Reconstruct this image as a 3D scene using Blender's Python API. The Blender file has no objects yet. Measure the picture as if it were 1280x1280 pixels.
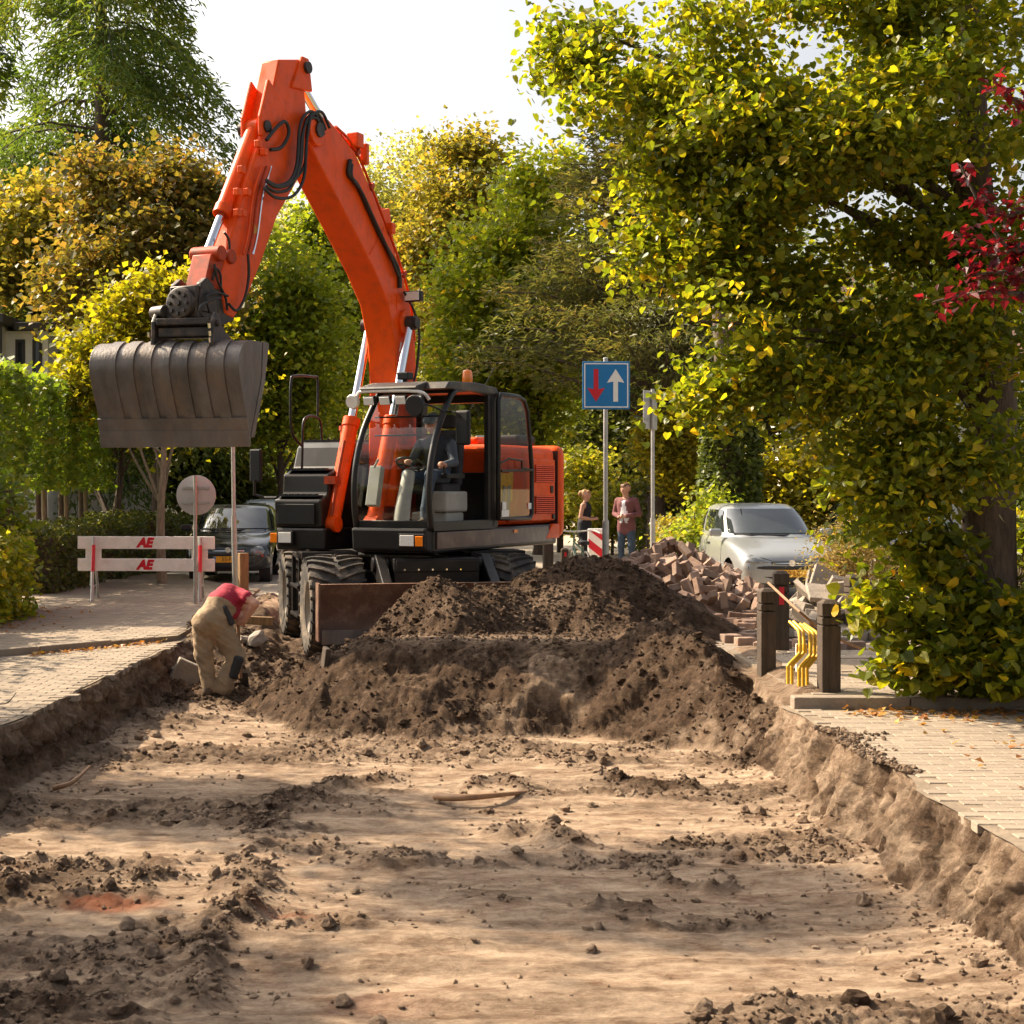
import bpy, bmesh, math, random
import numpy as np
from mathutils import Vector, Matrix
R = math.radians
S = bpy.context.scene
COL = S.collection
random.seed(7)

# ------------------------------------------------------------------ camera
F, PX, PY, EYE = 1950.0, 555.0, 610.0, 1.7      # focal length (px), vanishing point, eye height (m)
cam_d = bpy.data.cameras.new("camera"); cam = bpy.data.objects.new("camera", cam_d); COL.objects.link(cam)
cam.location = (0, 0, EYE); cam.rotation_euler = (R(90), 0, 0)
cam_d.sensor_width = 36; cam_d.lens = 36 * F / 1280
cam_d.shift_x = (640 - PX) / 1280; cam_d.shift_y = -(640 - PY) / 1280
cam_d.clip_end = 3000
S.camera = cam
S.render.resolution_x = S.render.resolution_y = 1024

# ------------------------------------------------------------------ light
SUN_EL, SUN_AZ = 41.0, -62.0                      # azimuth from +Y, negative = left
sun_dir = Vector((math.sin(R(SUN_AZ)) * math.cos(R(SUN_EL)), math.cos(R(SUN_AZ)) * math.cos(R(SUN_EL)), math.sin(R(SUN_EL))))
W = bpy.data.worlds.new("World"); S.world = W; W.use_nodes = True
wn = W.node_tree.nodes; wl = W.node_tree.links
sky = wn.new('ShaderNodeTexSky'); sky.sky_type = 'NISHITA'; sky.sun_disc = False
sky.sun_elevation = R(SUN_EL); sky.sun_rotation = R(SUN_AZ)
sky.dust_density = 6.0; sky.air_density = 1.0; sky.ozone_density = 1.0
wash = wn.new('ShaderNodeMix'); wash.data_type = 'RGBA'; wash.inputs[0].default_value = 0.62
lum = wn.new('ShaderNodeRGBToBW'); whit = wn.new('ShaderNodeMix'); whit.data_type = 'RGBA'; whit.blend_type = 'MULTIPLY'
whit.inputs[0].default_value = 1.0; whit.inputs[7].default_value = (1.09, 1.03, 0.95, 1)
wl.new(sky.outputs[0], lum.inputs[0]); wl.new(lum.outputs[0], whit.inputs[6])
wl.new(sky.outputs[0], wash.inputs[6]); wl.new(whit.outputs[2], wash.inputs[7])   # thin white cloud veil
wl.new(wash.outputs[2], wn['Background'].inputs[0])
wn['Background'].inputs[1].default_value = 0.125
sd = bpy.data.lights.new("sun", 'SUN'); so = bpy.data.objects.new("sun", sd); COL.objects.link(so)
sd.energy = 4.9; sd.angle = R(0.55); sd.color = (1.0, 0.82, 0.59)
so.rotation_euler = sun_dir.to_track_quat('Z', 'Y').to_euler()
so.location = sun_dir * 60
S.view_settings.view_transform = 'Standard'; S.view_settings.look = 'None'
S.view_settings.exposure = 1.24; S.view_settings.gamma = 1
try: S.view_settings.use_curve_mapping = False
except Exception: pass

# ------------------------------------------------------------------ helpers
def at(x, y, Y):            # photo pixel + distance -> point
    return Vector(((x - PX) * Y / F, Y, EYE - (y - PY) * Y / F))
def gr(x, y, z=0.0):        # photo pixel on a level surface -> point
    Y = F * (EYE - z) / (y - PY); return Vector(((x - PX) * Y / F, Y, z))

def tag(o, label=None, cat=None, group=None, kind=None):
    if label: o['label'] = label
    if cat: o['category'] = cat
    if group: o['group'] = group
    if kind: o['kind'] = kind
    return o
def empty(name, loc, rz=0.0, label=None, cat=None, group=None):
    o = bpy.data.objects.new(name, None); COL.objects.link(o); o.empty_display_size = 0.2
    o.location = loc; o.rotation_euler = (0, 0, rz)
    return tag(o, label, cat, group)
def link(name, me, parent=None):
    o = bpy.data.objects.new(name, me); COL.objects.link(o)
    if parent: o.parent = parent
    return o
def copy_tree(o, parent=None):
    c = o.copy(); COL.objects.link(c); c.parent = parent
    for ch in list(o.children): copy_tree(ch, c)
    return c

class MB:
    def __init__(s, T=None):
        s.v = []; s.f = []; s.m = []; s.T = T
    def add(s, vs, fs, mi=0, M=None):
        b = len(s.v)
        for p in vs:
            p = Vector(p)
            if M is not None: p = M @ p
            if s.T is not None: p = s.T @ p
            s.v.append(p)
        for f in fs: s.f.append([i + b for i in f]); s.m.append(mi)
        return s
    def box(s, c, d, mi=0, M=None, taper=1.0):
        x, y, z = d[0] / 2, d[1] / 2, d[2] / 2; t = taper
        vs = [(-x, -y, -z), (x, -y, -z), (x, y, -z), (-x, y, -z), (-x * t, -y * t, z), (x * t, -y * t, z), (x * t, y * t, z), (-x * t, y * t, z)]
        c = Vector(c)
        vs = [c + (M @ Vector(p) if M is not None else Vector(p)) for p in vs]
        return s.add(vs, [(0, 3, 2, 1), (4, 5, 6, 7), (0, 1, 5, 4), (1, 2, 6, 5), (2, 3, 7, 6), (3, 0, 4, 7)], mi)
    def b2(s, lo, hi, mi=0):
        lo = Vector(lo); hi = Vector(hi); return s.box((lo + hi) / 2, hi - lo, mi)
    def prism(s, poly, fn, d0, d1, mi=0):
        n = len(poly)
        vs = [fn(a, b, d0) for a, b in poly] + [fn(a, b, d1) for a, b in poly]
        fs = [tuple(range(n))[::-1], tuple(range(n, 2 * n))] + [(i, (i + 1) % n, n + (i + 1) % n, n + i) for i in range(n)]
        return s.add(vs, fs, mi)
    def tube(s, pts, r, n=8, mi=0, closed=False):
        pts = [Vector(p) for p in pts]; k = len(pts)
        rr = r if isinstance(r, (list, tuple)) else [r] * k
        up = None; vs = []
        for i, p in enumerate(pts):
            if closed: t = pts[(i + 1) % k] - pts[i - 1]
            elif i == 0: t = pts[1] - p
            elif i == k - 1: t = p - pts[i - 1]
            else: t = pts[i + 1] - pts[i - 1]
            if t.length < 1e-9: t = Vector((0, 0, 1))
            t.normalize()
            if up is None:
                up = Vector((0, 0, 1)) if abs(t.z) < .9 else Vector((1, 0, 0))
            a = up - t * up.dot(t)
            if a.length < 1e-6: a = t.orthogonal()
            a.normalize(); up = a; b = t.cross(a)
            for j in range(n):
                w = 2 * math.pi * j / n
                vs.append(p + (a * math.cos(w) + b * math.sin(w)) * rr[i])
        fs = []
        for i in range(k if closed else k - 1):
            i2 = (i + 1) % k
            for j in range(n):
                fs.append((i * n + j, i * n + (j + 1) % n, i2 * n + (j + 1) % n, i2 * n + j))
        if not closed:
            fs.append(tuple(range(n))[::-1]); fs.append(tuple((k - 1) * n + j for j in range(n)))
        return s.add(vs, fs, mi)
    def lathe(s, prof, o, ax, n=24, mi=0, caps=True):
        o = Vector(o); ax = Vector(ax).normalized(); a = ax.orthogonal().normalized(); b = ax.cross(a)
        vs = []; k = len(prof)
        for (r, h) in prof:
            for j in range(n):
                w = 2 * math.pi * j / n
                vs.append(o + ax * h + (a * math.cos(w) + b * math.sin(w)) * r)
        fs = [(i * n + j, i * n + (j + 1) % n, (i + 1) * n + (j + 1) % n, (i + 1) * n + j) for i in range(k - 1) for j in range(n)]
        if caps: fs += [tuple(range(n))[::-1], tuple((k - 1) * n + j for j in range(n))]
        return s.add(vs, fs, mi)
    def mesh(s, name):
        me = bpy.data.meshes.new(name); me.from_pydata([tuple(p) for p in s.v], [], s.f); return me
    def build(s, name, mats, parent=None, smooth=None, bevel=0, seg=2, fix=True):
        me = s.mesh(name)
        if not isinstance(mats, (list, tuple)): mats = [mats]
        for m in mats: me.materials.append(m)
        me.polygons.foreach_set('material_index', s.m)
        if fix:
            bm = bmesh.new(); bm.from_mesh(me); bmesh.ops.recalc_face_normals(bm, faces=bm.faces); bm.to_mesh(me); bm.free()
        if smooth is not None:
            me.shade_smooth()
            me.set_sharp_from_angle(angle=R(smooth))
        o = link(name, me, parent)
        if bevel:
            m = o.modifiers.new('bevel', 'BEVEL'); m.width = bevel; m.segments = seg; m.limit_method = 'ANGLE'; m.angle_limit = R(35)
        return o

def npmesh(name, V, loops, starts, mats, attr=None, mi=None, smooth=False):
    me = bpy.data.meshes.new(name)
    me.vertices.add(len(V)); me.vertices.foreach_set('co', np.ascontiguousarray(V, dtype=np.float32).ravel())
    me.loops.add(len(loops)); me.loops.foreach_set('vertex_index', np.ascontiguousarray(loops, dtype=np.int32))
    me.polygons.add(len(starts)); me.polygons.foreach_set('loop_start', np.ascontiguousarray(starts, dtype=np.int32))
    for m in mats: me.materials.append(m)
    if mi is not None: me.polygons.foreach_set('material_index', np.ascontiguousarray(mi, dtype=np.int32))
    me.polygons.foreach_set('use_smooth', np.full(len(starts), smooth, dtype=bool))
    me.update(calc_edges=True)
    if attr:
        for k, a in attr.items():
            at_ = me.attributes.new(k, 'FLOAT', 'POINT'); at_.data.foreach_set('value', np.ascontiguousarray(a, dtype=np.float32))
    me.validate()
    return me
def smoothcurve(pts, n=6):
    pts = [Vector(p) for p in pts]; out = []
    for i in range(len(pts) - 1):
        p0 = pts[max(i - 1, 0)]; p1 = pts[i]; p2 = pts[i + 1]; p3 = pts[min(i + 2, len(pts) - 1)]
        for k in range(n):
            t = k / n
            out.append(0.5 * ((2 * p1) + (p2 - p0) * t + (2 * p0 - 5 * p1 + 4 * p2 - p3) * t * t + (3 * p1 - p0 - 3 * p2 + p3) * t ** 3))
    out.append(pts[-1]); return out

# ---- lattice noise
_rng = np.random.default_rng(11); _T = _rng.random((256, 256))
def vnoise(x, y, s=0):
    x = np.asarray(x, float) + s * 17.31; y = np.asarray(y, float) + s * 9.77
    xi = np.floor(x).astype(int); yi = np.floor(y).astype(int); fx = x - xi; fy = y - yi
    fx = fx * fx * fx * (fx * (fx * 6 - 15) + 10); fy = fy * fy * fy * (fy * (fy * 6 - 15) + 10)
    a = _T[xi & 255, yi & 255]; b = _T[(xi + 1) & 255, yi & 255]; c = _T[xi & 255, (yi + 1) & 255]; d = _T[(xi + 1) & 255, (yi + 1) & 255]
    return (a * (1 - fx) + b * fx) * (1 - fy) + (c * (1 - fx) + d * fx) * fy
def fbm(x, y, s=0, o=4, g=.5):
    r = 0; A = 1; t = 0
    for i in range(o):
        r = r + A * vnoise(x * 2 ** i, y * 2 ** i, s + i * 3); t += A; A *= g
    return r / t
def sstep(a, b, x):
    t = np.clip((x - a) / (b - a), 0, 1); return t * t * (3 - 2 * t)

# ------------------------------------------------------------------ materials
def nd(nt, t, **k):
    n = nt.nodes.new(t)
    for a, b in k.items(): setattr(n, a, b)
    return n
def mat(name, col, rough=.6, metal=0.0, var=.15, vscale=6.0, bump=0.0, bscale=40.0, col2=None, coat=0.0, rnd=0.0, dirt=None, dscale=3.0, damt=.5, spec=.5, stretch=None):
    m = bpy.data.materials.new(name); m.use_nodes = True; nt = m.node_tree; P = nt.nodes['Principled BSDF']; L = nt.links.new
    P.inputs['Roughness'].default_value = rough; P.inputs['Metallic'].default_value = metal
    P.inputs['Coat Weight'].default_value = coat; P.inputs['Specular IOR Level'].default_value = spec
    tc = nd(nt, 'ShaderNodeTexCoord'); src = tc.outputs['Object']
    if stretch:
        mp = nd(nt, 'ShaderNodeMapping'); mp.inputs['Scale'].default_value = stretch; L(src, mp.inputs[0]); src = mp.outputs[0]
    n = nd(nt, 'ShaderNodeTexNoise'); n.inputs['Scale'].default_value = vscale; n.inputs['Detail'].default_value = 5; n.inputs['Roughness'].default_value = .65
    L(src, n.inputs['Vector'])
    ramp = nd(nt, 'ShaderNodeValToRGB'); e = ramp.color_ramp.elements
    c = Vector(col); c2 = Vector(col2) if col2 else c * (1 + var)
    c1 = c if col2 else c * (1 - var)
    e[0].position = .32; e[1].position = .68
    e[0].color = (*c1, 1); e[1].color = (*[min(q, 1) for q in c2], 1)
    L(n.outputs[0], ramp.inputs[0]); out = ramp.outputs[0]
    if dirt:
        n2 = nd(nt, 'ShaderNodeTexNoise'); n2.inputs['Scale'].default_value = dscale; n2.inputs['Detail'].default_value = 8; n2.inputs['Roughness'].default_value = .7
        L(src, n2.inputs['Vector'])
        r2 = nd(nt, 'ShaderNodeValToRGB'); r2.color_ramp.elements[0].position = .48; r2.color_ramp.elements[1].position = .72
        r2.color_ramp.elements[1].color = (damt, damt, damt, 1)
        L(n2.outputs[0], r2.inputs[0])
        mx = nd(nt, 'ShaderNodeMix', data_type='RGBA'); mx.inputs[7].default_value = (*dirt, 1)
        L(r2.outputs[0], mx.inputs[0]); L(out, mx.inputs[6]); out = mx.outputs[2]
    if rnd:
        oi = nd(nt, 'ShaderNodeObjectInfo'); mr = nd(nt, 'ShaderNodeMapRange'); mr.inputs[3].default_value = 1 - rnd; mr.inputs[4].default_value = 1 + rnd
        L(oi.outputs['Random'], mr.inputs[0])
        hs = nd(nt, 'ShaderNodeHueSaturation'); L(out, hs.inputs['Color']); L(mr.outputs[0], hs.inputs['Value']); out = hs.outputs[0]
    L(out, P.inputs['Base Color'])
    if bump:
        nb = nd(nt, 'ShaderNodeTexNoise'); nb.inputs['Scale'].default_value = bscale; nb.inputs['Detail'].default_value = 6; L(src, nb.inputs['Vector'])
        bp = nd(nt, 'ShaderNodeBump'); bp.inputs['Strength'].default_value = bump; bp.inputs['Distance'].default_value = .02
        L(nb.outputs[0], bp.inputs['Height']); L(bp.outputs[0], P.inputs['Normal'])
    return m
def leafmat(name, stops, trans=.45, tcol=(1.25, 1.2, .55), rough=.5):
    m = bpy.data.materials.new(name); m.use_nodes = True; nt = m.node_tree; L = nt.links.new
    P = nt.nodes['Principled BSDF']; O = nt.nodes['Material Output']
    a = nd(nt, 'ShaderNodeAttribute', attribute_name='rnd')
    ramp = nd(nt, 'ShaderNodeValToRGB'); cr = ramp.color_ramp
    while len(cr.elements) < len(stops): cr.elements.new(.5)
    for e, (p, c) in zip(cr.elements, stops): e.position = p; e.color = (*c, 1)
    L(a.outputs['Fac'], ramp.inputs[0]); L(ramp.outputs[0], P.inputs['Base Color'])
    P.inputs['Roughness'].default_value = rough; P.inputs['Specular IOR Level'].default_value = .35
    t = nd(nt, 'ShaderNodeBsdfTranslucent'); mu = nd(nt, 'ShaderNodeMix', data_type='RGBA', blend_type='MULTIPLY'); mu.inputs[0].default_value = 1
    mu.inputs[7].default_value = (*[q * 2.0 for q in tcol], 1); mu.clamp_result = False
    L(ramp.outputs[0], mu.inputs[6]); L(mu.outputs[2], t.inputs[0])
    mx = nd(nt, 'ShaderNodeMixShader'); mx.inputs[0].default_value = trans
    L(P.outputs[0], mx.inputs[1]); L(t.outputs[0], mx.inputs[2]); L(mx.outputs[0], O.inputs[0])
    return m
def glassmat(name, tint=(.90, .95, .93), refl=.03, rough=.02):
    m = bpy.data.materials.new(name); m.use_nodes = True; nt = m.node_tree; L = nt.links.new
    O = nt.nodes['Material Output']; nt.nodes.remove(nt.nodes['Principled BSDF'])
    tr = nd(nt, 'ShaderNodeBsdfTransparent'); tr.inputs[0].default_value = (*tint, 1)
    gl = nd(nt, 'ShaderNodeBsdfGlossy'); gl.inputs['Roughness'].default_value = rough
    fr = nd(nt, 'ShaderNodeLayerWeight'); fr.inputs[0].default_value = .35
    ma = nd(nt, 'ShaderNodeMath', operation='MULTIPLY_ADD'); ma.inputs[1].default_value = .22; ma.inputs[2].default_value = refl
    L(fr.outputs['Fresnel'], ma.inputs[0])
    mx = nd(nt, 'ShaderNodeMixShader'); L(ma.outputs[0], mx.inputs[0]); L(tr.outputs[0], mx.inputs[1]); L(gl.outputs[0], mx.inputs[2]); L(mx.outputs[0], O.inputs[0])
    return m

M = {}
ORG = (.78, .082, .004)
M['orange'] = mat('orange_paint', ORG, .42, var=.07, vscale=2.5, coat=.0, spec=.22, dirt=(.36, .06, .018), dscale=6, damt=.5, bump=.05, bscale=9)
_on = M['orange'].node_tree; _n = nd(_on, 'ShaderNodeTexNoise'); _n.inputs['Scale'].default_value = 7; _n.inputs['Detail'].default_value = 9; _n.inputs['Roughness'].default_value = .75
_m = nd(_on, 'ShaderNodeMapRange'); _m.inputs[1].default_value = .35; _m.inputs[2].default_value = .7; _m.inputs[3].default_value = .26; _m.inputs[4].default_value = .62
_on.links.new(_n.outputs[0], _m.inputs[0]); _on.links.new(_m.outputs[0], _on.nodes['Principled BSDF'].inputs['Roughness'])
M['orange_worn'] = mat('worn_orange_paint', (.42, .05, .012), .55, var=.2, spec=.25, dirt=(.08, .04, .025), dscale=9, damt=.85)
M['black'] = mat('black_paint', (.008, .007, .007), .38, var=.3, dirt=(.06, .045, .035), dscale=4, damt=.3, spec=.4)
M['blackplastic'] = mat('black_plastic', (.010, .010, .011), .5, var=.2, spec=.35)
M['rubber'] = mat('hose_rubber', (.016, .015, .014), .55, var=.3)
M['tyre'] = mat('dusty_tyre', (.035, .03, .026), .85, var=.3, dirt=(.24, .18, .125), dscale=3, damt=.9, bump=.4)
M['rim'] = mat('dusty_rim', (.32, .28, .23), .6, var=.2, dirt=(.2, .15, .1))
M['chrome'] = mat('chrome_rod', (.75, .76, .78), .12, 1.0, var=.03)
M['steel'] = mat('worn_steel', (.15, .132, .122), .46, .3, var=.35, vscale=3, dirt=(.20, .14, .10), dscale=3.5, damt=.85, bump=.2, stretch=(1, 1, .45))
M['darksteel'] = mat('dark_coupler_steel', (.04, .034, .032), .5, .4, var=.4, dirt=(.16, .10, .06), dscale=9, damt=.7)
M['rust'] = mat('rusty_blade_steel', (.12, .058, .036), .55, .2, var=.25, vscale=3, dirt=(.30, .20, .13), dscale=3, damt=.7, bump=.2)
M['glass'] = glassmat('cab_glass', (.90, .93, .90))
M['tintglass'] = glassmat('tinted_door_glass', (.70, .66, .62), .05)
M['lampglass'] = mat('lamp_glass', (.75, .75, .72), .08, var=.1, vscale=60, coat=1)
M['amber'] = mat('amber_lens', (.9, .22, .01), .2, var=.1, coat=.6)
M['white'] = mat('white_paint', (.74, .71, .66), .5, var=.08, dirt=(.4, .34, .27), dscale=5, damt=.3)
M['greyplastic'] = mat('grey_plastic', (.33, .32, .29), .55, var=.1)
M['seat'] = mat('seat_fabric', (.03, .03, .034), .85, var=.3)
M['galv'] = mat('galvanised_steel', (.42, .42, .40), .45, .55, var=.15, vscale=14)
M['signback'] = mat('sign_back', (.50, .49, .47), .55, .2, var=.12, dirt=(.3, .27, .22))
M['blue'] = mat('sign_blue', (.012, .19, .48), .35, var=.04)
M['red'] = mat('sign_red', (.62, .012, .03), .4, var=.05)
M['signwhite'] = mat('sign_white', (.86, .84, .80), .4, var=.03)
M['wood'] = mat('weathered_post_wood', (.060, .040, .026), .85, var=.35, vscale=5, stretch=(6, 6, .8), bump=.5, bscale=30, dirt=(.11, .08, .055))
M['postwood'] = mat('brown_post_wood', (.24, .14, .06), .8, var=.3, vscale=5, stretch=(6, 6, .8), bump=.3)
M['stick'] = mat('bare_wood', (.25, .14, .07), .7, var=.25, vscale=12)
M['yellow'] = mat('yellow_pipe', (.72, .42, .02), .4, var=.1, dirt=(.25, .15, .05), dscale=20)
M['brick'] = mat('red_clay_brick', (.20, .115, .080), .85, col2=(.34, .245, .185), vscale=5, bump=.4, bscale=60, rnd=.35)
M['greystone'] = mat('grey_concrete_piece', (.27, .225, .18), .85, var=.2, bump=.4, rnd=.2)
M['paver'] = mat('dusty_paving_brick', (.20, .158, .118), .9, col2=(.285, .23, .172), vscale=2.2, bump=.35, bscale=70, rnd=.14, dirt=(.31, .235, .16), dscale=1.3, damt=.75)
M['paver_stuff'] = mat('dusty_paving_brick_far', (.185, .148, .112), .9, col2=(.29, .236, .18), vscale=7, bump=.35, bscale=70, dirt=(.31, .235, .16), dscale=1.3, damt=.75)
M['bed'] = mat('paving_sand_bed', (.19, .145, .10), .95, var=.2, bump=.5)
M['kerb'] = mat('concrete_kerb', (.22, .175, .13), .85, var=.18, vscale=7, bump=.4, dirt=(.3, .22, .15))
M['bark'] = mat('tree_bark', (.085, .06, .042), .9, var=.45, vscale=8, stretch=(3, 3, .7), bump=.8, bscale=25)
M['barklight'] = mat('pale_tree_bark', (.20, .155, .10), .9, var=.35, vscale=8, stretch=(3, 3, .7), bump=.6, bscale=25)

# ================================================================== GROUND, TRENCH, PAVEMENTS
def XL(Y):
    Y = np.asarray(Y, float); return -3.15 + .12 * sstep(11, 16, Y) + .10 * sstep(16, 18, Y) + (fbm(Y * 1.3, 0 * Y, 5, 3) - .5) * .22
def XR(Y):
    Y = np.asarray(Y, float); return 2.74 - .08 * sstep(8, 11.6, Y) + .14 * sstep(12.5, 17, Y) + .1 * sstep(18, 24, Y) + (fbm(Y * 1.5, 0 * Y, 6, 3) - .5) * .2

def seg_d(X, Y, a, b):
    ax, ay = a[0], a[1]; bx, by = b[0], b[1]; dx, dy = bx - ax, by - ay
    t = np.clip(((X - ax) * dx + (Y - ay) * dy) / (dx * dx + dy * dy + 1e-9), 0, 1)
    return np.hypot(X - ax - t * dx, Y - ay - t * dy), t
MOUND = [  # ridge segments: end, end (x, y, z), slope, flat top half width
    ((-.85, 15.45, .10), (-.2, 15.30, .25), .66, .28), ((-.3, 15.30, .25), (1.5, 15.40, .24), .66, .45),
    ((-1.45, 15.8, -.26), (-.95, 15.5, .04), .60, .0),
    ((.02, 17.15, .76), (.22, 17.3, .66), .80, .0), ((.22, 17.3, .60), (.9, 17.9, .58), .62, .05), ((.9, 17.9, .60), (1.55, 18.2, .92), .62, .0),
    ((1.55, 18.2, .92), (1.85, 18.25, .92), .62, .05), ((1.85, 18.25, .90), (2.5, 17.8, .36), .62, .0),
    ((1.75, 16.1, .30), (2.05, 15.0, .46), .66, .03), ((2.05, 15.0, .46), (2.45, 13.9, .22), .72, .0), ((2.45, 13.9, .20), (2.66, 12.5, -.02), .85, .0),
    ((2.45, 17.5, .34), (2.95, 16.2, .06), .55, .0)]
def mound(X, Y):
    wx = X + (fbm(X * 1.5, Y * 1.5, 21, 3) - .5) * .42; wy = Y + (fbm(X * 1.5, Y * 1.5, 31, 3) - .5) * .42
    h = np.full(np.shape(X), -5.0)
    for a, b, k, fl_ in MOUND:
        d, t = seg_d(wx, wy, a, b); z = a[2] + (b[2] - a[2]) * t; d = np.maximum(0, d - fl_)
        c = z + .05 - k * np.sqrt(d * d + .012)
        q = np.clip(.5 + .5 * (h - c) / .05, 0, 1); h = c * (1 - q) + h * q + .05 * q * (1 - q)
    n = (fbm(X * 1.8, Y * 1.8, 41, 4, .5) - .5) * .15 + (fbm(X * 8, Y * 8, 45, 4, .8) - .5) * .10
    cl = fbm(X * 6.5, Y * 6.5, 47, 2); n = n + np.clip(cl - .64, 0, 1) * .16
    rid = np.abs(fbm(X * 3.2, Y * 2.2, 49, 3) - .5); n = n - np.clip(.05 - rid, 0, 1) * .4
    pm_ = np.exp(-((Y - 15.35) / .55) ** 4) * sstep(-.75, -.3, X) * sstep(1.75, 1.35, X)
    return h + n * (1 - .75 * pm_) - .10 * sstep(.5, .62, fbm(X * 1.2 + 4, Y * 1.6, 57, 3)) * (1 - pm_)
def wpts(*p): return [gr(x, y, -.5) for x, y in p]
TRAILS = [(wpts((318, 1078), (300, 1110), (312, 1140), (275, 1175), (255, 1225), (235, 1260)), .13, .075), (wpts((640, 1035), (690, 1045), (720, 1060)), .13, .075),
          (wpts((580, 985), (640, 978), (660, 985)), .12, .04), (wpts((400, 988), (345, 1005), (325, 1045)), .14, .03), (wpts((0, 1110), (100, 1105), (200, 1100)), .1, .05),
          (wpts((560, 1075), (420, 1080)), .1, .05), (wpts((740, 1135), (790, 1142)), .07, .06), (wpts((820, 1100), (890, 1106)), .08, .05), (wpts((0, 1260), (60, 1262)), .25, .08), (wpts((860, 985), (760, 975)), .12, .05), (wpts((420, 985), (470, 975)), .15, .05)]
def trail(X, Y):
    r = np.zeros(np.shape(X)); m = np.zeros(np.shape(X))
    for pts, w, h in TRAILS:
        for a, b in zip(pts[:-1], pts[1:]):
            d, t = seg_d(X + (fbm(X * 4, Y * 4, 51, 2) - .5) * .3, Y + (fbm(X * 4, Y * 4, 53, 2) - .5) * .5, a, b)
            g = np.exp(-(d / w) ** 2); r = np.maximum(r, g * h); m = np.maximum(m, g)
    return r * (.35 + 1.3 * fbm(X * 9, Y * 9, 55, 3, .6)), m
def roughmask(X, Y): return sstep(.45, .56, fbm(X * .5 + 3, Y * 1.25, 61, 5, .66))
def floor_z(X, Y):
    z = -.5 + .15 * sstep(15.6, 17.6, Y) + .29 * sstep(22.6, 24.8, Y)
    rm = roughmask(X, Y)
    z = z + (fbm(X * .5, Y * .8, 63, 3) - .5) * .09 + (vnoise(X * .5, Y * 5, 65) - .5) * .020 + (vnoise(X * .8 + Y * .3, Y * 13, 66) - .5) * .012
    z = z + (fbm(X * 16, Y * 16, 70, 2, .7) - .5) * .012 + rm * ((fbm(X * 5, Y * 8, 67, 5, .74) - .42) * .15) + (fbm(X * 2.2, Y * 3.5, 68, 5, .6) - .5) * .035
    t, _ = trail(X, Y); z = z + t
    xe = -1.85 - .40 * sstep(19.4, 20.4, Y); z = z + .27 * sstep(17.1, 17.9, Y) * sstep(0, .35, xe - X) * (1 - sstep(22.6, 24.8, Y))
    dig = sstep(15.0, 16.2, Y) * (1 - sstep(20, 21.5, Y)); z = z + dig * (fbm(X * 2.4, Y * 2.4, 69, 4, .6) - .42) * .32
    tal = np.maximum(np.exp(-(X - XL(Y)) / .22), np.exp(-(XR(Y) - X) / .30))
    z = z + tal * (.04 + .16 * fbm(X * 4, Y * 4, 71, 3))
    return z
def terr(X, Y): return np.maximum(floor_z(X, Y), mound(X, Y))

ys = list(np.arange(2.2, 5.8, .09)); y = 5.8
while y < 25: ys.append(y); y += .0026 * y
ys = np.array(ys); NR = len(ys)
nL, nWl, nF, nWr, nR = 5, 26, 300, 34, 22
NC = nL + nWl + nF + nWr + nR
Vx = np.zeros((NR, NC)); Vz = np.zeros((NR, NC)); soil = np.zeros((NR, NC)); Yg = np.repeat(ys[:, None], NC, 1)
xl = XL(ys)[:, None]; xr = XR(ys)[:, None]
runL, runR = .15, .20
endw = sstep(2.2, 3.2, ys)[:, None]
c0 = 0
Vx[:, :nL] = xl - np.linspace(.6, .02, nL)[None]; Vz[:, :nL] = -.062; Vz[:, nL - 1] = -.02
c0 = nL; t = np.linspace(1, 0, nWl)[None]
fl = floor_z(np.repeat(xl + runL, nWl, 1), Yg[:, :nWl])
st = (fbm(Yg[:, :nWl] * 6, t * 1.6 + 0 * Yg[:, :nWl], 81, 5, .62) - .5) * .26 * np.sqrt(np.sin(np.pi * np.clip(t * .9 + .08, 0, 1)))
blk = (vnoise(Yg[:, :nWl] * 3.5, t * 4 + 0 * Yg[:, :nWl], 83) > .6) * .03
Vx[:, c0:c0 + nWl] = xl + runL * (1 - t) ** 1.3 + st + blk; Vz[:, c0:c0 + nWl] = fl * (1 - t) + -.014 * t + (vnoise(Yg[:, :nWl] * 12, t * 6, 84) - .5) * .03 * np.sin(np.pi * t)
wallL = slice(c0, c0 + nWl); c0 += nWl
u = np.linspace(0, 1, nF + 2)[1:-1][None]
Vx[:, c0:c0 + nF] = (xl + runL) * (1 - u) + (xr - runR) * u
Vz[:, c0:c0 + nF] = floor_z(Vx[:, c0:c0 + nF], Yg[:, c0:c0 + nF]); flo = slice(c0, c0 + nF); c0 += nF
t = np.linspace(0, 1, nWr)[None]
fl = floor_z(np.repeat(xr - runR, nWr, 1), Yg[:, :nWr])
st = ((fbm(Yg[:, :nWr] * 6, t * 1.3 + 0 * Yg[:, :nWr], 85, 5, .7) - .5) * .17 + (fbm(Yg[:, :nWr] * 15, t * 1.8 + 0 * Yg[:, :nWr], 87, 4, .85) - .5) * .20 + np.clip(vnoise(Yg[:, :nWr] * 8, t * 2 + 0 * Yg[:, :nWr], 88) - .66, 0, 1) * .22) * np.sqrt(np.sin(np.pi * np.clip(t * .92 + .04, 0, 1)))
Vx[:, c0:c0 + nWr] = xr - runR * (1 - t) ** 1.2 + st; Vz[:, c0:c0 + nWr] = fl * (1 - t) + -.014 * t + (vnoise(Yg[:, :nWr] * 12, t * 7, 86) - .5) * .035 * np.sin(np.pi * t)
wallR = slice(c0, c0 + nWr); c0 += nWr
Vx[:, c0:] = xr + np.linspace(.02, 1.5, nR)[None]; Vz[:, c0:] = -.062; Vz[:, c0] = -.02
soil_lip = True
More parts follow.
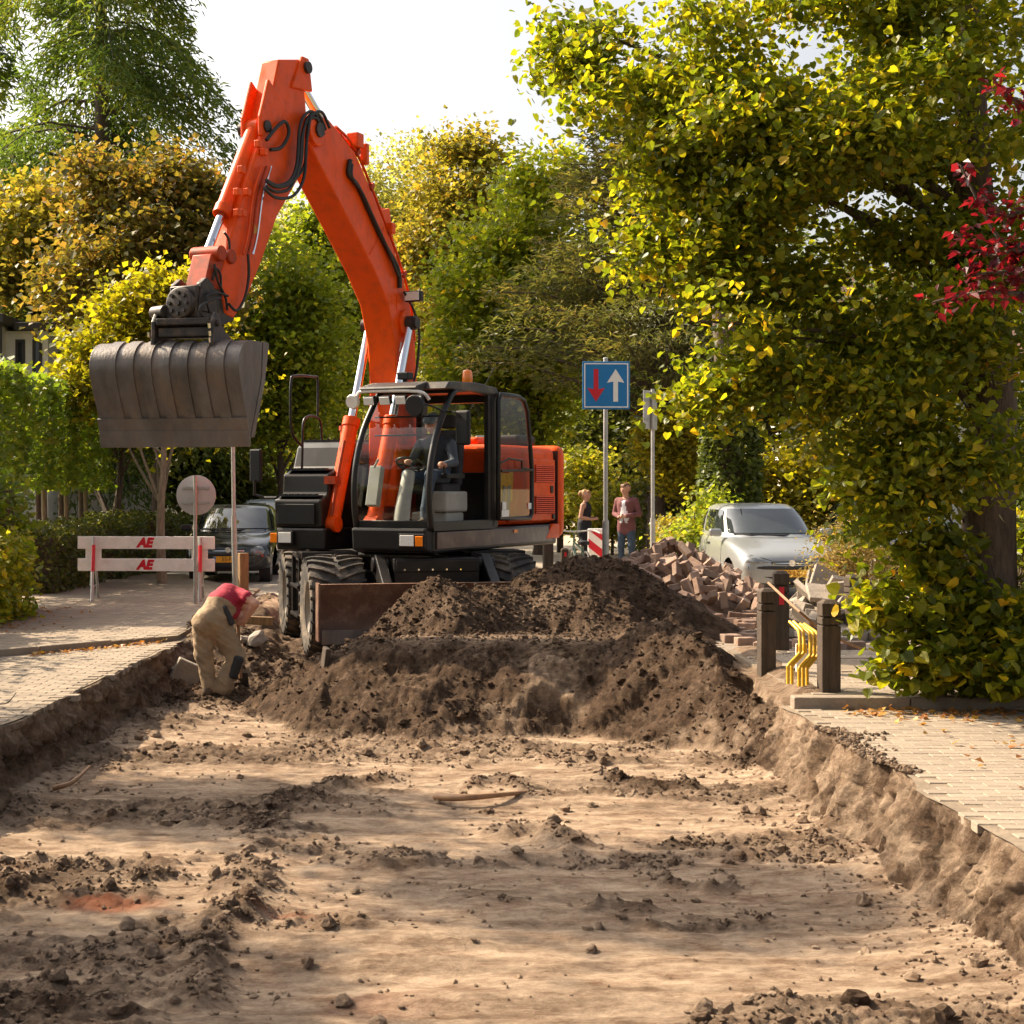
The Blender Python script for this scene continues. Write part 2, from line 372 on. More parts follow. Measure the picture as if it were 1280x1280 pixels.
isl_ = sstep(12.15, 12.4, ys)[:, None] * (1 - sstep(15.7, 16.1, ys))[:, None] * np.exp(-((Vx[:, c0:] - xr - .30) / .26) ** 2); Vz[:, c0:] += isl_ * (.15 + .05 * vnoise(Vx[:, c0:] * 6, Yg[:, c0:] * 6, 89))
Z0 = Vz.copy()
mo = mound(Vx, Yg); Vz = np.maximum(Vz, mo); onm = sstep(-.05, .06, mo - Z0)
Vz = Vz * endw + (1 - endw) * -.02
_, tm = trail(Vx, Yg)
def msoil(X, Y): return 1 - np.clip(sstep(.58, .78, fbm(X * 1.3, Y * 1.3, 99, 4)) * .55 + .4 * np.exp(-((Y - 15.3) / .40) ** 2) * sstep(-.7, -.2, X) * sstep(1.7, 1.3, X), 0, .55)
def fsoil(X, Y): return sstep(.47, .62, fbm(X * .6, Y * 2.0, 91, 5, .62)) * .28 + roughmask(X, Y) * .44
soil = np.maximum(onm, 0) * msoil(Vx, Yg)
fn = fsoil(Vx, Yg)
fl_s = np.zeros_like(soil); fl_s[:, flo] = 1
dig = sstep(14.9, 16.0, Yg) * (1 - sstep(22, 23.5, Yg))
soil = np.maximum(soil, fl_s * np.clip(fn + tm * .55, 0, 1)); soil = np.maximum(soil, fl_s * dig * .85)
hgt = np.clip((Z0 + .5) / .5, 0, 1)
wl_s = .30 + .35 * fbm(Yg * 2.2, hgt * 5, 93, 4) + .25 * sstep(.75, .5, hgt) * sstep(.2, .4, hgt)
soil[:, wallL] = np.maximum(soil[:, wallL], wl_s[:, wallL] + .12); wr2 = sstep(.42, .66, fbm(Yg * 5.5, hgt * 2.2, 95, 5, .65)); soil[:, wallR] = np.maximum(soil[:, wallR],   .28 + .55 * wr2[:, wallR] + .15 * sstep(.55, .2, hgt[:, wallR]))
soil[:, nL + nWl + nF + nWr:] = np.maximum(soil[:, nL + nWl + nF + nWr:], .5)
redm = sstep(.60, .75, fbm(Vx * .8 + 9, Yg * 1.4, 97, 4)) * sstep(9.6, 8.2, Yg) * sstep(.2, -1.0, Vx) * fl_s
idx = np.arange(NR * NC).reshape(NR, NC)
q = np.stack([idx[:-1, :-1], idx[:-1, 1:], idx[1:, 1:], idx[1:, :-1]], -1).reshape(-1, 4)

def soil_material():
    m = bpy.data.materials.new('dug_sand_and_soil'); m.use_nodes = True; nt = m.node_tree; L = nt.links.new; P = nt.nodes['Principled BSDF']
    P.inputs['Roughness'].default_value = .95; P.inputs['Specular IOR Level'].default_value = .15
    tc = nd(nt, 'ShaderNodeTexCoord'); sa = nd(nt, 'ShaderNodeAttribute', attribute_name='soil'); ra = nd(nt, 'ShaderNodeAttribute', attribute_name='red')
    mp = nd(nt, 'ShaderNodeMapping'); mp.inputs['Scale'].default_value = (.6, 1.3, 1); L(tc.outputs['Object'], mp.inputs[0])
    n1 = nd(nt, 'ShaderNodeTexNoise'); n1.inputs['Scale'].default_value = 5.5; n1.inputs['Detail'].default_value = 12; n1.inputs['Roughness'].default_value = .78; L(mp.outputs[0], n1.inputs[0])
    r1 = nd(nt, 'ShaderNodeValToRGB'); e = r1.color_ramp.elements; e[0].position = .36; e[0].color = (.24, .145, .088, 1); e[1].position = .59; e[1].color = (.62, .46, .325, 1); L(n1.outputs[0], r1.inputs[0])
    n2 = nd(nt, 'ShaderNodeTexNoise'); n2.inputs['Scale'].default_value = 11; n2.inputs['Detail'].default_value = 12; n2.inputs['Roughness'].default_value = .78; L(tc.outputs['Object'], n2.inputs[0])
    r2 = nd(nt, 'ShaderNodeValToRGB'); e = r2.color_ramp.elements; e[0].position = .35; e[0].color = (.024, .014, .009, 1); e[1].position = .68; e[1].color = (.150, .092, .056, 1); L(n2.outputs[0], r2.inputs[0])
    n3 = nd(nt, 'ShaderNodeTexNoise'); n3.inputs['Scale'].default_value = 14; n3.inputs['Detail'].default_value = 8; n3.inputs['Roughness'].default_value = .75; L(tc.outputs['Object'], n3.inputs[0])
    ad = nd(nt, 'ShaderNodeMath', operation='MULTIPLY_ADD'); ad.inputs[1].default_value = 1.5; ad.inputs[2].default_value = -.75; L(n3.outputs[0], ad.inputs[0])
    a2 = nd(nt, 'ShaderNodeMath', operation='ADD', use_clamp=True); L(sa.outputs['Fac'], a2.inputs[0]); L(ad.outputs[0], a2.inputs[1])
    mx = nd(nt, 'ShaderNodeMix', data_type='RGBA'); L(a2.outputs[0], mx.inputs[0]); L(r1.outputs[0], mx.inputs[6]); L(r2.outputs[0], mx.inputs[7])
    mp4 = nd(nt, 'ShaderNodeMapping'); mp4.inputs['Scale'].default_value = (.5, 4.5, 1); L(tc.outputs['Object'], mp4.inputs[0])
    n4 = nd(nt, 'ShaderNodeTexNoise'); n4.inputs['Scale'].default_value = 2.4; n4.inputs['Detail'].default_value = 6; L(mp4.outputs[0], n4.inputs[0])
    r4 = nd(nt, 'ShaderNodeMapRange'); r4.inputs[1].default_value = .3; r4.inputs[2].default_value = .7; r4.inputs[3].default_value = .80; r4.inputs[4].default_value = 1.12; L(n4.outputs[0], r4.inputs[0])
    hs4 = nd(nt, 'ShaderNodeHueSaturation'); L(r4.outputs[0], hs4.inputs['Value']); L(r1.outputs[0], hs4.inputs['Color']); L(hs4.outputs[0], mx.inputs[6])
    m2 = nd(nt, 'ShaderNodeMix', data_type='RGBA'); m2.inputs[7].default_value = (.33, .10, .045, 1); L(ra.outputs['Fac'], m2.inputs[0]); L(mx.outputs[2], m2.inputs[6])
    L(m2.outputs[2], P.inputs['Base Color'])
    nb = nd(nt, 'ShaderNodeTexNoise'); nb.inputs['Scale'].default_value = 48; nb.inputs['Detail'].default_value = 12; nb.inputs['Roughness'].default_value = .8; L(tc.outputs['Object'], nb.inputs[0])
    bp = nd(nt, 'ShaderNodeBump'); bp.inputs['Strength'].default_value = 1.0; bp.inputs['Distance'].default_value = .05; L(nb.outputs[0], bp.inputs['Height']); L(bp.outputs[0], P.inputs['Normal'])
    return m
M['soil'] = soil_material()
me = npmesh('trench', np.stack([Vx, Yg, Vz], -1).reshape(-1, 3), q.ravel(), np.arange(len(q)) * 4, [M['soil']], {'soil': soil.ravel(), 'red': redm.ravel() * .7}, smooth=True)
tag(link('trench_terrain', me), kind='structure')

# ---- clods of soil
def lump(seed, sub):
    bm = bmesh.new(); bmesh.ops.create_icosphere(bm, subdivisions=sub, radius=1)
    r = random.Random(seed); ph = [r.uniform(0, 6.3) for _ in range(9)]
    for v in bm.verts:
        c = v.co; k = 1 + .22 * math.sin(3 * c.x + ph[0]) * math.sin(3.3 * c.y + ph[1]) + .18 * math.sin(5 * c.z + ph[2] + 2 * c.x) + r.uniform(-.12, .12)
        v.co = Vector((c.x * k, c.y * k * .85, c.z * k * .7))
    bm.verts.ensure_lookup_table(); V = np.array([v.co[:] for v in bm.verts]); Fc = np.array([[v.index for v in f.verts] for f in bm.faces]); bm.free(); return V, Fc
rg = np.random.default_rng(5)
def clods(n, pos, size, sub, soilv, name):
    Vs, Fs, at_ = [], [], []; b = 0; lib = [lump(k, sub) for k in range(5)]
    for i in range(n):
        V, Fc = lib[i % 5]; a = rg.uniform(0, 6.28); c, s_ = math.cos(a), math.sin(a)
        Rm = np.array([[c, -s_, 0], [s_, c, 0], [0, 0, 1]])
        sc = size[i] * np.array([rg.uniform(.8, 1.25), rg.uniform(.75, 1.1), rg.uniform(.8, 1.25)])
        Vs.append((V * sc) @ Rm.T + pos[i]); Fs.append(Fc + b); b += len(V); at_.append(np.full(len(V), soilv[i]))
    Vs = np.concatenate(Vs); Fs = np.concatenate(Fs)
    return npmesh(name, Vs, Fs.ravel(), np.arange(len(Fs)) * 3, [M['soil']], {'soil': np.concatenate(at_), 'red': np.zeros(len(Vs))}, smooth=False)
NCL = 130000; Y_ = np.exp(rg.uniform(math.log(6), math.log(18.6), NCL)); X_ = rg.uniform(-2.95, 2.6, NCL)
_, tm_ = trail(X_, Y_); mm_ = sstep(-.02, .08, mound(X_, Y_) - floor_z(X_, Y_)); wlk = np.maximum(np.exp(-(X_ - XL(Y_) - .16) / .2), np.exp(-(XR(Y_) - .26 - X_) / .25))
patch_ = sstep(.54, .68, fbm(X_ * 1.6, Y_ * 2.2, 73, 4, .6)); dens = .006 + .75 * tm_ + .15 * mm_ + .35 * np.clip(wlk, 0, 1) + .75 * roughmask(X_, Y_) * patch_ + .14 * roughmask(X_, Y_) + .06 * patch_ + .5 * sstep(14.8, 16, Y_)
keep = rg.random(NCL) < dens * .34; X_, Y_ = X_[keep], Y_[keep]; sv = np.clip(np.maximum(np.maximum(mm_[keep] * msoil(X_, Y_), fsoil(X_, Y_) + .10), tm_[keep] * .6) + rg.uniform(-.12, .12, keep.sum()) + .4 * sstep(14.9, 16, Y_) * (1 - mm_[keep]), 0, 1)
sz = .0035 + .012 * rg.random(len(X_)) ** 2.5 + .040 * (rg.random(len(X_)) < .045) * rg.random(len(X_)) + .0006 * Y_
Z_ = terr(X_, Y_) + sz * .25
big = sz > .030
P_ = np.stack([X_, Y_, Z_], -1)
ne = 3600; ye = np.exp(rg.uniform(math.log(6.5), math.log(17), ne)); sdn = rg.random(ne) < .35; off_ = np.abs(rg.normal(size=ne)) * .10 * (.3 + 1.5 * vnoise(ye * 1.7, ye * 0, 77))
xe_ = np.where(sdn, XL(ye) - off_ + .02, XR(ye) + off_ - .02); se_ = .004 + .016 * rg.random(ne) ** 3 + .0005 * ye; ke_ = ~(sdn & (ye > 16.2)) & (vnoise(ye * 1.3, ye * 0 + 3, 79) > .58)
P_ = np.concatenate([P_, np.stack([xe_, ye, se_ * .3], -1)[ke_]]); sz = np.concatenate([sz, se_[ke_]]); sv = np.concatenate([sv, rg.random(ke_.sum()) * .8]); big = sz > .030
print('clods', len(X_), big.sum())
tag(link('soil_clods', clods((~big).sum(), P_[~big], sz[~big], 1, sv[~big], 'soil_clods')), 'brown crumbs of dug soil scattered over the trench floor and heaps', 'soil', kind='stuff')
tag(link('soil_lumps', clods(big.sum(), P_[big], sz[big], 2, sv[big], 'soil_lumps')), 'larger dark lumps of soil lying on the heaps and trench floor', 'soil', kind='stuff')

# ---- ground sheet with the trench left open
def sheet(name, quads, z, m, kind='structure'):
    mb = MB()
    for (x0, x1, y0, y1) in quads: mb.add([(x0, y0, z), (x1, y0, z), (x1, y1, z), (x0, y1, z)], [(0, 1, 2, 3)])
    return tag(mb.build(name, m), kind=kind)
M['grass'] = mat('garden_ground', (.075, .085, .03), .95, col2=(.16, .12, .06), vscale=.8, bump=.6, bscale=8)
M['road'] = mat('road_bricks_far', (.30, .25, .20), .9, col2=(.40, .34, .27), vscale=1.2, bump=.3, bscale=30, dirt=(.5, .41, .3), dscale=.6)
sheet('ground', [(-1500, -3.5, -400, 2500), (3.4, 1500, -400, 2500), (-3.5, 3.4, -400, 2.3), (-3.5, 3.4, 24.6, 2500)], -.055, M['grass'])
sheet('road', [(-5.6, 6.8, 24.7, 140)], -.012, M['road'])

# ---- brick paving
def paver_mesh(dx, dy, seed):
    r = random.Random(seed); x, y = dx / 2, dy / 2; c = .004; h = .05
    j = lambda: r.uniform(-.002, .002)
    vs = [(-x, -y, -h), (x, -y, -h), (x, y, -h), (-x, y, -h), (-x, -y, -c), (x, -y, -c), (x, y, -c), (-x, y, -c),
          (-x + c + j(), -y + c + j(), 0), (x - c + j(), -y + c + j(), 0), (x - c + j(), y - c + j(), 0), (-x + c + j(), y - c + j(), 0)]
    fs = [(0, 1, 5, 4), (1, 2, 6, 5), (2, 3, 7, 6), (3, 0, 4, 7), (4, 5, 9, 8), (5, 6, 10, 9), (6, 7, 11, 10), (7, 4, 8, 11), (8, 9, 10, 11)]
    return vs, fs
PAV = [paver_mesh(.197, .096, k) for k in range(4)]
PAVME = []
for vs, fs in PAV:
    me = bpy.data.meshes.new('brick'); me.from_pydata(vs, [], fs); me.materials.append(M['paver']); PAVME.append(me)
def pave(struct, inside, x0, x1, y0, y1, z, nbig=300, drop=None):
    cells = []
    for iy in range(int(round((y1 - y0) / .1))):
        for ix in range(int((x1 - x0) / .2) + 1):
            X = x0 + ix * .2 + (.1 if iy % 2 else 0); Y = y0 + iy * .1 + .05
            px = PX + F * X / Y
            if -260 < px < 1540 and inside(X, Y): cells.append((X, Y))
    cells.sort(key=lambda c: c[1] + (0 if 0 < PX + F * c[0] / c[1] < 1280 else 50))
    mb = MB(); r = random.Random(3)
    for i, (X, Y) in enumerate(cells):
        zz = z + r.uniform(-.003, .001); rz = r.uniform(-.012, .012); k = r.randrange(4)
        if i < nbig:
            o = link('brick', PAVME[k], struct); o.location = (X, Y, zz); o.rotation_euler = (r.uniform(-.004, .004), r.uniform(-.004, .004), rz)
        else:
            Mt = Matrix.Translation((X, Y, zz)) @ Matrix.Rotation(rz, 4, 'Z'); mb.add(PAV[k][0], PAV[k][1], 0, Mt)
    if mb.v: tag(mb.build('paving_bricks', M['paver_stuff'], struct, fix=False), kind='stuff')
    print('pave', struct.name, len(cells))
def edge_strip(name, fx, y0, y1, xfar, z, m, n=120):
    mb = MB()
    for i in range(n):
        a = y0 + (y1 - y0) * i / n; b = y0 + (y1 - y0) * (i + 1) / n; xa, xb = float(fx(a)), float(fx(b))
        mb.add([(xa, a, z), (xfar, a, z), (xfar, b, z), (xb, b, z)], [(0, 1, 2, 3)])
    return tag(mb.build(name, m), kind='structure')
kline = lambda X: 15.8 + (X + 4.5) * 1.09          # kerb line of the raised footpath on the left
pl = edge_strip('pavement_left', XL, 2.3, 24.6, -10.5, -.008, M['bed'])
pave(pl, lambda X, Y: X + .06 + .10 * (vnoise(Y * 7, X * 3, 3) - .5) < float(XL(Y)) and Y < kline(X) - .12, -10.1, -2.8, 3.0, 17.6, 0.0)
pr = edge_strip('pavement_right', XR, 2.3, 24.6, 12.0, -.008, M['bed'])
pave(pr, lambda X, Y: X - .09 - .10 * (vnoise(Y * 7, X * 3, 4) - .3) > float(XR(Y)) and (Y < 11.9 or Y > 15.75 or X < 2.9) and Y < 24 and float(mound(np.array(X), np.array(Y))) < .0, 2.5, 9.5, 3.0, 24.4, 0.0)
# raised footpath left
mb = MB(); pts = [(-10.3, kline(-10.3)), (-2.98, kline(-2.98)), (-2.98, 24.6), (-5.0, 30), (-10.3, 30)]
mb.prism(pts, lambda a, b, d: (a, b, d), -.05, .050); fp = tag(mb.build('footpath', M['bed']), kind='structure')
pave(fp, lambda X, Y: Y > kline(X) + .14 and X < -3.04 and Y < 25.5, -10.1, -2.9, 9.0, 25.6, .058)
def kerb_row(p0, p1, z, w=.13, h=.16, L=.9, name='kerb_left'):
    p0 = Vector((*p0, 0)); p1 = Vector((*p1, 0)); d = (p1 - p0); n = max(1, int(d.length / L)); d.normalize(); ang = math.atan2(d.y, d.x)
    ro = tag(empty(name, p0), kind='structure')
    for i in range(n):
        c = d * (L * (i + .5)); mb = MB(); mb.box((0, 0, z - h / 2), (L - .008, w, h)); o = mb.build('kerb_stone', M['kerb'], ro, bevel=.012)
        o.location = c; o.rotation_euler = (random.uniform(-.01, .01), 0, ang + random.uniform(-.008, .008))
    return ro
kerb_row((-10.3, kline(-10.3)), (-3.0, kline(-3.0)), .072)
# kerbed island right
mb = MB(); mb.b2((2.84, 12.2, -.05), (11, 15.65, .075)); isl = tag(mb.build('island', M['bed']), kind='structure')
pave(isl, lambda X, Y: X > 2.98 and vnoise(X * .9, Y * .9, 8) < .62, 3.0, 10.5, 12.26, 15.6, .085, nbig=300)
kerb_row((2.70, 12.12), (11, 12.02), .085, w=.16, h=.18, name='kerb_right')

# ================================================================== EXCAVATOR
YAW, UYAW, GZ = R(27), R(12), -.36
CE = Vector((-.566, 20.4, GZ))
EX = empty('excavator', CE, 0, 'large orange wheeled excavator with black cab and raised wide ditching bucket', 'excavator')
sf, cf = math.sin(YAW), math.cos(YAW)
TU = Matrix(((-sf, cf, 0, 0), (-cf, -sf, 0, 0), (0, 0, 1, -GZ), (0, 0, 0, 1)))      # (forward, left, z) -> excavator space
su, cu = math.sin(UYAW), math.cos(UYAW)
TL = Matrix(((su, cu, 0, 0), (-cu, su, 0, 0), (0, 0, 1, -GZ), (0, 0, 0, 1)))        # (forward, picture right, z)
def fz(x, y, l):            # photo pixel on the plane `l` of the upper carriage -> (forward, z)
    k = (x - PX) / F; A = CE.x + cf * l; B = CE.y - sf * l
    f = (A - k * B) / (sf - k * cf); Y = B - cf * f
    return f, EYE - (y - PY) * Y / F
def V3(fzp, l): return (fzp[0], l, fzp[1])
UP = lambda a, b, d: (a, d, b)          # polygon in (forward, z), extruded across

def upper(name, m, fn, parent=None, smooth=None, bevel=0, T=None, seg=2):
    mb = MB(T or TU); fn(mb); return mb.build(name, m, parent or EX, smooth, bevel, seg)

# ---- undercarriage
upper('undercarriage', M['black'], lambda b: (b.b2((-1.75, -.45, .18), (1.75, .45, .62)), b.b2((-.8, -.75, .3), (.8, .75, .66)), b.b2((1.15, -.8, .02), (1.38, .8, .28)), b.b2((-1.42, -.8, .02), (-1.18, .8, .28)),
      b.lathe([(.62, .0), (.62, .2)], (0, 0, .62), (0, 0, 1), 32)), bevel=.02, T=TL)
def wheel(u, v):
    c = Vector((u, v, GZ + .62)); s_ = 1 if v > 0 else -1
    w = upper('wheel', M['darksteel'], lambda b: (b.lathe([(.16, 0), (.16, .12), (.1, .2), (.0, .2)], c, (0, s_, 0), 20, caps=False),
              [b.lathe([(.018, .1), (.018, .15)], c + Vector((.13 * math.cos(k * .628), 0, .13 * math.sin(k * .628))), (0, s_, 0), 6) for k in range(10)]), smooth=40, T=TL)
    prof = [(r_ * 1.06, w_ * 1.12) for r_, w_ in [(.29, -.27), (.42, -.295), (.505, -.30), (.545, -.285), (.56, -.24), (.566, -.1), (.568, 0), (.566, .1), (.56, .24), (.545, .285), (.505, .30), (.42, .295), (.29, .27)]]
    def ty(b):
        b.lathe(prof, c, (0, 1, 0), 56, caps=False)
        for k in range(26):
            for sd in (-1, 1):
                a0 = 2 * math.pi * (k + (.5 if sd > 0 else 0)) / 26
                pts = []
                for q_ in range(6):
                    tt = q_ / 5; vv = sd * (.02 + .322 * tt); a = a0 + .26 * tt
                    r0 = .578 if tt < .95 else .53; r1 = .638 - .037 * tt ** 3; dw = .030
                    for (aa, rr) in ((a - dw, r0), (a - dw * .7, r1), (a + dw * .7, r1), (a + dw, r0)):
                        pts.append(c + Vector((rr * math.cos(aa), vv, rr * math.sin(aa))))
                fs = []
                for q_ in range(5):
                    for e in range(3): fs.append((q_ * 4 + e, q_ * 4 + e + 1, q_ * 4 + 5 + e, q_ * 4 + 4 + e))
                fs += [(0, 1, 2, 3), (20, 21, 22, 23)]
                b.add(pts, fs)
    upper('tyre', M['tyre'], ty, w, smooth=35, T=TL)
    upper('rim', M['rim'], lambda b: b.lathe([(.315, -.29), (.30, -.2), (.2, s_ * .02), (.17, s_ * .05), (.2, s_ * .06), (.30, s_ * .24), (.325, s_ * .305)], c, (0, 1, 0), 40, caps=False), w, smooth=50, T=TL)
for u in (1.25, -1.32):
    for v in (-1.07, 1.07): wheel(u, v)
for v in (-1.07, 1.07):
    upper('fender', M['black'], lambda b: (b.b2((.35, v - .34, .88), (.95, v + .36, .91)), b.b2((.92, v - .34, .80), (.96, v + .36, .91))), bevel=.006, T=TL)
upper('access_step', M['black'], lambda b: (b.b2((-.5, -1.36, .80), (.52, -.7, .86)), b.b2((.30, -1.38, .05), (.36, -1.33, .82)), b.b2((-.42, -1.38, .05), (-.36, -1.33, .82)), b.b2((-.42, -1.40, .05), (.36, -1.2, .09)), b.b2((-.42, -1.40, .42), (.36, -1.2, .46)), b.b2((-.4, -1.2, .1), (.35, -.75, .78))), bevel=.006, T=TL)
upper('tool_box', M['black'], lambda b: (b.b2((1.40, -.42, .48), (1.86, .62, .86)), b.b2((1.865, -.40, .70), (1.885, .60, .84))), bevel=.015, T=TL)
for k in range(5):
    upper('tool_box_bolt', M['chrome'], lambda b: b.lathe([(.012, 0), (.012, .012)], (1.885, -.3 + .17 * k, .73), (1, 0, 0), 8), T=TL)
for v in (-.55, .75):
    upper('blade_arm', M['black'], lambda b: (b.prism([(1.3, .25), (2.2, .05), (2.3, .2), (2.3, .5), (1.6, .9), (1.3, .9)], UP, v - .06, v + .06), b.lathe([(.09, -.1), (.09, .1)], (1.62, v, .78), (0, 1, 0), 16)), bevel=.012, T=TL)
bl = upper('dozer_blade', M['rust'], lambda b: b.prism([(2.30, .60), (2.42, .60), (2.36, .42), (2.32, .25), (2.34, .08), (2.42, -.06), (2.34, -.06), (2.26, .08), (2.24, .3)], UP, -1.37, 1.37), smooth=30, T=TL)
for l in (-1.40, 1.375):
    upper('blade_side_plate', M['rust'], lambda b: b.prism([(2.2, .61), (2.44, .61), (2.44, -.05), (2.2, -.05)], UP, l, l + .025), bl, T=TL)
upper('cutting_edge', M['steel'], lambda b: b.b2((2.425, -1.36, -.08), (2.45, 1.36, .08)), bl, T=TL)

# ---- revolving platform
def deck(b):
    pl_ = [(-2.3, -1.2), (-2.3, 1.24), (1.45, 1.24), (1.56, 1.1), (1.56, .22), (.55, .1), (.55, -.35), (1.25, -.4), (1.25, -1.12), (.9, -1.2)]
    b.prism(pl_, lambda a, c_, d: (a, c_, d), .92, 1.20)
upper('platform', M['black'], deck, bevel=.03)
upper('side_skirt', mat('brown_band', (.10, .055, .045), .35, var=.15, dirt=(.3, .22, .15), dscale=3), lambda b: b.prism([(-2.1, .97), (1.40, .97), (1.40, 1.17), (-1.95, 1.17)], UP, 1.243, 1.262), bevel=.006)
upper('reflector', M['amber'], lambda b: (b.b2((-.9, 1.264, 1.11), (-.78, 1.274, 1.15)),))
upper('front_valance', M['blackplastic'], lambda b: b.prism([(1.30, .88), (1.60, .95), (1.63, 1.22), (1.2, 1.22)], UP, .2, 1.22), bevel=.03)
for (l0, l1, ff) in ((.88, 1.07, 1.635), (-1.05, -.86, 1.30)):
    h = upper('headlight', M['blackplastic'], lambda b: b.b2((ff - .05, l0 - .02, .99), (ff, l1 + (.14 if l0 > 0 else .02), 1.16)), bevel=.01)
    upper('headlight_lens', M['lampglass'], lambda b: b.b2((ff, l0, 1.01), (ff + .012, l1, 1.14)), h, bevel=.006)
    a0, a1 = (l1 + .02, l1 + .12) if l0 > 0 else (l0 - .12, l0 - .02)
    upper('indicator', M['amber'], lambda b: b.b2((ff, a0, 1.01), (ff + .014, a1, 1.13)), h, bevel=.006)

# ---- engine housing and counterweight
def hood(b): b.b2((-2.34, -1.18, 1.21), (-.28, 1.20, 2.27))
hd = upper('engine_cover', M['orange'], hood, bevel=.10, seg=4)
upper('cover_panel', M['orange'], lambda b: b.b2((-2.28, 1.16, 1.25), (-.72, 1.225, 2.10)), hd, bevel=.02)
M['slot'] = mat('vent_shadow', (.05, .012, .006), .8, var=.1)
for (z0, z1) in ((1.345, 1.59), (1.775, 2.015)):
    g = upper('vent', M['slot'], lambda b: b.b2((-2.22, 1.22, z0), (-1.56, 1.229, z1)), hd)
    for k in range(9):
        zz = z0 + (z1 - z0) * (k + .5) / 9
        upper('vent_slat', M['orange'], lambda b: b.box((-1.89, 1.238, zz), (.65, .024, .013), 0, Matrix.Rotation(.5, 3, 'X')), hd)
for lo_, hi_ in (((-2.18, 1.226, 1.63), (-2.10, 1.24, 1.73)), ((-2.24, 1.226, 1.27), (-2.16, 1.243, 1.335))):
    upper('latch', M['blackplastic'], lambda b: b.b2(lo_, hi_), hd)
cwp = [(a_ - .22, b_) for a_, b_ in ((-2.14, -1.22), (-2.14, 1.26), (-2.45, 1.22), (-2.62, 1.0), (-2.70, .5), (-2.72, 0), (-2.70, -.5), (-2.62, -1.0), (-2.45, -1.2))]
upper('counterweight', M['orange'], lambda b: b.prism(cwp, lambda a, c_, d: (a, c_, d), 1.0, 2.30), bevel=.13, seg=4, smooth=35)
upper('counterweight_seam', M['slot'], lambda b: b.b2((-2.362, -1.19, 1.06), (-2.342, 1.232, 2.22)))
upper('lower_flap', M['orange'], lambda b: b.prism([(-2.34, 1.0), (-1.86, 1.0), (-2.1, 1.2), (-2.34, 1.2)], UP, 1.20, 1.268), bevel=.01)
upper('air_cleaner_hood', M['orange'], lambda b: b.b2((-1.5, .15, 2.26), (-.75, .75, 2.38)), bevel=.05, seg=3)
upper('exhaust_cover', M['blackplastic'], lambda b: b.b2((-2.35, .2, 2.29), (-1.75, .9, 2.44)), bevel=.05, seg=3)
upper('exhaust_pipe', M['blackplastic'], lambda b: b.lathe([(.05, 0), (.05, .3)], (-1.3, -.5, 2.26), (0, 0, 1), 14), smooth=40)

# ---- right hand stepped box, rails, mirror
def rbox(b):
    b.prism([(.30, 1.2), (1.22, 1.2), (1.24, 1.55), (1.05, 1.62), (1.03, 1.88), (.80, 1.95), (.70, 2.22), (.60, 2.30), (-.3, 2.30), (-.3, 1.2)], UP, -1.16, -.46)
rb = upper('tank_box', M['black'], rbox, bevel=.03, seg=2)
for (f0, f1, zz) in ((1.06, 1.22, 1.605), (.82, 1.02, 1.935), (-.2, .58, 2.318)):
    upper('step_tread', M['blackplastic'], lambda b: (b.b2((f0, -1.12, zz - .012), (f1, -.52, zz + .006)), [b.lathe([(.018, 0), (.018, .016)], (f0 + .04 + (f1 - f0 - .08) * i / 2, -1.05 + .09 * k, zz + .004), (0, 0, 1), 6) for k in range(6) for i in range(3)]), rb)
upper('tank_side_panel', M['blackplastic'], lambda b: (b.b2((1.225, -1.1, 1.24), (1.255, -.55, 1.50)),), rb, bevel=.01)
upper('filler_cap', M['orange_worn'], lambda b: b.lathe([(.07, 0), (.07, .16), (.085, .16), (.085, .22)], (.15, -.75, 2.3), (0, 0, 1), 16), rb, smooth=40)
def rail(pts, l, r=.017, n=5):
    upper('handrail', M['black'], lambda b: b.tube(smoothcurve([V3(p, l) if len(p) == 2 else p for p in pts], n), r, 8), smooth=60)
rail([fz(377, 557, -.75), fz(365, 540, -.75), fz(363, 500, -.75), fz(364, 476, -.75), fz(368, 470, -.75), fz(392, 471, -.75), fz(397, 476, -.75), fz(397, 520, -.75)], -.75)
rail([fz(380, 628, -.95), fz(377, 620, -.95), fz(378, 560, -.95), fz(379, 530, -.95), fz(384, 521, -.95), fz(394, 521, -.95), fz(401, 530, -.95), fz(402, 570, -.95)], -.95)
mr = upper('mirror_arm', M['black'], lambda b: b.tube([V3(fz(346, 622, -1.1), -1.1), V3(fz(330, 622, -1.3), -1.3), V3(fz(318, 618, -1.38), -1.38), V3(fz(318, 600, -1.38), -1.38)], .018, 8))
fm, zm = fz(320, 582, -1.38)
upper('mirror', M['blackplastic'], lambda b: b.box((fm, -1.38, zm), (.06, .17, .42)), mr, bevel=.02)

# ---- cab
FR, FL = .21, 1.23
prof = [(1.50, 1.22), (1.55, 1.45), (1.56, 1.75), (1.50, 2.05), (1.34, 2.40), (1.10, 2.70), (.98, 2.83), (.86, 2.90)]
def cab_shell(b):
    for l in (FR, FL):
        b.tube(smoothcurve([(f, l, z) for f, z in prof], 3), .042, 8)
        b.tube([(.86, l, 2.90), (.5, l, 2.93), (-.15, l, 2.90)], .04, 8)
        b.b2((-.30, l - .05, 1.2), (-.12, l + .035, 2.92))
        b.b2((-.2, l - .04, 1.18), (1.5, l + .035, 1.30))
    b.b2((1.44, FR, 1.18), (1.52, FL, 1.31)); b.b2((.84, FR, 2.86), (.92, FL, 2.93)); b.b2((-.30, FR, 1.2), (-.24, FL, 1.9)); b.b2((-.30, FR, 2.8), (-.2, FL, 2.92))
    b.b2((-.25, FR + .04, 1.17), (1.46, FL - .04, 1.22))
    b.b2((-.11, FL - .035, 1.29), (-.02, FL + .03, 2.9))
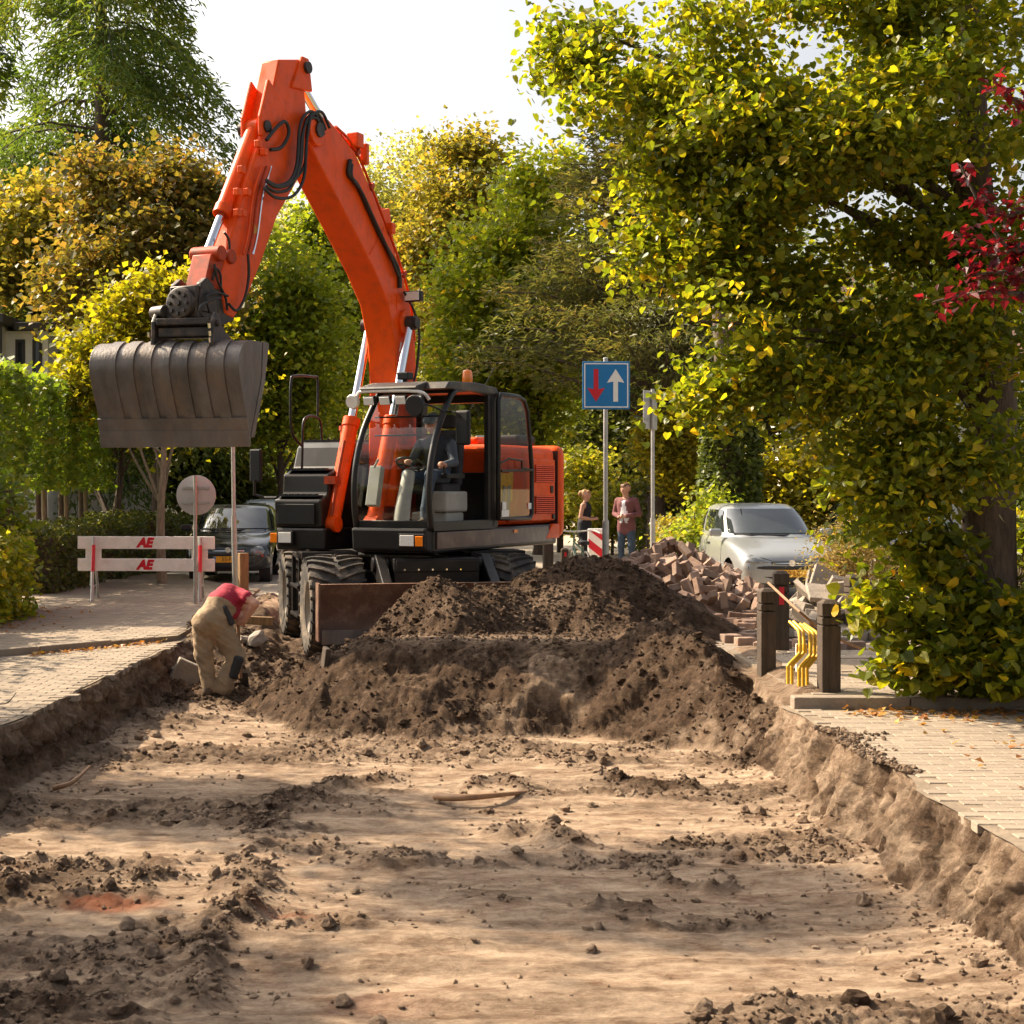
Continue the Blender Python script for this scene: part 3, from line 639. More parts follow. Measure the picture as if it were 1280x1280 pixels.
cab = upper('cab', M['black'], cab_shell, smooth=40, bevel=.008)
def roof(b):
    b.prism([(1.20, 2.90), (1.10, 2.99), (.3, 3.02), (-.25, 2.99), (-.32, 2.92), (-.3, 2.90)], UP, FR - .05, FL + .04)
M['roofdust'] = mat('dusty_black_roof', (.035, .03, .026), .5, var=.3, dirt=(.16, .125, .09), dscale=3, damt=.8)
upper('roof', M['roofdust'], roof, cab, bevel=.035, seg=3)
upper('roof_visor', M['roofdust'], lambda b: b.prism([(1.24, 2.86), (1.42, 2.90), (1.40, 2.93), (1.1, 3.0)], UP, FR - .02, FL - .25), cab, bevel=.01)
def patch(b, pr, l0, l1, off=.0):
    n = len(pr); vs = [(f + off, l0, z) for f, z in pr] + [(f + off, l1, z) for f, z in pr]
    b.add(vs, [(i, i + 1, n + i + 1, n + i) for i in range(n - 1)])
sp = [tuple(p)[::2] for p in smoothcurve([(f, 0, z) for f, z in prof[:-1]], 4)]
cut = [k for k, p in enumerate(sp) if p[1] > 1.62][0]
upper('windscreen', M['glass'], lambda b: patch(b, sp[cut:], FR + .03, FL - .03, .01), cab, smooth=60)
upper('lower_windscreen', M['glass'], lambda b: patch(b, sp[1:cut + 1], FR + .03, FL - .03, .0), cab, smooth=60)
for (x, y) in ((500, 521), (500, 544)):
    f_, z_ = fz(x, y, .6); upper('windscreen_bar', M['blackplastic'], lambda b: b.tube([(f_ - .03, FR + .02, z_), (f_ - .03, FL - .02, z_)], .011, 6), cab)
upper('side_window', M['glass'], lambda b: b.add([(f, FR, z) for f, z in [(-.12, 1.32)] + prof[1:-1] + [(.84, 2.88), (-.12, 2.88)]], [tuple(range(len(prof) + 1))]), cab)
upper('rear_window', M['glass'], lambda b: b.add([(-.27, FR + .05, 1.9), (-.27, FL - .05, 1.9), (-.27, FL - .05, 2.8), (-.27, FR + .05, 2.8)], [(0, 1, 2, 3)]), cab)
lb = upper('light_bar', M['white'], lambda b: b.tube(smoothcurve([(1.30, FR - .10, 2.76), (1.36, FR - .06, 2.86), (1.38, FR + .1, 2.88), (1.38, FL - .25, 2.86), (1.32, FL - .12, 2.76)], 4), .022, 8), cab, smooth=60)
for k in range(4):
    ll = FR + .13 + .22 * k
    h = upper('work_light', M['blackplastic'], lambda b: b.box((1.40, ll, 2.765), (.07, .15, .11), 0, Matrix.Rotation(.3, 3, 'Y')), cab, bevel=.015)
    upper('lamp_lens', M['lampglass'], lambda b: b.box((1.44, ll, 2.753), (.014, .135, .095), 0, Matrix.Rotation(.3, 3, 'Y')), h, bevel=.006)
upper('lamp_cover', M['white'], lambda b: b.lathe([(.02, 0), (.075, .02), (.095, .06), (.08, .1)], (1.33, FR - .12, 2.77), (1, 0, -.2), 16), cab, smooth=60)
mr = upper('mirror_arm', M['black'], lambda b: (b.tube(smoothcurve([(1.16, FL, 2.62), (1.45, FL + .02, 2.66), (1.62, FL - .05, 2.70)], 4), .012, 6), b.tube(smoothcurve([(1.16, FL, 2.62), (1.25, FL + .2, 2.60), (1.2, FL + .25, 2.5), (1.2, FL + .25, 2.2)], 4), .012, 6)), cab)
upper('round_mirror', M['blackplastic'], lambda b: b.lathe([(.0, 0), (.08, .01), (.125, .05), (.13, .07), (.12, .085)], (1.62, FL - .12, 2.68), (1, -.1, -.15), 24), mr, smooth=50)
upper('mirror', M['blackplastic'], lambda b: b.box((1.19, FL + .27, 2.42), (.07, .20, .42), 0, Matrix.Rotation(-.15, 3, 'Z')), mr, bevel=.03, seg=3)
# open door folded back
DL = FL + .085
def doorring():
    pts = [(-.20, 1.30), (-.20, 2.82), (-.26, 2.90), (-.80, 2.90), (-1.0, 2.86), (-1.11, 2.72), (-1.2, 2.3), (-1.26, 1.95), (-1.26, 1.36), (-1.2, 1.30)]
    return pts
dr = upper('door', M['black'], lambda b: b.tube([(f, DL, z) for f, z in doorring()], .033, 8, closed=True), cab, smooth=50)
upper('door_pane', M['tintglass'], lambda b: b.add([(f, DL, z) for f, z in doorring()], [tuple(range(10))]), dr)
upper('door_handle', M['black'], lambda b: (b.tube([(-.22, DL + .02, 2.02), (-.42, DL + .05, 2.08), (-.82, DL + .05, 2.06), (-.82, DL + .05, 1.97), (-1.25, DL + .03, 1.93)], .014, 6), b.tube([(-.22, DL + .03, 1.92), (-1.25, DL + .03, 1.94)], .016, 6)), dr)
for x0_, x1_, z0_, z1_ in ((-.42, -.30, 1.42, 1.52), (-.50, -.28, 1.33, 1.415), (-1.22, -1.12, 1.42, 1.50)):
    upper('door_sticker', M['signwhite'], lambda b: b.b2((x0_, DL + .008, z0_), (x1_, DL + .012, z1_)), dr)
upper('beacon_base', M['blackplastic'], lambda b: b.lathe([(.075, 0), (.075, .04)], (.02, .98, 3.0), (0, 0, 1), 20), cab)
upper('beacon', M['amber'], lambda b: b.lathe([(.065, 0), (.07, .03), (.066, .12), (.05, .165), (.0, .175)], (.02, .98, 3.04), (0, 0, 1), 24, caps=False), cab, smooth=60)
upper('roof_camera', M['blackplastic'], lambda b: (b.b2((.55, .35, 3.0), (.60, .40, 3.08)), b.b2((.5, .3, 3.07), (.66, .46, 3.16))), cab, bevel=.012)
upper('antenna', M['blackplastic'], lambda b: b.tube([(-.2, 1.1, 2.98), (-.35, 1.2, 3.28)], .006, 5), cab)
# interior
upper('seat', M['seat'], lambda b: (b.b2((.15, .48, 1.62), (.66, .96, 1.76)), b.box((.12, .72, 2.08), (.14, .48, .72), 0, Matrix.Rotation(-.12, 3, 'Y')), b.b2((.0, .60, 2.46), (.1, .84, 2.64))), cab, bevel=.05, seg=3)
upper('seat_base', M['greyplastic'], lambda b: (b.b2((.12, .82, 1.40), (.72, 1.04, 1.66)), b.b2((.15, .50, 1.22), (.65, 1.0, 1.40))), cab, bevel=.03)
upper('armrest', M['blackplastic'], lambda b: (b.b2((.25, .98, 1.82), (.75, 1.06, 1.88)), b.b2((.25, .40, 1.82), (.75, .48, 1.88)), b.tube([(.74, 1.02, 1.86), (.78, 1.02, 2.02)], .016, 6), b.tube([(.74, .44, 1.86), (.78, .44, 2.02)], .016, 6)), cab, bevel=.01)
upper('steering_column', M['greyplastic'], lambda b: b.tube(smoothcurve([(1.32, .72, 1.22), (1.24, .72, 1.55), (1.10, .72, 1.90)], 4), [.10, .1, .1, .095, .09, .085, .085, .08, .07], 10), cab, smooth=60)
def sw(b):
    n = Vector((-.45, 0, .9)).normalized(); a = n.orthogonal().normalized(); c = n.cross(a); o = Vector((1.07, .72, 1.99))
    b.tube([o + (a * math.cos(k * .3142) + c * math.sin(k * .3142)) * .18 for k in range(20)], .015, 6, closed=True)
    for k in range(3): b.tube([o - n * .03, o + (a * math.cos(k * 2.09) + c * math.sin(k * 2.09)) * .18], .012, 6)
upper('steering_wheel', M['blackplastic'], sw, cab, smooth=60)
upper('monitor', M['greyplastic'], lambda b: (b.box((1.28, .34, 1.72), (.10, .16, .50), 0, Matrix.Rotation(-.25, 3, 'Y')), b.tube([(1.3, .34, 1.95), (1.34, .42, 2.05)], .018, 6)), cab, bevel=.03)
M['clutter'] = mat('floor_clutter', (.35, .07, .05), .8, col2=(.12, .2, .1), vscale=9)
upper('floor_mat', M['clutter'], lambda b: b.b2((.75, .35, 1.222), (1.42, 1.1, 1.25)), cab)

# ---- boom
lb0, lb1 = -.33, .09
back = [(-.30, 1.45), (-.30, 3.0), (-.24, 3.6), (-.10, 4.12), (.20, 4.60), (.62, 5.10), (1.33, 5.83), (1.95, 6.10), (2.30, 6.12)]
front = [(2.42, 6.0), (2.42, 5.75), (2.14, 5.50), (1.39, 4.88), (.85, 4.42), (.50, 4.05), (.30, 3.55), (.25, 3.0), (.30, 1.45)]
boom = upper('boom', M['orange'], lambda b: b.prism(back + front, UP, lb0, lb1), bevel=.022, smooth=28)
upper('boom_rib', M['orange'], lambda b: b.b2((-.0, lb1, 3.75), (.16, lb1 + .05, 3.93)), boom, bevel=.02)
def boss(b, p, l0, l1, r): b.lathe([(r, 0), (r, l1 - l0)], (p[0], l0, p[1]), (0, 1, 0), 24)
for p_, e_, r_ in (((.07, 3.84), .05, .17), ((2.28, 5.9), .06, .19)):
    upper('pivot_boss', M['orange'], lambda b: boss(b, p_, lb0 - e_, lb1 + e_, r_), boom, smooth=40, bevel=.01)
for p_, e_, r_ in (((.07, 3.84), .2, .075), ((2.28, 5.9), .09, .085)):
    upper('pivot_pin', M['darksteel'], lambda b: boss(b, p_, lb0 - e_, lb1 + e_, r_), boom, smooth=40)
upper('weld_plate', M['orange'], lambda b: b.b2((-.05, lb1, 4.0), (.28, lb1 + .008, 4.2)), boom)
upper('weld_seam', M['orange'], lambda b: b.tube([(.62, lb1 + .003, 5.0), (.98, lb1 + .003, 4.62)], .012, 4), boom)
upper('data_sticker', M['signwhite'], lambda b: b.box((.16, lb1 + .004, 3.52), (.07, .004, .13), 0, Matrix.Rotation(-.35, 3, 'Y')), boom)
h = upper('boom_light', M['blackplastic'], lambda b: b.box((.10, lb1 + .16, 4.18), (.10, .24, .14)), boom, bevel=.02)
upper('lamp_lens', M['lampglass'], lambda b: b.box((.158, lb1 + .16, 4.18), (.016, .2, .11)), h)
def cyl(name, p0, p1, l, r, frac, par=None, rod=.55):
    a = Vector((p0[0], l, p0[1])); c = Vector((p1[0], l, p1[1])); d = c - a; mid = a + d * frac
    o = upper(name, M['orange'], lambda b: (b.tube([a, a + d * .02, mid - d.normalized() * .12, mid], [r * .9, r, r, r * 1.0], 18), b.tube([mid - d.normalized() * .12, mid], r * 1.16, 18), b.lathe([(r * 1.15, -.09), (r * 1.15, .09)], a, (0, 1, 0), 18)), smooth=40, bevel=.006)
    upper('cylinder_rod', M['chrome'], lambda b: b.tube([mid, c], r * rod, 16), o, smooth=60)
    upper('rod_eye', M['darksteel'], lambda b: b.lathe([(r * .95, -.08), (r * .95, .08)], c, (0, 1, 0), 18), o, smooth=40)
    return o
c1 = cyl('boom_cylinder', (1.02, 1.25), (.07, 3.84), -.43, .098, .52)
c2 = cyl('boom_cylinder', (1.02, 1.25), (.07, 3.84), .17, .098, .52)
upper('cylinder_pipe', M['orange_worn'], lambda b: (b.tube([(1.12, -.38, 1.35), (1.0, -.35, 1.9), (.85, -.35, 2.3)], .02, 6), b.b2((.95, -.50, 1.75), (1.1, -.34, 1.85))), c1)
ac = cyl('arm_cylinder', (.42, 5.18), (2.44, 6.60), -.12, .105, .60)
for l in (-.28, -.02):
    upper('cylinder_bracket', M['orange'], lambda b: b.prism([(.15, 4.55), (.35, 5.30), (.52, 5.26), (.75, 5.2)], UP, l, l + .05), boom, bevel=.01)
# pipes and hoses on the boom back
def bp(p, off): return (p[0] - off * .72, p[1] + off * .70)
for i, l in enumerate((-.30, -.24, .02, .07)):
    upper('boom_pipe', M['orange'] if i > 1 else M['rubber'], lambda b: b.tube(smoothcurve([V3(bp(p, .05), l) for p in [(-.22, 3.6), (-.10, 4.12), (.20, 4.60), (.62, 5.10), (1.33, 5.83), (1.8, 6.02)]], 4), .018, 6), boom, smooth=60)
for p in ((.1, 4.45), (.5, 4.95), (.95, 5.44), (1.3, 5.8)):
    upper('pipe_clamp', M['orange_worn'], lambda b: b.box((*bp(p, .05)[:1], -.12, bp(p, .05)[1]), (.06, .46, .10), 0, Matrix.Rotation(-.75, 3, 'Y')), boom, bevel=.008)
for c_, d_ in (((1.28, .06, 5.98), (.16, .16, .18)), ((1.12, .10, 5.84), (.07, .1, .26)), ((.45, .1, 5.02), (.1, .1, .14))):
    upper('valve_block', M['orange'], lambda b: b.box(c_, d_), boom, bevel=.012)
def hose(px, l, r=.020, par=None, n=6):
    upper('hose', M['rubber'], lambda b: b.tube(smoothcurve([V3(fz(x, y, l), l) for x, y in px], n), r, 7), par or boom, smooth=60)
hose([(438, 200), (436, 218), (447, 232), (462, 265), (478, 300), (497, 335), (500, 360)], .12, .030)
hose([(440, 205), (440, 222), (452, 240), (468, 275), (484, 310), (498, 345)], .14, .022)
hose([(505, 365), (518, 390), (524, 420), (521, 460), (517, 478)], .16, .017)

# ---- arm
la0, la1 = -.20, .05
ap = [(336, 82), (349, 73), (383, 73), (386, 96), (379, 130), (388, 170), (386, 200), (350, 300), (326, 345), (298, 392), (288, 402), (276, 390), (262, 352), (262, 320), (290, 240), (318, 168), (316, 152), (330, 105)]
apf = [fz(x, y, la1) for x, y in [(349, 74), (382, 74), (381, 110), (384, 150), (386, 190), (372, 226), (347, 270), (326, 330), (306, 378), (292, 398), (281, 392), (274, 350), (288, 300), (305, 240), (324, 182), (332, 158), (340, 120)]]
arm = upper('arm', M['orange'], lambda b: b.prism(apf, UP, la0, la1), bevel=.02, smooth=25)
tp, bt = fz(318, 160, -.11), fz(258, 318, -.11)
for l in (-.22, .01):
    upper('cylinder_ear', M['orange'], lambda b: b.prism([(tp[0] - .05, tp[1] + .55), (tp[0] + .12, tp[1] + .10), (tp[0] + .12, tp[1] - .12), (tp[0] - .12, tp[1] - .15), (tp[0] - .42, tp[1] + .30)], UP, l, l + .045), arm, bevel=.015)
for p_, e_ in ((tp, .08), ((2.44, 6.60), .12)):
    upper('arm_pin', M['darksteel'], lambda b: boss(b, p_, -.30, e_, .068), arm, smooth=40)
for l in (-.30, .03):
    upper('tail_bracket', M['orange'], lambda b: b.prism([(2.30, 6.35), (2.38, 6.72), (2.52, 6.72), (2.75, 6.3)], UP, l, l + .05), arm, bevel=.015)
bc = cyl('bucket_cylinder', tp, bt, -.11, .088, .70)
for x, y in ((297, 240), (309, 240), (297, 266), (303, 266), (302, 212), (323, 180), (330, 190)):
    upper('pipe_block', M['orange'], lambda b: b.box((*fz(x, y, .09)[:1], .09, fz(x, y, .09)[1]), (.08, .07, .08)), arm, bevel=.01)
for (dx, m_) in ((0, 'orange'), (6, 'orange_worn'), (12, 'chrome')):
    upper('arm_pipe', M[m_], lambda b: b.tube(smoothcurve([V3(fz(x + dx, y, .085), .085) for x, y in ((327, 208), (316, 245), (310, 290), (304, 318))], 4), .014, 6), arm, smooth=60)
upper('warning_sticker', M['yellow'], lambda b: b.box((*fz(318, 285, la1 + .006)[:1], la1 + .006, fz(318, 285, la1)[1]), (.06, .006, .12), 0, Matrix.Rotation(.45, 3, 'Y')), arm)
for dx, dy in ((0, 0), (5, 2), (10, 0), (3, 8)):
    hose([(333, 225 + dy), (345 + dx * .3, 232 + dy), (362 + dx * .4, 226 + dy), (371 + dx, 205), (374 + dx, 165 + dy), (380 + dx, 145 + dy), (392 + dx, 140 + dy), (402 + dx, 160 + dy)], .16, .019, arm)
hose([(330, 235), (345, 247), (366, 245), (380, 222), (383, 180), (388, 145)], .18, .019, arm)
hose([(333, 175), (345, 160), (356, 152), (361, 166), (352, 184), (338, 187)], .11, .022, arm)
hose([(310, 318), (311, 345), (306, 372), (296, 388), (286, 380)], .12, .016, arm)
hose([(268, 330), (272, 350), (282, 372), (284, 388)], .08, .014, arm)
hose([(280, 290), (286, 300), (286, 315), (278, 325)], .05, .014, arm)
hose([(266, 350), (270, 336), (276, 345), (276, 372)], .06, .012, arm)

# ---- link, tilting coupler and ditching bucket
lk0 = fz(262, 330, -.11); lk1 = fz(245, 378, -.11)
link_o = upper('bucket_link', M['orange_worn'], lambda b: (b.prism([fz(251, 318, -.1), fz(274, 322, -.1), fz(266, 376, -.1), fz(238, 376, -.1)], UP, -.21, .04), boss(b, bt, -.28, .10, .085), boss(b, fz(273, 322, -.1), -.26, .09, .08)), bevel=.012, smooth=30)
cb = Vector((*fz(232, 378, -.11)[:1], -.11, fz(232, 378, -.11)[1]))
def coup(b):
    b.box(cb + Vector((-.16, 0, .0)), (.42, .34, .34)); b.lathe([(.17, 0), (.17, .07), (.13, .08)], cb + Vector((.05, 0, -.02)), (1, 0, .05), 28)
    b.box(cb + Vector((-.45, .0, -.02)), (.36, .30, .36), 0, Matrix.Rotation(.35, 3, 'Y'))
    for l in (-.21, .12): b.prism([(cb.x - .30, cb.z - .1), (cb.x + .02, cb.z - .1), (cb.x - .02, cb.z + .20), (cb.x - .12, cb.z + .27), (cb.x - .25, cb.z + .2)], UP, cb.y + l, cb.y + l + .07)
    b.lathe([(.07, -.12), (.07, .10)], cb + Vector((.10, -.25, -.1)), (.3, 1, 0), 14); b.box(cb + Vector((.02, -.2, -.14)), (.2, .24, .12))
cp = upper('tilt_coupler', M['darksteel'], coup, bevel=.012, smooth=35)
for k in range(8):
    upper('flange_bolt', M['darksteel'], lambda b: b.lathe([(.022, 0), (.022, .03)], cb + Vector((.125, .11 * math.cos(k * .785), -.02 + .11 * math.sin(k * .785))), (1, 0, .05), 6), cp)
upper('flange_centre', M['darksteel'], lambda b: b.lathe([(.03, 0), (.03, .03)], cb + Vector((.125, 0, -.02)), (1, 0, .05), 10), cp)
hose([(275, 372), (262, 376), (250, 385), (256, 398), (275, 395)], .15, .016, cp)
hose([(285, 370), (270, 366), (258, 372), (262, 390)], .12, .014, cp)
BC, BW = -.235, .81
TBK = TU @ Matrix.Translation((4.55, -.17, 0)) @ Matrix.Rotation(R(14), 4, 'Z') @ Matrix.Translation((-4.55, .17, 0))
_up = upper
def upper(name, m, fn, parent=None, smooth=None, bevel=0, T=None, seg=2): return _up(name, m, fn, parent, smooth, bevel, T or TBK, seg)      # bucket centre line and half width
shell = [(4.50, 2.22), (4.60, 2.44), (4.72, 2.66), (4.81, 2.86), (4.83, 3.00), (4.77, 3.13), (4.62, 3.22), (4.40, 3.25), (4.12, 3.26)]
shs = [tuple(p)[::2] for p in smoothcurve([(f, 0, z) for f, z in shell], 4)]
def offs(pr, d):
    out = []
    for i, p in enumerate(pr):
        a = pr[max(i - 1, 0)]; c = pr[min(i + 1, len(pr) - 1)]; t = Vector((c[0] - a[0], c[1] - a[1])).normalized(); out.append((p[0] - t.y * d, p[1] + t.x * d))
    return out
bk = upper('bucket', M['steel'], lambda b: b.prism(shs + offs(shs, .018)[::-1], UP, BC - BW, BC + BW), smooth=30)
for s_ in (-1, 1):
    l = BC + s_ * BW
    endp = shs + [(3.98, 3.20), (4.10, 2.85), (4.42, 2.24)]
    upper('end_plate', M['steel'], lambda b: (b.prism(endp, UP, min(l, l + s_ * .022), max(l, l + s_ * .022)), b.prism([(4.12, 3.27), (3.94, 3.26), (4.07, 2.84), (4.40, 2.23), (4.50, 2.23), (4.16, 2.88)], UP, min(l + s_ * .022, l + s_ * .034), max(l + s_ * .022, l + s_ * .034))), bk, bevel=.004)
wear = shs[3:26]
for k in range(7):
    l = BC - BW + .16 + k * (2 * BW - .42) / 6
    upper('wear_strip', M['steel'], lambda b: b.prism(offs(wear, -.002) + offs(wear, -.020)[::-1], UP, l, l + .12), bk, smooth=30)
lip = [shs[0], shs[1], shs[2], shs[3]]
upper('lip_plate', M['steel'], lambda b: b.prism(offs(shs[0:5], -.003) + offs(shs[0:5], -.028)[::-1], UP, BC - BW - .03, BC + BW + .03), bk)
upper('cutting_edge', M['steel'], lambda b: b.prism([(4.535, 2.30), (4.51, 2.13), (4.53, 2.13), (4.575, 2.30)], UP, BC - BW - .035, BC + BW + .035), bk, bevel=.004)
ear = [(4.72, 3.16), (4.70, 3.44), (4.62, 3.54), (4.50, 3.52), (4.42, 3.38), (4.10, 3.28)]
for l in (-.43, .22):
    upper('bucket_ear', M['darksteel'], lambda b: b.prism(ear, UP, l, l + .045), bk, bevel=.012)
upper('coupler_frame', M['darksteel'], lambda b: (b.b2((4.56, -.38, 3.40), (4.70, .22, 3.475)), b.b2((4.50, -.37, 3.28), (4.66, .21, 3.38)), b.lathe([(.035, 0), (.035, .76)], (4.60, -.46, 3.42), (0, 1, 0), 14), b.b2((4.2, -.36, 3.3), (4.5, .2, 3.42))), bk, bevel=.012)
for l, z in ((-.44, 3.28), (.23, 3.36), (.235, 3.28), (.235, 3.21)):
    upper('retaining_pin', M['chrome'], lambda b: b.lathe([(.016, 0), (.016, .05)], (4.72, l, z), (.3, 0, 1), 8), bk)

upper = _up

# ---- yellow, orange and grey cloth sheets added behind the open door glass
VS = empty('coloured_cloth', CE, 0, 'yellow and orange cloth hanging behind the open cab door glass', 'vest')
M['hiyellow'] = mat('cloth_yellow', (.80, .50, .02), .8, var=.15, vscale=8, bump=.5, bscale=12); M['hiorange'] = mat('cloth_orange', (.75, .16, .02), .8, var=.15, vscale=8, bump=.5, bscale=12)
def cloth(b, f0, f1, z0, z1, nn=10):
    vs = []
    for i in range(nn + 1):
        for j in range(nn + 1):
            u_, v_ = i / nn, j / nn; f = f0 + (f1 - f0) * u_; vs.append((f + .02 * math.sin(v_ * 5), FL + .045 + .010 * math.sin(u_ * 17 + v_ * 3), z0 + (z1 - z0) * v_ - .03 * math.sin(u_ * 3.1)))
    b.add(vs, [(i * (nn + 1) + j, (i + 1) * (nn + 1) + j, (i + 1) * (nn + 1) + j + 1, i * (nn + 1) + j + 1) for i in range(nn) for j in range(nn)])
for nm, m_, a in (('front_panel', 'hiyellow', (-.72, -.26, 1.52, 1.92)), ('side_panel', 'hiorange', (-.92, -.62, 1.34, 1.66)), ('grey_panel', 'greyplastic', (-.62, -.40, 1.36, 1.74))):
    mb = MB(TU); cloth(mb, *a); o = mb.build(nm, M[m_], VS, smooth=60); m2 = o.modifiers.new('thick', 'SOLIDIFY'); m2.thickness = .006; o.location = TU.to_3x3() @ Vector((0, {'front_panel': .0, 'side_panel': -.008, 'grey_panel': .009}[nm], 0))

# ================================================================== PEOPLE (blended rounded cones, one continuous surface)
def surface_nets(D, org, h):
    Sg = D < 0; sh = np.array(D.shape); acc = np.zeros((*(sh - 1), 3)); cnt = np.zeros(sh - 1); quads = []
    for ax in range(3):
        lo = [slice(None)] * 3; hi = [slice(None)] * 3; lo[ax] = slice(0, -1); hi[ax] = slice(1, None)
        A = D[tuple(lo)]; B = D[tuple(hi)]; c = np.argwhere(Sg[tuple(lo)] != Sg[tuple(hi)])
        u, v = (ax + 1) % 3, (ax + 2) % 3
        c = c[(c[:, u] > 0) & (c[:, u] < sh[u] - 1) & (c[:, v] > 0) & (c[:, v] < sh[v] - 1)]
        a = A[tuple(c.T)]; b = B[tuple(c.T)]; p = c.astype(float); p[:, ax] += a / (a - b)
        qs = []
        for du, dv in ((-1, -1), (0, -1), (0, 0), (-1, 0)):
            k = c.copy(); k[:, u] += du; k[:, v] += dv; np.add.at(acc, tuple(k.T), p); np.add.at(cnt, tuple(k.T), 1); qs.append(k)
        q4 = np.stack([np.ravel_multi_index(tuple(k.T), tuple(sh - 1)) for k in qs], 1); fl = a > 0; q4[fl] = q4[fl][:, ::-1]; quads.append(q4)
    quads = np.concatenate(quads); used = np.unique(quads); mp = np.zeros(int(np.prod(sh - 1)), int); mp[used] = np.arange(len(used))
    P = acc.reshape(-1, 3)[used] / cnt.ravel()[used][:, None]
    return P * h + org, mp[quads]
def body(name, prims, mats, parent, h=.012, T=None, soft=.02, wr=.0):
    """prims: (a, b, ra, rb, material index, blend)"""
    pts = np.array([p for q in prims for p in (q[0], q[1])], float); r = max(max(q[2], q[3]) for q in prims) + .04
    lo = pts.min(0) - r; hi = pts.max(0) + r; n = np.ceil((hi - lo) / h).astype(int) + 1
    D = np.full(n, 9.0); Bst = np.full(n, 9.0); Mi = np.zeros(n, np.int16)
    for a, b, ra, rb, mi, k in prims:
        a = np.array(a, float); b = np.array(b, float); R_ = max(ra, rb) + .07
        i0 = np.maximum(((np.minimum(a, b) - R_ - lo) / h).astype(int), 0); i1 = np.minimum(((np.maximum(a, b) + R_ - lo) / h).astype(int) + 2, n)
        sl = tuple(slice(i0[j], i1[j]) for j in range(3)); g = np.stack(np.meshgrid(*[lo[j] + np.arange(i0[j], i1[j]) * h for j in range(3)], indexing='ij'), -1)
        d = b - a; L2 = max(d @ d, 1e-9); t = np.clip(((g - a) @ d) / L2, 0, 1); dist = np.linalg.norm(g - a - t[..., None] * d, axis=-1) - (ra + (rb - ra) * t)
        o = D[sl]; w = np.clip(.5 + .5 * (o - dist) / k, 0, 1); D[sl] = o * (1 - w) + dist * w - k * w * (1 - w)
        bb = Bst[sl]; m = dist < bb; bb[m] = dist[m]; mm = Mi[sl]; mm[m] = mi
    if wr:
        g = np.meshgrid(*[lo[j] + np.arange(n[j]) * h for j in range(3)], indexing='ij'); nz = fbm(g[0] * 6 + g[1] * 6 + g[2] * 7, g[2] * 12 + g[0] * 8 - g[1] * 5, 3, 3, .6) - .5
        D = D + np.where(np.isin(Mi, (0, 1)), nz * wr, 0)
    P, Q = surface_nets(D, lo, h)
    ij = np.clip(np.round((P - lo) / h).astype(int), 0, n - 1); vm = Mi[tuple(ij.T)]
    if T is not None:
        T3 = np.array(T.to_3x3()); P = P @ T3.T + np.array(T.translation)
    me = npmesh(name, P, Q.ravel(), np.arange(len(Q)) * 4, mats, mi=vm[Q[:, 0]], smooth=True)
    o = link(name, me, parent); return o
M['skin'] = mat('skin', (.52, .27, .18), .55, var=.08)
M['skindark'] = mat('tanned_skin', (.46, .22, .14), .55, var=.08)
M['shirtred'] = mat('crimson_tshirt', (.33, .012, .035), .85, var=.15, vscale=14, bump=.5, bscale=18)
M['khaki'] = mat('khaki_work_trousers', (.28, .195, .115), .9, var=.2, vscale=7, bump=1.0, bscale=11, dirt=(.22, .15, .09), dscale=5)
M['pad'] = mat('black_knee_pad', (.02, .02, .022), .7)
M['navy'] = mat('navy_jacket', (.025, .03, .042), .85, var=.2, bump=.4, bscale=20)
M['greyblue'] = mat('grey_blue_sleeve', (.07, .085, .11), .85, var=.2)
M['jeans'] = mat('blue_jeans', (.05, .075, .115), .9, var=.25, vscale=10)
M['capcol'] = mat('grey_blue_cap', (.14, .18, .22), .85)
M['hairbrown'] = mat('brown_hair', (.12, .055, .025), .6, var=.3, vscale=30)
M['hairblond'] = mat('dark_blond_hair', (.30, .16, .06), .55, var=.3, vscale=30)
M['blazer'] = mat('maroon_blazer', (.17, .06, .06), .85, var=.15)
M['shirtwhite'] = mat('pale_shirt', (.72, .72, .75), .8, var=.04)
M['dress'] = mat('black_dress', (.014, .014, .018), .8)
M['boot'] = mat('work_boot', (.10, .065, .04), .85)
M['eye'] = mat('eye_dark', (.02, .015, .012), .3)

def hand(c, d, n, sk, size=1.0, grip=.6):
    """palm at c pointing d with palm normal n: palm, four curled fingers, thumb"""
    c = Vector(c); d = Vector(d).normalized(); n = Vector(n); n = (n - d * n.dot(d)).normalized(); s_ = d.cross(n); o = []
    e = c + d * .075 * size
    o.append((c, e, .026 * size, .030 * size, sk, .02)); o.append((c + s_ * .02 * size, e + s_ * .022 * size, .022 * size, .02 * size, sk, .015)); o.append((c - s_ * .02 * size, e - s_ * .022 * size, .022 * size, .02 * size, sk, .015))
    for k, L in enumerate((.062, .074, .070, .055)):
        b = e + s_ * (.03 - .02 * k) * size; m = b + (d * math.cos(grip) + n * math.sin(grip)) * L * .5 * size; t = m + (d * math.cos(grip * 2.2) + n * math.sin(grip * 2.2)) * L * .5 * size
        o.append((b, m, .0105 * size, .010 * size, sk, .004)); o.append((m, t, .010 * size, .008 * size, sk, .004))
    b = c + d * .02 * size + s_ * .032 * size; m = b + (s_ * .7 + d * .6 + n * .4).normalized() * .035 * size; t = m + (d * .7 + n * .6 - s_ * .1).normalized() * .03 * size
    o.append((b, m, .014 * size, .012 * size, sk, .012)); o.append((m, t, .012 * size, .0095 * size, sk, .006))
    return o
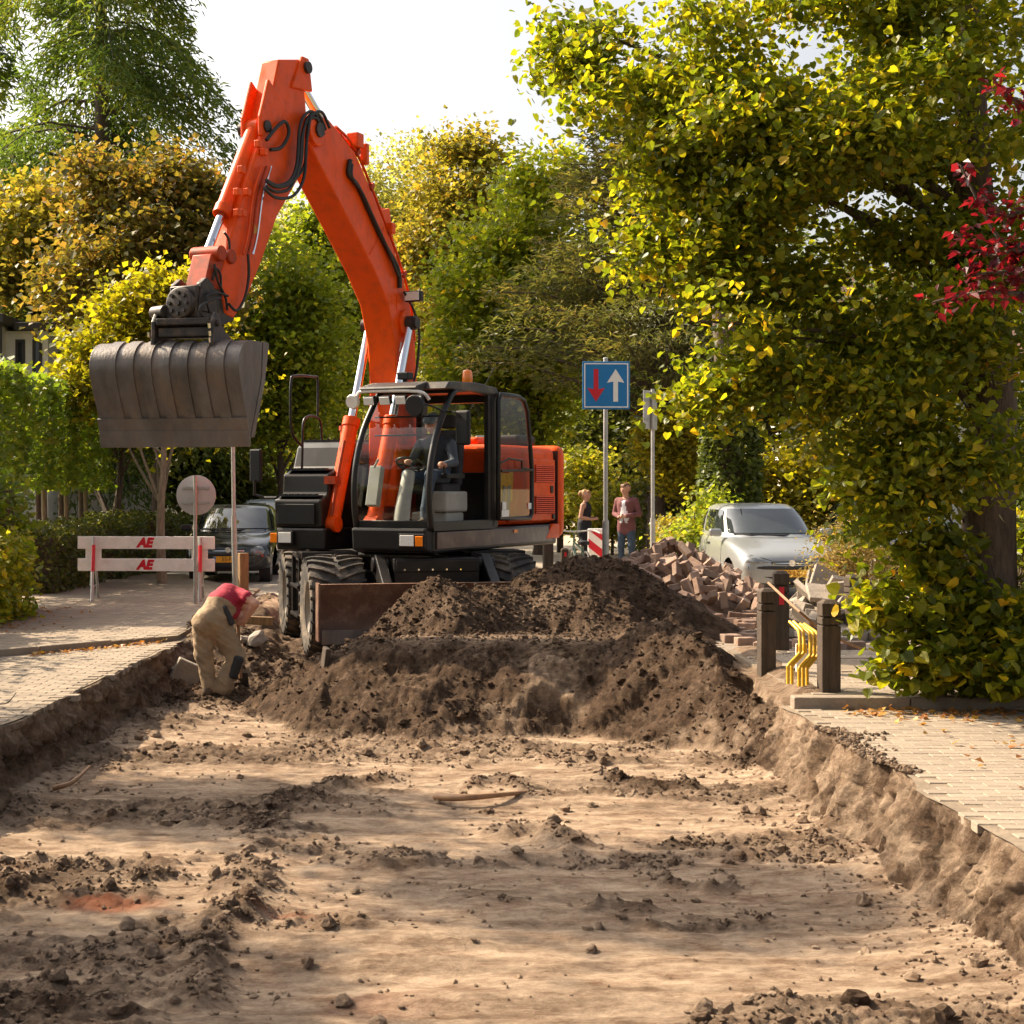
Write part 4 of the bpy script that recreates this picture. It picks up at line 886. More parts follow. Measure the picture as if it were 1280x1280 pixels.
def head(c, fwd, up, sk, s=1.0, hair=None, short=True):
    """c: centre of the skull; returns head prims with nose, chin, brow, ears"""
    c = Vector(c); f = Vector(fwd).normalized(); u = Vector(up); u = (u - f * u.dot(f)).normalized(); l = u.cross(f); o = []
    o.append((c + u * .03 * s - f * .015 * s, c + u * .02 * s + f * .015 * s, .083 * s, .080 * s, sk, .03))
    o.append((c + f * .03 * s - u * .02 * s, c + f * .045 * s - u * .085 * s, .062 * s, .034 * s, sk, .03))
    o.append((c + f * .085 * s + u * .01 * s, c + f * .108 * s - u * .025 * s, .010 * s, .014 * s, sk, .012))
    o.append((c + f * .082 * s + u * .022 * s + l * .03 * s, c + f * .082 * s + u * .022 * s - l * .03 * s, .012 * s, .012 * s, sk, .015))
    o.append((c + f * .076 * s - u * .058 * s + l * .015 * s, c + f * .076 * s - u * .058 * s - l * .015 * s, .010 * s, .010 * s, sk, .01))
    for q_ in (-1, 1): o.append((c + l * q_ * .078 * s + u * .01 * s, c + l * q_ * .082 * s - u * .025 * s, .014 * s, .010 * s, sk, .006))
    if hair is not None:
        o.append((c + u * .055 * s - f * .03 * s, c + u * .06 * s + f * .03 * s, .078 * s, .062 * s, hair, .012)); o.append((c - f * .045 * s + u * .02 * s, c - f * .05 * s - u * .045 * s, .066 * s, .05 * s, hair, .012))
        o.append((c + u * .085 * s + f * .05 * s + l * .04 * s, c + u * .085 * s + f * .05 * s - l * .04 * s, .03 * s, .03 * s, hair, .012))
    return o
def eyes(par, c, fwd, up, s=1.0, T=None):
    c = Vector(c); f = Vector(fwd).normalized(); u = Vector(up); u = (u - f * u.dot(f)).normalized(); l = u.cross(f); mb = MB(T)
    for q_ in (-1, 1): mb.lathe([(.0, -.004), (.010 * s, .0), (.008 * s, .006), (0, .008)], c + f * .083 * s + l * q_ * .032 * s + u * .002 * s, f, 10, caps=False)
    return mb.build('eyes', M['eye'], par, smooth=60)

# ---- labourer bending over in the trench
wp = gr(268, 879, -.5); wz = float(terr(np.array(wp.x), np.array(wp.y)))
WK = empty('person', (wp.x, wp.y, wz - .02), 0, 'labourer in crimson t-shirt and khaki work trousers bending over in the trench', 'person')
kh, rs, sk, bt_ = 0, 1, 2, 3
P_ = [((-.06, -.03, .80), (-.0, .03, .86), .145, .145, kh, .06), ((.0, .05, .88), (.05, .11, .96), .145, .148, kh, .05),
      ((.06, .13, .99), (.10, .25, 1.03), .150, .148, rs, .05), ((.10, .25, 1.03), (.13, .36, 1.02), .142, .12, rs, .05), ((.09, .14, .88), (.12, .27, .90), .105, .105, rs, .06),
      ((.02, .40, 1.03), (.23, .24, 1.05), .08, .08, rs, .05),
      ((.19, .42, .99), (.21, .50, .95), .058, .054, sk, .02),
      ((-.11, .0, .78), (-.11, .01, .44), .120, .095, kh, .05), ((-.11, .01, .44), (-.045, -.01, .06), .090, .066, kh, .03), ((-.05, -.02, .10), (-.035, .02, .04), .07, .068, kh, .03),
      ((-.06, -.04, .03), (-.0, .12, .02), .055, .045, bt_, .02),
      ((.03, .02, .78), (.21, .06, .42), .130, .100, kh, .05), ((.21, .06, .42), (.11, -.01, .13), .094, .082, kh, .03), ((.11, -.01, .14), (.10, -.0, .07), .088, .095, kh, .02),
      ((.08, -.02, .03), (.16, .14, .02), .055, .045, bt_, .02),
      ((.24, .20, 1.07), (.31, .13, 1.06), .072, .066, rs, .03), ((.31, .13, 1.06), (.405, .08, .99), .050, .045, sk, .02), ((.405, .08, .99), (.285, .16, .80), .045, .031, sk, .015),
      ((.05, .41, 1.02), (.07, .47, .95), .066, .06, rs, .03), ((.07, .47, .96), (.12, .52, .82), .048, .042, sk, .02), ((.12, .52, .82), (.22, .36, .84), .04, .03, sk, .02)]
P_ += hand((.285, .16, .80), (-.75, .35, -.35), (.3, .9, .1), sk, .95, 1.1) + hand((.22, .36, .84), (-.1, -.8, -.2), (-.9, .2, 0), sk, .95, 1.1)
P_ += head((.20, .56, .90), (.15, .35, -.9), (.3, .8, .40), sk, 1.0, 4)
P_ = [((a[0], a[1], a[2] * .92), (b_[0], b_[1], b_[2] * .92), r0, r1, mi, k_) for a, b_, r0, r1, mi, k_ in [(Vector(q[0]), Vector(q[1]), *q[2:]) for q in P_]]
wb = body('body', P_, [M['khaki'], M['shirtred'], M['skin'], M['boot'], M['hairbrown']], WK, .0095, wr=.030)
mb = MB(); mb.box((.205, .0, .28), (.10, .17, .24), 0, Matrix.Rotation(.35, 3, 'Y') @ Matrix.Rotation(.5, 3, 'Z')); mb.build('knee_pad', M['pad'], WK, bevel=.03, seg=3)
mb = MB(); mb.box((.145, .0, .80), (.05, .13, .22), 0, Matrix.Rotation(-.4, 3, 'Y')); mb.build('tool_pouch', M['pad'], WK, bevel=.02)
SHV = empty('shovel', (wp.x + .20, wp.y + .29, WK.location.z + .02), 0, 'shovel with brown wooden shaft held upright by the bending labourer', 'shovel')
mb = MB(); mb.tube([(-.01, .0, .98), (.01, .0, .5), (.03, .0, .10)], .019, 10); mb.build('shaft', M['stick'], SHV, smooth=60)
mb = MB(); mb.add([(-.10, .02, .16), (.10, .02, .16), (.12, .03, -.02), (.0, .04, -.16), (-.12, .03, -.02), (0, .05, .16), (0, .065, -.02)], [(0, 5, 6, 4), (5, 1, 2, 6), (4, 6, 3), (6, 2, 3)]); o = mb.build('blade', M['darksteel'], SHV)
m_ = o.modifiers.new('thick', 'SOLIDIFY'); m_.thickness = .008

# ---- excavator operator (excavator upper coordinates forward, left, z)
OP = empty('person', CE, 0, 'operator in dark jacket and grey cap seated inside the excavator cab', 'person')
nv, sl_, sk, jn, cp_, bt_ = 0, 1, 2, 3, 4, 5
P_ = [((.36, .72, 1.83), (.34, .72, 1.95), .150, .155, jn, .05), ((.34, .72, 1.97), (.38, .72, 2.22), .160, .165, nv, .05), ((.38, .72, 2.22), (.40, .72, 2.29), .14, .09, nv, .05),
      ((.40, .53, 2.25), (.40, .91, 2.25), .075, .075, nv, .05), ((.41, .72, 2.32), (.44, .72, 2.40), .058, .056, sk, .02)]
for s_ in (-1, 1):
    l = .72 + s_ * .11
    P_ += [((.40, l, 1.83), (.84, l + s_ * .05, 1.86), .095, .075, jn, .04), ((.84, l + s_ * .05, 1.86), (.95, l + s_ * .03, 1.45), .072, .055, jn, .03), ((.95, l + s_ * .03, 1.45), (.97, l + s_ * .03, 1.33), .056, .055, jn, .02),
           ((.95, l + s_ * .03, 1.29), (1.12, l + s_ * .04, 1.275), .045, .038, bt_, .02)]
P_ += [((.40, .94, 2.24), (.50, 1.03, 2.02), .070, .056, sl_, .03), ((.50, 1.03, 2.02), (.72, 1.01, 1.99), .054, .042, sl_, .02)] + hand((.73, 1.01, 1.99), (.9, 0, .1), (0, -.2, -1), sk, 1.0, .9)
P_ += [((.40, .50, 2.24), (.52, .44, 2.02), .070, .056, sl_, .03), ((.52, .44, 2.02), (.80, .55, 2.02), .054, .042, sl_, .02)] + hand((.81, .55, 2.02), (.9, .3, .1), (0, .2, -1), sk, 1.0, .9)
hc = (.49, .72, 2.50); hf = (.88, .0, -.42)
P_ += head(hc, hf, (.42, 0, .88), sk, 1.08, None)
P_ += [((.47, .72, 2.565), (.52, .72, 2.56), .088, .082, cp_, .01), ((.57, .69, 2.545), (.57, .75, 2.545), .055, .055, cp_, .012), ((.61, .68, 2.53), (.61, .76, 2.53), .03, .03, cp_, .012)]
ob = body('body', P_, [M['navy'], M['greyblue'], M['skindark'], M['jeans'], M['capcol'], M['boot']], OP, .011, TU)
eyes(OP, hc, hf, (.42, 0, .88), 1.08, TU)

def stander(loc, rz, label, spec, h):
    o = empty('person', loc, rz, label, 'person'); return o
# ---- man in blazer (faces -Y locally)
mp_ = at(783, 610, 32.5)
MN = empty('person', (mp_.x, 32.5, .0), R(-28), 'man in maroon blazer, pale shirt and jeans talking beside the sign post', 'person')
bz, sw_, jn, sk, hr, bt_ = range(6)
P_ = [((0, 0, .98), (0, .01, 1.12), .15, .15, bz, .05), ((-.05, 0, 1.1), (-.06, .0, 1.36), .125, .14, bz, .05), ((.05, 0, 1.1), (.06, .0, 1.36), .125, .14, bz, .05), ((-.17, .01, 1.43), (.17, .01, 1.43), .075, .075, bz, .05),
      ((-.06, .02, .84), (-.06, .0, 1.0), .135, .13, bz, .04), ((.06, .02, .84), (.06, .0, 1.0), .135, .13, bz, .04),
      ((-.03, -.062, 1.00), (-.025, -.068, 1.38), .086, .07, sw_, .03), ((.03, -.062, 1.00), (.025, -.068, 1.38), .086, .07, sw_, .03), ((0, -.03, 1.47), (0, -.035, 1.56), .058, .056, sk, .02),
      ((-.09, 0, .90), (-.11, -.01, .50), .095, .075, jn, .04), ((-.11, -.01, .50), (-.12, .02, .10), .072, .056, jn, .03), ((-.12, .03, .05), (-.13, -.15, .03), .045, .038, bt_, .02),
      ((.09, 0, .90), (.12, -.02, .50), .095, .075, jn, .04), ((.12, -.02, .50), (.13, .02, .10), .072, .056, jn, .03), ((.13, .03, .05), (.14, -.15, .03), .045, .038, bt_, .02),
      ((-.20, .01, 1.43), (-.27, .02, 1.16), .066, .055, bz, .03), ((-.27, .02, 1.16), (-.08, -.22, 1.10), .053, .042, bz, .02), ((.20, .01, 1.43), (.28, .02, 1.16), .066, .055, bz, .03), ((.28, .02, 1.16), (.08, -.22, 1.12), .053, .042, bz, .02)]
P_ += hand((-.07, -.23, 1.10), (.8, -.3, .1), (0, -.3, 1), sk, 1, .7) + hand((.07, -.23, 1.12), (-.8, -.3, 0), (0, .3, -1), sk, 1, .7)
P_ += head((0, -.04, 1.665), (-.45, -.85, -.15), (0, 0, 1), sk, 1.1, hr)
body('body', P_, [M['blazer'], M['shirtwhite'], M['jeans'], M['skin'], M['hairbrown'], M['boot']], MN, .012); eyes(MN, (0, -.04, 1.665), (-.45, -.85, -.15), (0, 0, 1), 1.1)
# ---- woman (faces -Y locally, turned towards the man)
wo = at(731, 610, 33.0)
WM = empty('person', (wo.x, 33.0, .0), R(70), 'woman in sleeveless black dress with tied-up blond hair facing the man', 'person')
dr_, sk, hr, bt_ = range(4)
P_ = [((0, .01, .95), (0, 0, 1.10), .135, .115, dr_, .05), ((0, 0, 1.10), (0, -.02, 1.28), .115, .125, dr_, .05), ((-.13, 0, 1.33), (.13, 0, 1.33), .058, .058, sk, .04), ((-.07, -.02, 1.22), (-.07, 0, 1.36), .07, .045, dr_, .02), ((.07, -.02, 1.22), (.07, 0, 1.36), .07, .045, dr_, .02),
      ((-.07, .01, .78), (-.06, .01, .95), .13, .13, dr_, .04), ((.07, .01, .78), (.06, .01, .95), .13, .13, dr_, .04), ((0, .01, .60), (0, .01, .85), .12, .14, dr_, .05), ((0, -.01, 1.38), (0, -.02, 1.46), .048, .047, sk, .02),
      ((-.08, 0, .75), (-.09, -.01, .45), .08, .062, dr_, .03), ((-.09, -.01, .45), (-.09, .02, .08), .06, .042, dr_, .03), ((-.09, .02, .04), (-.09, -.15, .03), .038, .03, bt_, .02),
      ((.08, 0, .75), (.09, -.01, .45), .08, .062, dr_, .03), ((.09, -.01, .45), (.09, .02, .08), .06, .042, dr_, .03), ((.09, .02, .04), (.09, -.15, .03), .038, .03, bt_, .02),
      ((-.17, 0, 1.33), (-.21, .04, 1.08), .048, .040, sk, .02), ((-.21, .04, 1.08), (-.10, -.18, 1.04), .038, .028, sk, .015), ((.17, 0, 1.33), (.21, .04, 1.08), .048, .040, sk, .02), ((.21, .04, 1.08), (.10, -.18, 1.06), .038, .028, sk, .015)]
P_ += hand((-.09, -.19, 1.04), (.5, -.7, .1), (0, 0, 1), sk, .85, .7) + hand((.09, -.19, 1.06), (-.5, -.7, .1), (0, 0, -1), sk, .85, .7)
P_ += head((0, -.03, 1.545), (0, -1, -.1), (0, 0, 1), sk, .98, hr) + [((0, .08, 1.60), (0, .10, 1.57), .055, .05, hr, .015)]
body('body', P_, [M['dress'], M['skin'], M['hairblond'], M['boot']], WM, .012); eyes(WM, (0, -.03, 1.545), (0, -1, -.1), (0, 0, 1), .98)

# ================================================================== CARS
def text_mesh(s, size, depth=.002, font_shear=0.0, weight=0.0):
    cu_ = bpy.data.curves.new('lettering', 'FONT'); cu_.body = s; cu_.size = size; cu_.extrude = depth; cu_.align_x = 'CENTER'; cu_.align_y = 'CENTER'; cu_.shear = font_shear; cu_.offset = weight
    o = bpy.data.objects.new('lettering', cu_); COL.objects.link(o); dg = bpy.context.evaluated_depsgraph_get(); me = bpy.data.meshes.new_from_object(o.evaluated_get(dg)); bpy.data.objects.remove(o); bpy.data.curves.remove(cu_); return me
def lettering(s, size, m, parent, Mt, **k):
    me = text_mesh(s, size, **k); me.transform(Mt); me.materials.clear(); me.materials.append(m); return link('lettering', me, parent)
M['carglass'] = mat('car_glass', (.02, .025, .025), .02, var=.3, vscale=2, coat=.6, spec=.8)
M['headlamp'] = mat('headlamp_glass', (.20, .21, .21), .06, .3, var=.5, vscale=14, coat=1)
M['plate'] = mat('yellow_plate', (.80, .38, .015), .4, var=.04)
M['carblack'] = mat('car_trim', (.02, .02, .022), .5)
M['alloy'] = mat('wheel_cover', (.5, .5, .5), .35, .6)
def car(name, loc, rz, label, paint, plate, L=3.82, Wd=1.65, Hh=1.44, round_=1.0, hl='slant'):
    C = empty(name, loc, rz, label, 'car')        # nose towards -Y, origin on the ground under the nose
    k = L / 3.82; w = Wd / 2; g = Hh / 1.44
    st = [(0, .56, .56), (.02, .66, .62), (.07, .72, .68), (.18, .765, .74), (.42, .80, .81), (.72, .815, .875), (1.0, .825, .925), (1.35, .825, .955), (2.0, .825, .97), (2.8, .825, .985), (3.3, .80, .99), (3.62, .74, .97), (3.76, .68, .90), (3.82, .60, .75)]
    vs, fs = [], []; n = 14
    for (s_, hw, zt) in st:
        hw = hw * w / .825; zt = zt * g; zb = .20 if .1 < s_ < 3.7 else .27
        half = [(0, zb), (hw * .88, zb), (hw * .97, zb + .10), (hw, .50), (hw * .985, zt - .14), (hw * .93, zt - .035), (hw * .80, zt + .005), (0, zt + .025)]
        ring = half + [(-x, z) for x, z in half[-2:0:-1]]
        vs += [(x, s_ * k, z) for x, z in ring]
    for i in range(len(st) - 1):
        for j in range(n): fs.append((i * n + j, i * n + (j + 1) % n, (i + 1) * n + (j + 1) % n, (i + 1) * n + j))
    fs += [tuple(range(n))[::-1], tuple((len(st) - 1) * n + j for j in range(n))]
    mb = MB(); mb.add(vs, fs); bo = mb.build('body', paint, C)
    m_ = bo.modifiers.new('s', 'SUBSURF'); m_.levels = m_.render_levels = 2
    ax1, ax2 = .66 * k, 3.12 * k
    dg = bpy.context.evaluated_depsgraph_get(); me = bpy.data.meshes.new_from_object(bo.evaluated_get(dg)); bo.modifiers.clear(); bo.data = me
    bm = bmesh.new(); bm.from_mesh(me); RA = .345
    kill = [f for f in bm.faces if abs(f.calc_center_median().x) > w * .6 and any(math.hypot(f.calc_center_median().y - yy, f.calc_center_median().z - .30) < RA for yy in (ax1, ax2))]
    bmesh.ops.delete(bm, geom=kill, context='FACES')
    for v in bm.verts:
        if v.is_boundary and abs(v.co.x) > w * .6:
            for yy in (ax1, ax2):
                d_ = Vector((v.co.y - yy, v.co.z - .30))
                if d_.length < RA + .12: d_ = d_.normalized() * RA; v.co.y = yy + d_.x; v.co.z = max(.30 + d_.y, .2)
    bm.to_mesh(me); bm.free()
    for yy in (ax1, ax2):
        for s_ in (-1, 1):
            mb = MB(); mb.lathe([(.0, 0), (RA + .01, 0), (RA + .01, .20)], (s_ * (w - .30), yy, .30), (s_, 0, 0), 28, caps=False); mb.build('wheel_arch', M['carblack'], C, smooth=50)
    me.shade_smooth(); me.set_sharp_from_angle(angle=R(38))
    # greenhouse: belt ring -> roof ring
    def ring(y0, y1, hw, z, nn=40, p=3.4, crown=0):
        out = []
        for i in range(nn):
            a = 2 * math.pi * i / nn; c, s_ = math.cos(a), math.sin(a)
            x = hw * math.copysign(abs(c) ** (2 / p), c); y = (y0 + y1) / 2 + (y1 - y0) / 2 * math.copysign(abs(s_) ** (2 / p), s_); out.append((x, y * k, z * g - crown * (1 - (abs(c)) ** 1.5)))
        return out
    R0 = ring(.92, 3.66, w * .93, .93); R1 = ring(1.42, 3.48, w * .84, 1.22); R2 = ring(1.70, 3.32, w * .745, 1.375); R3 = ring(1.86, 3.2, w * .64, 1.425); R4 = ring(2.1, 2.95, w * .4, 1.44)
    mb = MB(); nn = 40; mb.add(R0 + R1 + R2 + R3 + R4, [(a * nn + j, a * nn + (j + 1) % nn, (a + 1) * nn + (j + 1) % nn, (a + 1) * nn + j) for a in range(4) for j in range(nn)] + [tuple(4 * nn + j for j in range(nn))])
    gh = mb.build('greenhouse', paint, C, smooth=60)
    def gpt(j, v):       # on the greenhouse skin, pushed 4 mm out
        j = j % nn; j0 = int(j); t = j - j0; j1 = (j0 + 1) % nn
        A = Vector(R0[j0]).lerp(Vector(R0[j1]), t); B = Vector(R1[j0]).lerp(Vector(R1[j1]), t); D_ = Vector(R2[j0]).lerp(Vector(R2[j1]), t)
        p = A.lerp(B, v * 2) if v < .5 else B.lerp(D_, v * 2 - 1); c = Vector((0, 2.4 * k, p.z - .5)); d = (p - c); return p + d.normalized() * .016
    def pane(nm, j0, j1, v0, v1, nj=12, nv_=6):
        pv = [gpt(j0 + (j1 - j0) * a / nj, v0 + (v1 - v0) * b / nv_) for b in range(nv_ + 1) for a in range(nj + 1)]
        mb = MB(); mb.add(pv, [(b * (nj + 1) + a, b * (nj + 1) + a + 1, (b + 1) * (nj + 1) + a + 1, (b + 1) * (nj + 1) + a) for b in range(nv_) for a in range(nj)]); return mb.build(nm, M['carglass'], C, smooth=70)
    pane('windscreen', 24.3, 35.7, .10, .93, 20); pane('rear_window', 5.5, 14.5, .25, .9)
    pane('side_window', 36.6, 40.4, .12, .86); pane('side_window', 40.9, 43.9, .16, .83)
    pane('side_window', 19.6, 23.4, .12, .86); pane('side_window', 16.1, 19.1, .16, .83)
    mb = MB(); mb.tube([gpt(25.5, .07), gpt(28, .06), gpt(30.5, .05), gpt(34.5, .07)], .012, 6); mb.build('wiper', M['carblack'], C)
    for yy in (ax1, ax2):
        for s_ in (-1, 1):
            c = (s_ * (w - .185), yy, .30)
            mb = MB(); mb.lathe([(.18, -.08), (.27, -.09), (.295, -.06), (.30, 0), (.295, .06), (.27, .09), (.18, .08)], c, (1, 0, 0), 32, caps=False); wh = mb.build('wheel', M['tyre'], C, smooth=40)
            mb = MB(); mb.lathe([(.2, .0), (.195, .07 * s_), (.17, .085 * s_), (.06, .06 * s_), (.0, .065 * s_)], c, (1, 0, 0), 28, caps=False)
            for q_ in range(6): a = q_ * 1.047; mb.box(Vector(c) + Vector((.075 * s_, .11 * math.cos(a), .11 * math.sin(a))), (.03, .13, .035), 0, Matrix.Rotation(a, 3, 'X'))
            mb.build('rim', M['alloy'], wh, smooth=40)
    def fpt(x, z, out=.006):        # a point on the nose
        best = None
        for (s0, h0, t0), (s1, h1, t1) in zip(st[:-1], st[1:]):
            if h0 * w / .825 <= abs(x) <= h1 * w / .825: f_ = (abs(x) - h0 * w / .825) / max((h1 - h0) * w / .825, 1e-6); best = s0 + (s1 - s0) * f_; break
        return best if best is not None else 0.0
    from mathutils.bvhtree import BVHTree
    bvh = BVHTree.FromPolygons([v.co.copy() for v in me.vertices], [tuple(p.vertices) for p in me.polygons])
    def ysurf(x, z):
        h_ = bvh.ray_cast(Vector((x, -2, z)), Vector((0, 1, 0)))[0]; return h_.y if h_ else .3
    yfr = lambda x: (.015 if abs(x) < .45 else .015 + ((abs(x) - .45) / (w - .45)) ** 2.2 * .42) * k
    def nose(nm, m, poly, off=-.008, th=.03, par=None):
        n_ = len(poly); cx_ = sum(p[0] for p in poly) / n_; cz_ = sum(p[1] for p in poly) / n_; rings = []; off = min(off, -.006)
        for q_ in (1.0, .66, .33): rings.append([(cx_ + (x - cx_) * q_, cz_ + (z - cz_) * q_) for x, z in poly])
        P3 = [(x, ysurf(x, z) + (off if k_ else off * .3), z) for k_, rg_ in enumerate(rings) for x, z in rg_] + [(cx_, ysurf(cx_, cz_) + off, cz_)]
        back_ = [(x, ysurf(x, z) + th, z) for x, z in poly]; nb_ = len(P3); mb = MB()
        fs_ = [(k_ * n_ + i, k_ * n_ + (i + 1) % n_, (k_ + 1) * n_ + (i + 1) % n_, (k_ + 1) * n_ + i) for k_ in range(2) for i in range(n_)] + [(2 * n_ + i, 2 * n_ + (i + 1) % n_, 3 * n_) for i in range(n_)] + [(i, (i + 1) % n_, nb_ + (i + 1) % n_, nb_ + i) for i in range(n_)]
        mb.add(P3 + back_, fs_); return mb.build(nm, m, par or C, smooth=50)
    for s_ in (-1, 1):
        if hl == 'slant': pts = [(.34, .585), (.46, .565), (.60, .565), (.70, .585), (.72, .64), (.66, .685), (.56, .675), (.44, .63)]
        else: pts = [(.53 + .13 * math.cos(a * .524), .60 + .085 * math.sin(a * .524)) for a in range(12)]
        nose('headlight', M['headlamp'], [(s_ * x, z * g) for x, z in pts], -.02, .10)
        mb = MB(); mb.box((s_ * (w + .055), 1.22 * k, 1.0 * g), (.20, .09, .12)); mr_ = mb.build('wing_mirror', paint if hl == 'slant' else M['carblack'], C, bevel=.035, seg=3)
    mb = MB(); mb.tube([(x, ysurf(x, z) - .001, z) for x, z in ((-.70, .69), (-.6, .70), (-.42, .655), (-.3, .615), (0, .615), (.3, .615), (.42, .655), (.6, .70), (.70, .69))], .006, 4); mb.build('bonnet_seam', M['carblack'], C)
    nose('grille', M['carblack'], [(-.33, .60), (0, .605), (.33, .60), (.30, .565), (0, .56), (-.30, .565)]); nose('grille_bar', M['chrome'], [(-.30, .59), (0, .594), (.30, .59), (.29, .576), (0, .574), (-.29, .576)], -.016, .02)
    nose('bumper_strip', M['carblack'], [(-.66, .535), (-.4, .54), (0, .54), (.4, .54), (.66, .535), (.66, .50), (.4, .49), (0, .485), (-.4, .49), (-.66, .50)], -.010, .03)
    nose('air_intake', M['carblack'], [(-.42, .38), (.42, .38), (.40, .25), (-.40, .25)], -.01, .06)
    mb = MB(); mb.lathe([(.05, 0), (.05, .03)], (0, ysurf(0, .585 if hl == 'slant' else .60) + .008, .585 if hl == 'slant' else .60), (0, -1, 0), 20); mb.build('badge', M['chrome'], C, smooth=40)
    mb = MB(); mb.b2((-.26, ysurf(0, .43) - .022, .375), (.26, ysurf(0, .43) - .008, .485)); pt = mb.build('number_plate', M['plate'], C, bevel=.004)
    mb = MB(); mb.b2((-.257, ysurf(0, .43) - .025, .379), (-.215, ysurf(0, .43) - .0225, .481)); mb.build('plate_band', M['blue'], pt)
    lettering(plate, .098, M['carblack'], pt, Matrix.Translation((.025, ysurf(0, .43) - .023, .43)) @ Matrix.Rotation(R(90), 4, 'X'), depth=.0015)
    def xsurf(y, z, s_):
        h_ = bvh.ray_cast(Vector((s_ * 3, y, z)), Vector((-s_, 0, 0)))[0]; return h_.x if h_ else s_ * w
    for s_ in (-1, 1):
        for yy in (1.12, 2.32):
            mb = MB(); mb.tube([(xsurf(yy * k + (.06 if z < .45 and yy > 2 else 0), z * g, s_), yy * k, z * g) for z in (.30, .45, .60, .75, .86)], .006, 4); mb.build('door_seam', M['carblack'], C)
        mb = MB(); mb.b2((s_ * w - .008, 1.08 * k, .50), (s_ * w + .008, 2.72 * k, .535)); mb.build('rub_strip', M['carblack'] if hl != 'slant' else M['greyplastic'], C)
        mb = MB(); mb.b2((s_ * (w * .985) - .008, 1.95 * k, .80 * g), (s_ * (w * .985) + .012, 2.1 * k, .83 * g)); mb.build('door_handle', M['carblack'], C)
    return C
M['silver'] = mat('silver_car_paint', (.33, .345, .345), .30, .45, var=.03, coat=.6)
M['darkcar'] = mat('dark_green_black_paint', (.022, .026, .030), .2, .2, var=.1, coat=.8, dirt=(.12, .10, .08), dscale=2, damt=.3)
M['greencar'] = mat('dark_green_paint', (.02, .05, .035), .2, .2, var=.1, coat=.8)
M['whitecar'] = mat('light_blue_paint', (.40, .46, .50), .25, .2, var=.1, coat=.8)
car('hatchback_car', (5.22, 23.4, -.012), R(3), 'silver hatchback car parked behind the red brick heap', M['silver'], '62-LG-', L=3.82, Wd=1.66, Hh=1.46)
car('compact_car', (-3.88, 28.0, -.012), R(2), 'dark compact car parked behind the white barrier', M['darkcar'], '55-PT-', L=3.62, Wd=1.66, Hh=1.40, hl='round')
car('estate_car', (-3.95, 33.6, -.012), R(0), 'pale blue car parked behind the dark compact car', M['whitecar'], '', L=4.1, Wd=1.70, Hh=1.46)
car('parked_car', (8.4, 27.0, -.012), R(4), 'dark green car half hidden behind the lime tree leaves', M['greencar'], '', L=4.1, Wd=1.70, Hh=1.5)

# ================================================================== SIGNS, BARRIER, BOLLARDS
def pole(mb, p, z0, z1, r=.027, n=12): mb.tube([(p[0], p[1], z0), (p[0], p[1], z1)], r, n)
# blue give-way sign
b0 = at(757, 700, 20.6); sx, sy = b0.x, 20.6
SG = empty('traffic_sign', (sx, sy, 0), R(3), 'square blue sign with red down arrow and white up arrow on grey pole', 'sign')
mb = MB(); mb.tube([(0, 0, -.05), (0, 0, 1.27)], .045, 14); mb.tube([(0, 0, 1.26), (0, 0, 3.40)], .030, 14); mb.lathe([(.032, 0), (.03, .02), (.0, .03)], (0, 0, 3.4), (0, 0, 1), 14, caps=False); mb.build('pole', M['galv'], SG, smooth=40)
zc = 1.7 + (610 - 482) * 20.6 / F; sc = .315
mb = MB(); mb.b2((-sc, -.052, zc - sc), (sc, -.040, zc + sc)); pn = mb.build('panel', M['blue'], SG, bevel=.02)
mb = MB(); mb.b2((-sc + .03, -.040, zc + .15), (sc - .03, -.028, zc + .19)); mb.b2((-sc + .03, -.040, zc - .19), (sc - .03, -.028, zc - .15)); mb.build('bracket', M['galv'], SG)
mb = MB(); t_ = .016; a_ = sc - .022
for (x0, x1, z0, z1) in ((-a_, a_, a_ - t_, a_), (-a_, a_, -a_, -a_ + t_), (-a_, -a_ + t_, -a_ + t_, a_ - t_), (a_ - t_, a_, -a_ + t_, a_ - t_)): mb.b2((x0, -.0555, zc + z0), (x1, -.0525, zc + z1))
mb.build('border', M['signwhite'], pn)
def arrow(cx, s_, m):
    mb = MB(); pts = [(-.031, -.215), (.031, -.215), (.031, .05), (.115, .035), (.0, .215), (-.115, .035), (-.031, .05)]
    mb.prism([(cx + x, zc + s_ * z) for x, z in pts], lambda a, b, d: (a, d, b), -.0565, -.0528); mb.build('arrow', m, pn)
arrow(-.135, -1, M['red']); arrow(.125, 1, M['signwhite'])
# second sign, seen edge-on from behind
b0 = at(816, 690, 26.0)
S2 = empty('traffic_sign', (b0.x, 26.0, 0), R(62), 'grey sign pole with panel turned nearly edge-on behind the brick heap', 'sign')
mb = MB(); mb.tube([(0, 0, -.05), (0, 0, 1.2)], .045, 12); mb.tube([(0, 0, 1.2), (0, 0, 3.35)], .032, 12); mb.build('pole', M['galv'], S2, smooth=40)
mb = MB(); mb.b2((-.32, .04, 2.68), (.32, .052, 3.32)); mb.build('panel', M['signback'], S2, bevel=.006)
mb = MB(); mb.b2((-.3, .03, 2.82), (.3, .042, 2.86)); mb.b2((-.3, .03, 3.14), (.3, .042, 3.18)); mb.build('bracket', M['galv'], S2)
